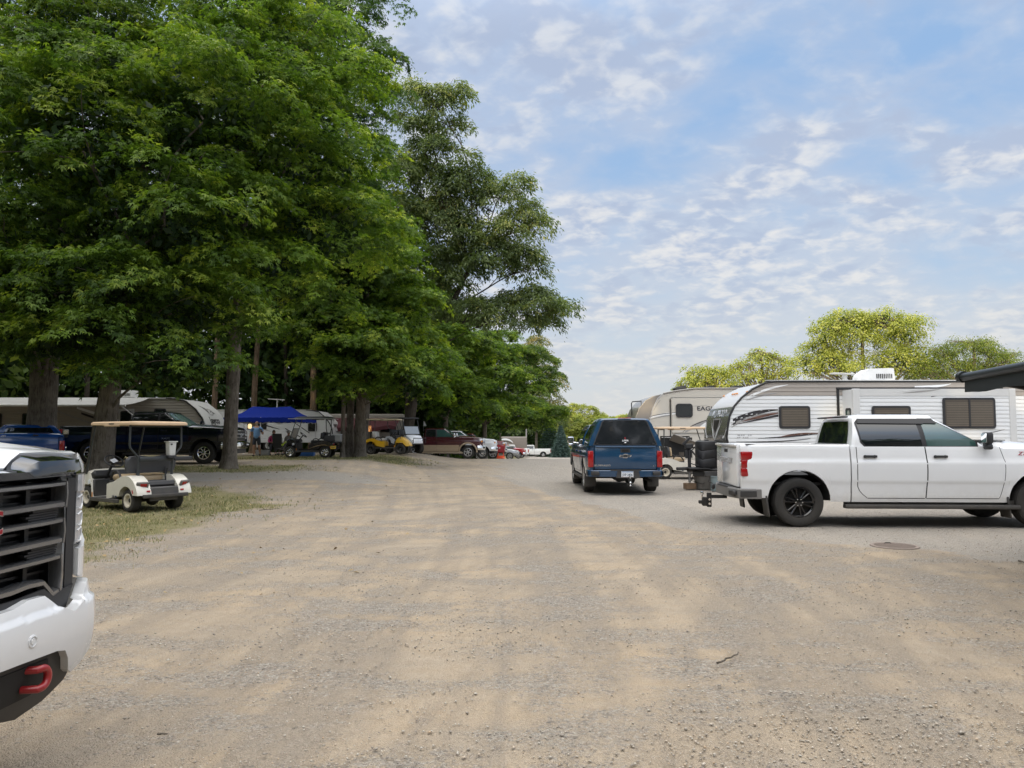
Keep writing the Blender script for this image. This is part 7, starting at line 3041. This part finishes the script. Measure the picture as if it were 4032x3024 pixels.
def seated(label, x, y, shirt, legs, rz, hairmat, hair=110, cap=None, arms=True, sleeve=True):
    t = thing('person', label, 'person', (x, y, gz(x, y)), rz=rz)
    J = {'pelvis': (0, 0, .52, .13), 'waist': (0, .05, .68, .135), 'chest': (0, .08, .86, .145), 'sh': (0, .07, .99, .095), 'neck': (0, .05, 1.08, .055), 'jaw': (0, .03, 1.145, .064), 'head': (0, .04, 1.23, .082), 'crown': (0, .05, 1.295, .06),
         'hipR': (-.10, -.04, .50, .088), 'kneeR': (-.13, -.46, .50, .062), 'ankR': (-.13, -.50, .09, .036), 'toeR': (-.13, -.65, .035, .034),
         'hipL': (.10, -.04, .50, .088), 'kneeL': (.13, -.46, .50, .062), 'ankL': (.13, -.42, .09, .036), 'toeL': (.14, -.57, .035, .034),
         'shR': (-.185, .07, .97, .06), 'elbR': (-.27, .02, .74, .044), 'wristR': (-.10, -.20, .70, .027), 'shL': (.185, .07, .97, .06), 'elbL': (.27, .02, .74, .044), 'wristL': (.10, -.22, .72, .027)}
    E = [('pelvis', 'waist'), ('waist', 'chest'), ('chest', 'sh'), ('sh', 'neck'), ('neck', 'jaw'), ('jaw', 'head'), ('head', 'crown'), ('pelvis', 'hipR'), ('hipR', 'kneeR'), ('kneeR', 'ankR'), ('ankR', 'toeR'), ('pelvis', 'hipL'), ('hipL', 'kneeL'), ('kneeL', 'ankL'), ('ankL', 'toeL'),
         ('sh', 'shR'), ('shR', 'elbR'), ('elbR', 'wristR'), ('sh', 'shL'), ('shL', 'elbL'), ('elbL', 'wristL')]
    hand(J, E, 'R', J['wristR'][:3], (.6, -.8, 0), (0, 0, 1), (0, 1, 0))
    hand(J, E, 'L', J['wristL'][:3], (-.6, -.8, 0), (0, 0, 1), (0, 1, 0))
    skin_mesh('body', J, E, SKIN, t)
    Js = {'pelvis': (0, 0, .50, .155), 'waist': (0, .05, .68, .155), 'chest': (0, .08, .86, .162), 'sh': (0, .07, .995, .105), 'shR': (-.19, .07, .975, .074), 'shL': (.19, .07, .975, .074)}
    Ee = [('pelvis', 'waist'), ('waist', 'chest'), ('chest', 'sh'), ('sh', 'shR'), ('sh', 'shL')]
    for k in 'RL':
        sx = -1 if k == 'R' else 1
        Js['e' + k] = (sx * .27, .02, .74, .058)
        Ee.append(('sh' + k, 'e' + k))
        if sleeve:
            Js['w' + k] = (sx * .14, -.16, .705, .044)
            Ee.append(('e' + k, 'w' + k))
    skin_mesh('shirt', Js, Ee, shirt, t)
    Js = {'p': (0, 0, .51, .145), 'hR': (-.10, -.05, .50, .10), 'kR': (-.13, -.45, .50, .078), 'aR': (-.13, -.49, .16, .055), 'hL': (.10, -.05, .50, .10), 'kL': (.13, -.45, .50, .078), 'aL': (.13, -.42, .16, .055)}
    skin_mesh('trousers', Js, [('p', 'hR'), ('hR', 'kR'), ('kR', 'aR'), ('p', 'hL'), ('hL', 'kL'), ('kL', 'aL')], legs, t)
    for k in 'RL':
        m = MB(pm('trainer_dark', (.05, .045, .04), .7))
        a_, b_ = Vector(J['ank' + k][:3]), Vector(J['toe' + k][:3])
        m.ell((a_ + b_) / 2 + Vector((0, 0, -.01)), (.046, .13, .048), 14, 8)
        m.build('shoe', t, 60)
    head_parts(t, (0, .03, 1.22), (0, -1, -.1), hair, hairmat, cap=cap)
    return t


def camp_chair(label, x, y, rz, cloth, high=False):
    t = thing('camp_chair', label, 'folding chair', (x, y, gz(x, y)), rz=rz)
    top = 1.15 if high else .95
    m = MB(cloth)
    m.loft([[(-.27, -.24, .44), (.27, -.24, .44)], [(-.27, 0, .41), (.27, 0, .41)], [(-.27, .20, .42), (.27, .20, .42)]], False, False, False)
    m.build('seat', t, 60)
    m = MB(cloth)
    m.loft([[(-.27, .20, .44), (.27, .20, .44)], [(-.27, .27, .75), (.27, .27, .75)], [(-.26, .34, top), (.26, .34, top)]], False, False, False)
    m.build('backrest', t, 60)
    for sx in (-1, 1):
        m = MB(POWD)
        m.tube([(sx * .29, -.28, 0), (sx * .29, .18, .44), (sx * .28, .35, top)], .013, 6)
        m.build('leg', t, 50)
        m = MB(POWD)
        m.tube([(sx * .29, .34, 0), (sx * .29, -.26, .45), (sx * .29, -.27, .64), (sx * .29, .28, .66)], .013, 6)
        m.build('leg', t, 50)
    return t


BLKC = pm('sling_black', (.018, .018, .02), .8)
px_, py_ = XU(1080, 41.6), 41.6
seated('person in bright pink top seated beneath the blue canopy', px_, py_, pm('shirt_pink', (.72, .08, .27), .8), pm('trousers_dark', (.03, .03, .035), .8), .25, pm('hair_brown', (.10, .06, .035), .8))
camp_chair('dark camp chair under the person in pink', px_, py_, .25, BLKC)
px2, py2 = XU(1136, 42.2), 42.2
seated('person in white top and pale cap seated at right under the canopy', px2, py2, pm('shirt_white', (.62, .62, .61), .8), pm('trousers_khaki', (.22, .19, .14), .8), -.5, pm('hair_grey', (.25, .23, .21), .8), cap=pm('cap_pale', (.55, .54, .50), .8), sleeve=False)
camp_chair('dark camp chair under the person in white', px2, py2, -.5, BLKC)
camp_chair('empty tall backed black camp chair turned away, left of the black golf cart', XU(1108, 38.8), 38.8, 2.8, BLKC, True)
# wood box and blue cooler on the ground by the canopy
for nm, lb, cat, u, y, sz, mt in (('storage_box', 'low grey storage box on the ground behind the walking man', 'box', 1040, 41.0, (.7, .4, .28), pm('box_grey', (.22, .22, .22), .6)),
                                  ('cool_box', 'blue cool box half hidden behind the black golf cart', 'cool box', 1212, 39.6, (.75, .4, .36), pm('cooler_blue', (.02, .10, .35), .4))):
    t = thing(nm, lb, cat, (XU(u, y), y, gz(XU(u, y), y)))
    b = MB(mt)
    b.box((0, 0, sz[2] / 2 - .02), (sz[0], sz[1], sz[2] - .04), None, .03, 2)
    b.build('shell', t, 40)
    b = MB(mt)
    b.box((0, 0, sz[2] - .02), (sz[0] + .03, sz[1] + .03, .05), None, .02, 2)
    b.build('lid', t, 40)
t = thing('camp_lantern', 'small warm lantern hanging at the left canopy leg behind the man', 'lantern', (XU(985, 41.2), 41.2, gz(-12.8, 41) + 1.42))
b = MB(pm('lantern_glow', (.9, .75, .45), .5, emit=(1, .75, .4, 1.2)))
b.lathe([(.05, 0), (.10, .05), (.10, .20), (.05, .26)], (0, 0, 0), (0, 0, 1), 16)
b.build('shade', t, 50)
b = MB(BLACKPL)
b.tube([(0, 0, .26), (0, 0, .55)], .008, 5)
b.build('hook', t, 40)
# ------------------------------------------------------------------ small things
t = thing('manhole_cover', 'rusty round manhole cover lying in the gravel before the white pickup', 'manhole cover', (XU(3505, 10.95), 10.95, gz(5.4, 11)))
RUST = pm('rusty_iron', (.24, .195, .165), .9, var=.2, scale=12, bump=.5, bscale=25)
m = MB(RUST)
m.lathe([(.32, -.04), (.32, .004), (.312, .012), (.28, .012), (.275, .007), (.001, .007)], (0, 0, 0), (0, 0, 1), 48, closed=False)
for k in range(-4, 5):
    L = math.sqrt(max(0, .265 ** 2 - (k * .06) ** 2))
    m.bx(-L, L, k * .06 - .01, k * .06 + .01, .004, .012)
m.build('lid', t, 40)
m = MB(CHASSIS)
m.tube([(-.05, .2, .010), (-.03, .2, .022), (.03, .2, .022), (.05, .2, .010)], .006, 6)
m.build('lifting_ring', t, 40)
y = HC * FPX / (2580 - HZ)


def stick(label, u0, v0, u1, v1, r, seed):
    y0, y1 = HC * FPX / (v0 - HZ), HC * FPX / (v1 - HZ)
    a, b_ = Vector((XU(u0, y0), y0, .012)), Vector((XU(u1, y1), y1, .02))
    rr = random.Random(seed)
    m = MB(BARK)
    n = 7
    m.tube([a.lerp(b_, i / n) + Vector((rr.uniform(-1, 1), rr.uniform(-1, 1), rr.uniform(0, .6))) * r * 1.2 for i in range(n + 1)], [r * (1 - .5 * i / n) for i in range(n + 1)], 6)
    o = m.build('stick', None, 40)
    tag(o, label, 'stick')


stick('thin dead stick lying alone in the open foreground gravel', 2812, 2600, 2890, 2562, .008, 1)
stick('short twig on the gravel near the right edge', 3985, 2205, 4035, 2225, .012, 2)
stick('broken twig in the dirt, low left of the lot', 660, 2866, 700, 2874, .006, 3)
stick('twig beside the grass edge near the cart', 1030, 2008, 1108, 2004, .008, 4)
stick('fallen branch on the brown strip before the tree trunks', 1370, 1838, 1440, 1826, .02, 5)

# orange floor jack standing in front of the deep red truck
yj = 57.0
t = thing('floor_jack', 'orange red floor stand on the gravel in front of the deep red truck', 'jack stand', (XU(1972, yj), yj, gz(-1, yj)))
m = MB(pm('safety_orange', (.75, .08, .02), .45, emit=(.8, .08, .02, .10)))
m.box((0, 0, .05), (.62, .40, .07), None, .02)
for sx in (-1, 1):
    m.box((sx * .22, 0, .24), (.06, .08, .40), (0, sx * -.22, 0), .01)
m.box((0, 0, .16), (.40, .30, .12), None, .03)
m.build('base', t, 40)
m = MB(pm('deep_red_box', (.30, .012, .02), .4))
m.box((0, .02, .72), (.60, .34, .52), None, .04)
m.use(WHTL)
m.box((-.08, -.155, .80), (.08, .02, .08), None, .01)
m.build('tool_box', t, 40)

# leaning utility pole by the far trucks
yp = 129.0
t = thing('utility_pole', 'pale grey utility pole leaning slightly beside the far white pickups', 'pole', (XU(2071, yp), yp, gz(2, yp)))
m = MB(pm('pole_wood', (.30, .28, .26), .8, var=.15))
m.tube([(0, 0, 0), (.05, 0, 4), (.12, 0, 9.5)], [.13, .11, .09], 10)
m.build('post', t, 40)
m = MB(STEEL)
m.box((.06, -.14, 2.2), (.25, .15, .4), None, .02)
m.build('meter_box', t, 40)
t = thing('marker_flag', 'small white pennant poking up behind the maroon truck bed', 'pennant', (XU(1668, 58), 58, gz(-6, 58)))
m = MB(STEEL)
m.tube([(0, 0, 0), (0, 0, 2.8)], .015, 6)
m.build('staff', t, 40)
m = MB(WHITETX)
m.add([(0, 0, 2.8), (.22, .02, 2.25), (-.02, 0, 2.22)], [(0, 1, 2)])
m.build('cloth', t, 0)
# ------------------------------------------------------------------ trees
def gp(x, y):
    return (x, y, gz(x, y) - .03)


def rows(*b):
    return [tuple(q) for q in b]


# three big maples over the left of the lot
tree('maple_tree', 'massive maple with thick burred trunk at the far left behind the bright blue pickup', gp(XU(150, 26), 26.2),
     [(0, 0, 0), (.05, 0, 3), (.15, 0, 6), (.3, .1, 9.5), (.4, .2, 13)], [.46, .44, .36, .24, .12],
     rows((.2, -2.6, 5.0, 3.4, 3.0, 1.6), (-3.0, -.5, 7.2, 3.4, 3.2, 2.4), (3.0, -1.6, 8.0, 3.2, 3.0, 2.3), (0, -2.2, 10.5, 4.0, 3.4, 2.8), (-2.5, 0, 12.5, 3.4, 3.4, 2.4), (2.4, -.6, 12.6, 3.4, 3.4, 2.4), (2.6, -3.0, 4.1, 2.2, 1.6, .8), (-1.5, 0, 15.6, 3.6, 3.4, 2.4), (1.6, .6, 15.2, 2.6, 2.8, 2.2)),
     1250, 52, .66, .165, MAPLE, seed=3, bough=13, inner=.55, fill=5158, group='big maples along the left of the lot', twigs=9)
tree('maple_tree', 'maple with trunk leaning right, standing right behind the cream golf cart', gp(XU(392, 23.4), 23.5),
     [(0, 0, 0), (.16, 0, 2), (.42, 0, 4.2), (.8, .2, 7), (1.0, .3, 11)], [.36, .31, .27, .20, .10],
     rows((.4, -2.0, 4.5, 2.3, 2.0, 1.0), (2.6, -1.2, 4.9, 2.4, 2.0, 1.1), (-1.8, -1.6, 6.2, 2.8, 2.4, 1.8), (2.6, -1.8, 7.4, 2.8, 2.6, 2.0), (.4, -2.2, 9.4, 3.2, 2.8, 2.4), (3.2, -.8, 10.8, 3.0, 3.0, 2.4), (-.8, 0, 11.4, 3.2, 3.0, 2.2), (2.9, -1.8, 3.4, 1.7, 1.4, .65), (1.2, -2.4, 5.6, 2.0, 1.6, 1.0), (-1.4, .8, 14.2, 2.8, 2.6, 2.2)),
     1150, 52, .62, .16, MAPLE, seed=5, bough=13, brange=(.8, 1.4), inner=.55, fill=4513, group='big maples along the left of the lot', twigs=9)
tree('maple_tree', 'maple with straight slim trunk between the dark pickup nose and the blue canopy', gp(XU(902, 27), 27.1),
     [(0, 0, 0), (.05, 0, 2), (.13, 0, 4.5), (.3, 0, 8), (.2, .2, 12), (.3, .2, 15)], [.235, .225, .20, .17, .12, .06],
     rows((-1.6, -1.6, 6.0, 2.4, 2.2, 1.4), (1.6, -1.6, 6.6, 2.6, 2.4, 1.7), (3.2, -.8, 8.4, 2.2, 2.4, 1.9), (0, -2.2, 9.2, 3.0, 2.6, 2.0), (2.6, -1.4, 10.8, 2.7, 2.6, 2.2), (-1.6, -1.2, 12.2, 3.2, 2.8, 2.3), (1.6, -1.2, 13.6, 3.2, 2.8, 2.3), (.4, -.4, 16.0, 3.2, 3.0, 2.3)),
     1350, 52, .64, .16, MAPLE_MID, seed=8, bough=13, brange=(.8, 1.45), inner=.55, fill=4836, group='big maples along the left of the lot', twigs=9)
# clustered trunks by the yellow cart
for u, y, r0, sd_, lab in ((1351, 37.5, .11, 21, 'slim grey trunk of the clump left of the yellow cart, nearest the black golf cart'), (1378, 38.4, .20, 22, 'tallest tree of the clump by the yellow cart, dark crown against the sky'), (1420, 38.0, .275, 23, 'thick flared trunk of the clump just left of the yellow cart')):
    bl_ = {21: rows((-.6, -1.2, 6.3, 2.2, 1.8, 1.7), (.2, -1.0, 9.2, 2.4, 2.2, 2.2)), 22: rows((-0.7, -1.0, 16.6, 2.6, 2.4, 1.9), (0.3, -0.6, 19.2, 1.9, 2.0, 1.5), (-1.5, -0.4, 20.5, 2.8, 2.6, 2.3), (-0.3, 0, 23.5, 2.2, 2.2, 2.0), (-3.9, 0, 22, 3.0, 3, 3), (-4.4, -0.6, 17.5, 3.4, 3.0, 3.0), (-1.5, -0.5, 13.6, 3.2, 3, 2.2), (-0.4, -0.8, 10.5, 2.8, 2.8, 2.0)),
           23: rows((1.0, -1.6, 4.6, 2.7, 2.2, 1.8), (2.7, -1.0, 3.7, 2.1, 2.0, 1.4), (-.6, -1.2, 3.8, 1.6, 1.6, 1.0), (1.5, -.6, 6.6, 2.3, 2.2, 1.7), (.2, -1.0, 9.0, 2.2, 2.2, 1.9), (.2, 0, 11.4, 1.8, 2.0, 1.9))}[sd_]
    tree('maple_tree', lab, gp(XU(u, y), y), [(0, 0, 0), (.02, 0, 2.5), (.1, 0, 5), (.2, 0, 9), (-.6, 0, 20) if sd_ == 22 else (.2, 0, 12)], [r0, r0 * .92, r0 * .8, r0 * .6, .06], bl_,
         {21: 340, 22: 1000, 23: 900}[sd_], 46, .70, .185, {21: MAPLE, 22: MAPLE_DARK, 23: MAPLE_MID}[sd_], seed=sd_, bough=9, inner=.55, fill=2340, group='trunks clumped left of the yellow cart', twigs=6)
# open grey-green hickory leaning out over the road
HK = [(0, 0, 0), (.6, 0, 3.5), (1.6, 0, 6.5), (2.8, 0, 9.0), (4.2, 0, 12.0)]
tree('oak_tree', 'tall open crowned grey green oak leaning out over the road', gp(XU(1590, 49), 49),
     HK, [.36, .32, .28, .22, .12],
     rows((6.6, 0, 9.0, 2.9, 2.4, 1.4), (8.5, 0, 9.6, 1.9, 1.8, 1.5), (4.2, 0, 9.0, 2.5, 2.2, 1.2), (7.8, .2, 12.0, 2.0, 1.8, 1.0), (5.6, -.3, 12.4, 2.3, 2.2, 1.4), (7.4, 0, 14.5, 2.2, 2.0, 1.4), (3.6, .4, 11.6, 1.9, 1.8, 1.5), (6.0, 0, 16.4, 2.5, 2.2, 1.3), (3.4, -.2, 14.2, 2.2, 2.0, 1.9), (4.2, 0, 17.6, 2.0, 2.0, 1.3), (1.7, 0, 17.4, 1.8, 1.6, 2.0), (1.2, 0, 19.6, 1.6, 1.5, 1.4), (2.6, 0, 15.8, 1.8, 1.6, 1.4), (2.4, 0, 22.2, 1.6, 1.6, 2.1), (.4, 0, 22.8, 1.6, 1.6, 2.1), (-.4, .2, 17.8, 1.6, 1.5, 1.8), (.4, .2, 15.0, 1.5, 1.5, 1.6), (2.2, 0, 12.4, 1.5, 1.5, 1.3)),
     2100, 30, .60, .27, OAK, kind='long', bark=BARK_DARK, seed=31, droop=.55, inner=.62, bough=5, brange=(.7, 1.2), twigs=24, flat=.25)
tree('maple_tree', 'leafy maple filling the row under the oak', gp(-9.1, 47), [(0, 0, 0), (.3, 0, 5), (1.2, 0, 11), (1.6, 0, 16)], [.26, .22, .14, .06],
     rows((1.5, -.6, 8.6, 2.2, 2.2, 1.9), (.8, 0, 12.4, 2.0, 2.2, 2.2), (-.4, 0, 16.0, 2.0, 2.2, 2.2), (-.4, -.6, 7.2, 2.8, 2.6, 2.0), (2.4, -1, 5.2, 2.4, 2.0, 1.6), (4.2, -.6, 6.4, 1.8, 1.8, 1.4)), 700, 42, .76, .22, MAPLE_MID, seed=37, bough=8, inner=.55, fill=2340, twigs=6)
# rounded maples beyond, over the parked trucks
for (u, y, top, wid, sd_, mt, lab) in ((1770, 56, 10.8, 3.3, 41, MAPLE_MID, 'rounded bright maple crown over the maroon truck'), (1930, 66, 11.4, 3.9, 43, MAPLE_MID, 'broad bright maple crown over the white and red trucks'),
                                       (1985, 82, 11.8, 4.1, 47, MAPLE, 'dense maple crown reaching out to the road before the far pickups')):
    h0 = top - 6.2
    ox = 2.5 if sd_ == 47 else 0.0
    tree('maple_tree', lab, gp(XU(u, y) - .6, y + 3.5), [(0, 0, 0), (.0, 0, 3), (.1, 0, 6), (.1, 0, top)], [.24, .20, .14, .05],
         rows((ox + wid * .40, -1.6, 2.9 + h0 * .3, wid * .66, 2.4, 1.7), (ox - wid * .42, -1.4, 3.0 + h0 * .3, wid * .66, 2.4, 1.8), (ox + wid * .30, -1.2, 5.6 + h0 * .5, wid * .68, 2.6, 1.9), (ox - wid * .45, -.8, 6.4 + h0 * .4, wid * .65, 2.6, 1.9), (ox, -.6, top - 1.2, wid * .66, 2.6, 1.9)),
         1100, 40, .64, .20, mt, seed=sd_, bough=10, inner=.55, fill=2340, twigs=6, group='rounded maples over the parked trucks')
tree('oak_tree', 'russet topped tree standing behind the last maple', gp(XU(2165, 141), 141), [(0, 0, 0), (0, 0, 5), (0, 0, 9), (0, 0, 14)], [.25, .2, .15, .05],
     rows((-1.12, 0.0, 9.8, 3.64, 3.08, 4.2), (-2.1, 0.0, 16.24, 3.08, 2.8, 3.08), (-2.24, 0.0, 20.16, 2.1, 2.1, 2.1), (1.26, 0.0, 13.44, 1.82, 1.96, 2.1), (0.56, -0.56, 7.0, 2.8, 2.8, 2.8)), 520, 28, .95, .36, RUSSET, kind='oval', seed=51, droop=.4, twigs=6, fill=910)
tree('oak_tree', 'dull green tree crowding the gap above the far white pickups', gp(XU(2112, 136), 137), [(0, 0, 0), (0, 0, 5), (0, 0, 9)], [.25, .2, .08],
     rows((-2.44, 0.0, 6.1, 4.39, 3.17, 3.17), (1.71, 0.0, 6.59, 3.17, 2.93, 2.93), (-1.22, 0.0, 10.0, 3.17, 2.93, 2.93)), 520, 28, .95, .34, OAK, kind='oval', seed=53, droop=.3, twigs=6, fill=1300)


# blue spruce and dark spruce
def spruce(label, x, y, h, w, seed, mat):
    t = thing('spruce_tree', label, 'tree', gp(x, y))
    m = MB(BARK_DARK)
    m.tube([(0, 0, 0), (0, 0, h * .95)], [.12, .02], 8)
    m.build('trunk', t, 40)
    r = np.random.default_rng(seed)
    P, Nn, T = [], [], []
    tiers = 17
    for k in range(tiers):
        f = k / (tiers - 1)
        z = .25 + (h - .3) * f
        R_ = w * (1 - f) ** .85 + .06
        nb = int(8 + 14 * (1 - f))
        for j in range(nb):
            a = 2 * math.pi * (j + r.random()) / nb
            L = R_ * (.8 + .35 * r.random())
            n_ = int(26 + 30 * (1 - f))
            s_ = r.random(n_) ** .6
            d = np.array([math.cos(a), math.sin(a), 0])
            p = d[None] * (L * s_)[:, None] + np.array([0, 0, z]) + r.normal(0, .05, (n_, 3))
            p[:, 2] += -.22 * L * s_ + .12 * L * s_ ** 3
            P.append(p)
            T.append(d[None] + r.normal(0, .6, (n_, 3)))
            Nn.append(np.tile(np.array([0, 0, 1.0]), (n_, 1)) + r.normal(0, .5, (n_, 3)))
    P, Nn, T = np.concatenate(P), np.concatenate(Nn), np.concatenate(T)
    leaves('crown', P, Nn, T, .20 + .12 * r.random(len(P)), 'long', mat, np.clip(r.normal(.5, .25, len(P)), 0, 1), t)


spruce('blue grey spruce standing at the bend of the road behind the far white pickup', XU(2208, 121), 121, 4.9, 1.75, 61, SPRUCE)
spruce('darker spruce half hidden left of the blue grey spruce', XU(2165, 131), 131, 7.0, 2.2, 63, leaf_mat('dark_spruce_needle', [(0, (.012, .03, .022)), (1, (.04, .075, .05))], .1))

# sunlit trees far down the road and behind the campers
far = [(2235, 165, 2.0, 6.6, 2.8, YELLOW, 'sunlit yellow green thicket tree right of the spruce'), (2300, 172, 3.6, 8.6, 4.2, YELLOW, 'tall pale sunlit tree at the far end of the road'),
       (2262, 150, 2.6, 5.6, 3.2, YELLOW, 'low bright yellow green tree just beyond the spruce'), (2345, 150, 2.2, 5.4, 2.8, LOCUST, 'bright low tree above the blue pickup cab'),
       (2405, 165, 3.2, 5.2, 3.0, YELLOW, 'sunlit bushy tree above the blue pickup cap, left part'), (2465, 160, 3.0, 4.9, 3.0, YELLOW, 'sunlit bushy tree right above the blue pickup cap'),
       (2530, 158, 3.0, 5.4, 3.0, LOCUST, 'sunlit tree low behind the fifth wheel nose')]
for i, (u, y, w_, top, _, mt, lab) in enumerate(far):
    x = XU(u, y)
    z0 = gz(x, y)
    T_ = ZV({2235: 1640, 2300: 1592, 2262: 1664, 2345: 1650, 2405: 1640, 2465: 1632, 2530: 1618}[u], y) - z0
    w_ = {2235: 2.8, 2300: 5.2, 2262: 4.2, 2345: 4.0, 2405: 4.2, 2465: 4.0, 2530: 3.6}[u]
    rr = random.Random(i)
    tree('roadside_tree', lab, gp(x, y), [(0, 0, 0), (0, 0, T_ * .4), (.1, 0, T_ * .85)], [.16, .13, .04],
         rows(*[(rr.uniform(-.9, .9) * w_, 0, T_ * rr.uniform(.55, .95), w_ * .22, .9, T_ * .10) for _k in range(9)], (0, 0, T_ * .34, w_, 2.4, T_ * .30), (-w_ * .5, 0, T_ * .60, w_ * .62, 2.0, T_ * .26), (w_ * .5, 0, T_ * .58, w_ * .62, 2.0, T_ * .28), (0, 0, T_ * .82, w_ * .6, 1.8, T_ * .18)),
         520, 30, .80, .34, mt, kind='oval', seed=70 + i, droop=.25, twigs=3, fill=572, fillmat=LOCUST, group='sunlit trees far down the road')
# trees over the camper roofs on the right


def camper_tree(label, u, y, blobs, n, per, sr, ls, mat, seed, trunk_h, kind='oval', inner=.55, fill=0, fillmat=None, bough=False):
    x = XU(u, y)
    z0 = gz(x, y)
    bb = []
    for bu, bv, ru, rv in blobs:
        sc = y / FPX
        bb.append(((bu - u) * sc, random.uniform(-.8, .8), ZV(bv, y) - z0, ru * sc, max(1.4, ru * sc * .8), rv * sc))
    rr = random.Random(seed)
    for q in list(bb):
        for k in range(5):
            a = rr.uniform(-.4, math.pi + .4)
            e = rr.uniform(.85, 1.12)
            f = rr.uniform(.22, .40)
            bb.append((q[0] + math.cos(a) * q[3] * e, q[1] + rr.uniform(-.5, .5), q[2] + math.sin(a) * q[5] * e, q[3] * f, q[4] * f, max(.35, q[5] * f)))
    top = max(b_[2] for b_ in bb)
    tree('roadside_tree', label, gp(x, y), [(0, 0, 0), (0, 0, trunk_h), (.1, 0, top)], [.30, .24, .06], rows(*bb), n, per, sr, ls, mat, kind=kind, seed=seed, droop=.3, inner=inner, twigs=15, flat=.28, fill=fill, fillmat=fillmat, bough=5 if bough else 0, brange=(.55, 1.1),
         group='trees over the camper roofs')


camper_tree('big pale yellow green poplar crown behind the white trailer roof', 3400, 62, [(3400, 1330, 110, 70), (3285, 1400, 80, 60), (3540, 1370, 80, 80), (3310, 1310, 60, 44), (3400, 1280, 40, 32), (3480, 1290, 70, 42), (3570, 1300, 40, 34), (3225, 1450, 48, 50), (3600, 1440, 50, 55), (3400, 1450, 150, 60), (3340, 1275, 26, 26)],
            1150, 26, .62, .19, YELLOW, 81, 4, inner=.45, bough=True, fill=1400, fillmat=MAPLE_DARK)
camper_tree('flat topped locust tree behind the right end of the white trailer', 3840, 60, [(3840, 1400, 120, 40), (3720, 1440, 90, 42), (3940, 1420, 80, 38), (3800, 1370, 110, 22), (3660, 1470, 60, 30), (3990, 1460, 60, 40), (3840, 1460, 150, 40)],
            760, 28, .6, .17, LOCUST, 83, 4, kind='long', inner=.4)
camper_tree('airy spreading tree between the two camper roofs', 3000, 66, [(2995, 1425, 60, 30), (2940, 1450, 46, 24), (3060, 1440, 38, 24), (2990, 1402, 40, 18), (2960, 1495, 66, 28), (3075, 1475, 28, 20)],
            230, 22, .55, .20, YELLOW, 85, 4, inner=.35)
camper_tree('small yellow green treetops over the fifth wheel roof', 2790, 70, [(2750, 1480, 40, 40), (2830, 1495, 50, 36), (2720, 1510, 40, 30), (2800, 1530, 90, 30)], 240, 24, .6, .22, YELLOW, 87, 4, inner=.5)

# ---- trunks one can tell apart inside the woods
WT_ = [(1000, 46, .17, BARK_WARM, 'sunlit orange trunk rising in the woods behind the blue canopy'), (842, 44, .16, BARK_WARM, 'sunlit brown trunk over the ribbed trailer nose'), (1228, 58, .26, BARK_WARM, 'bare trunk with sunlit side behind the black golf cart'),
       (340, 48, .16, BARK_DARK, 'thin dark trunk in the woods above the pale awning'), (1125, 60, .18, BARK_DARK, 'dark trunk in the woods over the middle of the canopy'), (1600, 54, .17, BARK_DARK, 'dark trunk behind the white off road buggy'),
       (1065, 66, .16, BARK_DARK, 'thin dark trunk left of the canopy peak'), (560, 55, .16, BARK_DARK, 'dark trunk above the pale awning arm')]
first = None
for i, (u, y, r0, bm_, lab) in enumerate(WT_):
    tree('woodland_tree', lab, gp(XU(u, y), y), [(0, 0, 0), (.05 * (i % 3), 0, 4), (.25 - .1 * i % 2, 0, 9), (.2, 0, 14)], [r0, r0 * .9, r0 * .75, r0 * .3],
         rows((0, 0, 12.5, 3.4, 3.0, 2.6), (.6, 0, 16, 3.0, 3.0, 2.6)), 180, 26, 1.1, .36, WOODS, kind='oval', bark=bm_, seed=101 + i, twigs=3, group='trunks standing in the woods')


# ---- the woods themselves: one dark mass
def woods(seed):
    r = np.random.default_rng(seed)
    P, S = [], []

    def slab(k, x0, x1, y0, y1, z0, z1, s0, s1):
        x, y = r.uniform(x0, x1, k), r.uniform(y0, y1, k)
        z = z0 + (z1 - z0) * r.random(k) ** .85
        P.append(np.stack([x, y, z], 1))
        S.append(s0 + (s1 - s0) * r.random(k))
    slab(85000, -75, -23, 50, 68, 0, 20, .42, .95)
    slab(30000, -24, -11, 59, 74, 0, 20, .42, .95)
    slab(30000, -14, -5, 58, 74, 0, 14, .42, .9)
    slab(20000, -8, -1.5, 78, 100, -1, 9, .4, .8)
    slab(9000, -6, 8, 138, 156, -.2, 7, .4, .9)
    slab(52000, -60, -27, 18, 50, 1, 20, .45, .85)
    # unseen woods added beside and behind the lot to block sun and fill reflections
    slab(40000, -52, -16, -80, 14, 1.0, 21, 1.1, 1.8)
    slab(16000, -16, 26, -80, -58, 0, 20, 1.0, 1.7)
    slab(3600, -2, 26, -18, -12, 3, 15, .9, 1.5)
    slab(11000, 26, 75, -80, -62, 0, 15, 1.0, 1.7)
    p, s_ = np.concatenate(P), np.concatenate(S)
    c = np.array([mnoise.noise(Vector((q[0] * .22, q[1] * .22, q[2] * .30))) for q in p])
    keep = (c > -.45) & ~((p[:, 2] > 15) & (c < .02))
    p, s_, c = p[keep], s_[keep], c[keep]
    N = len(p)
    p[:, 2] += np.array([gz(x, y) for x, y in p[:, :2]])
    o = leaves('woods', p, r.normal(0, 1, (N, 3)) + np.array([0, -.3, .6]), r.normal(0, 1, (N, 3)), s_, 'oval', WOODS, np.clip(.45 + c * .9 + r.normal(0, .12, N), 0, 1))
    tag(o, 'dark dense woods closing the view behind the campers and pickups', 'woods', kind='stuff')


woods(5)
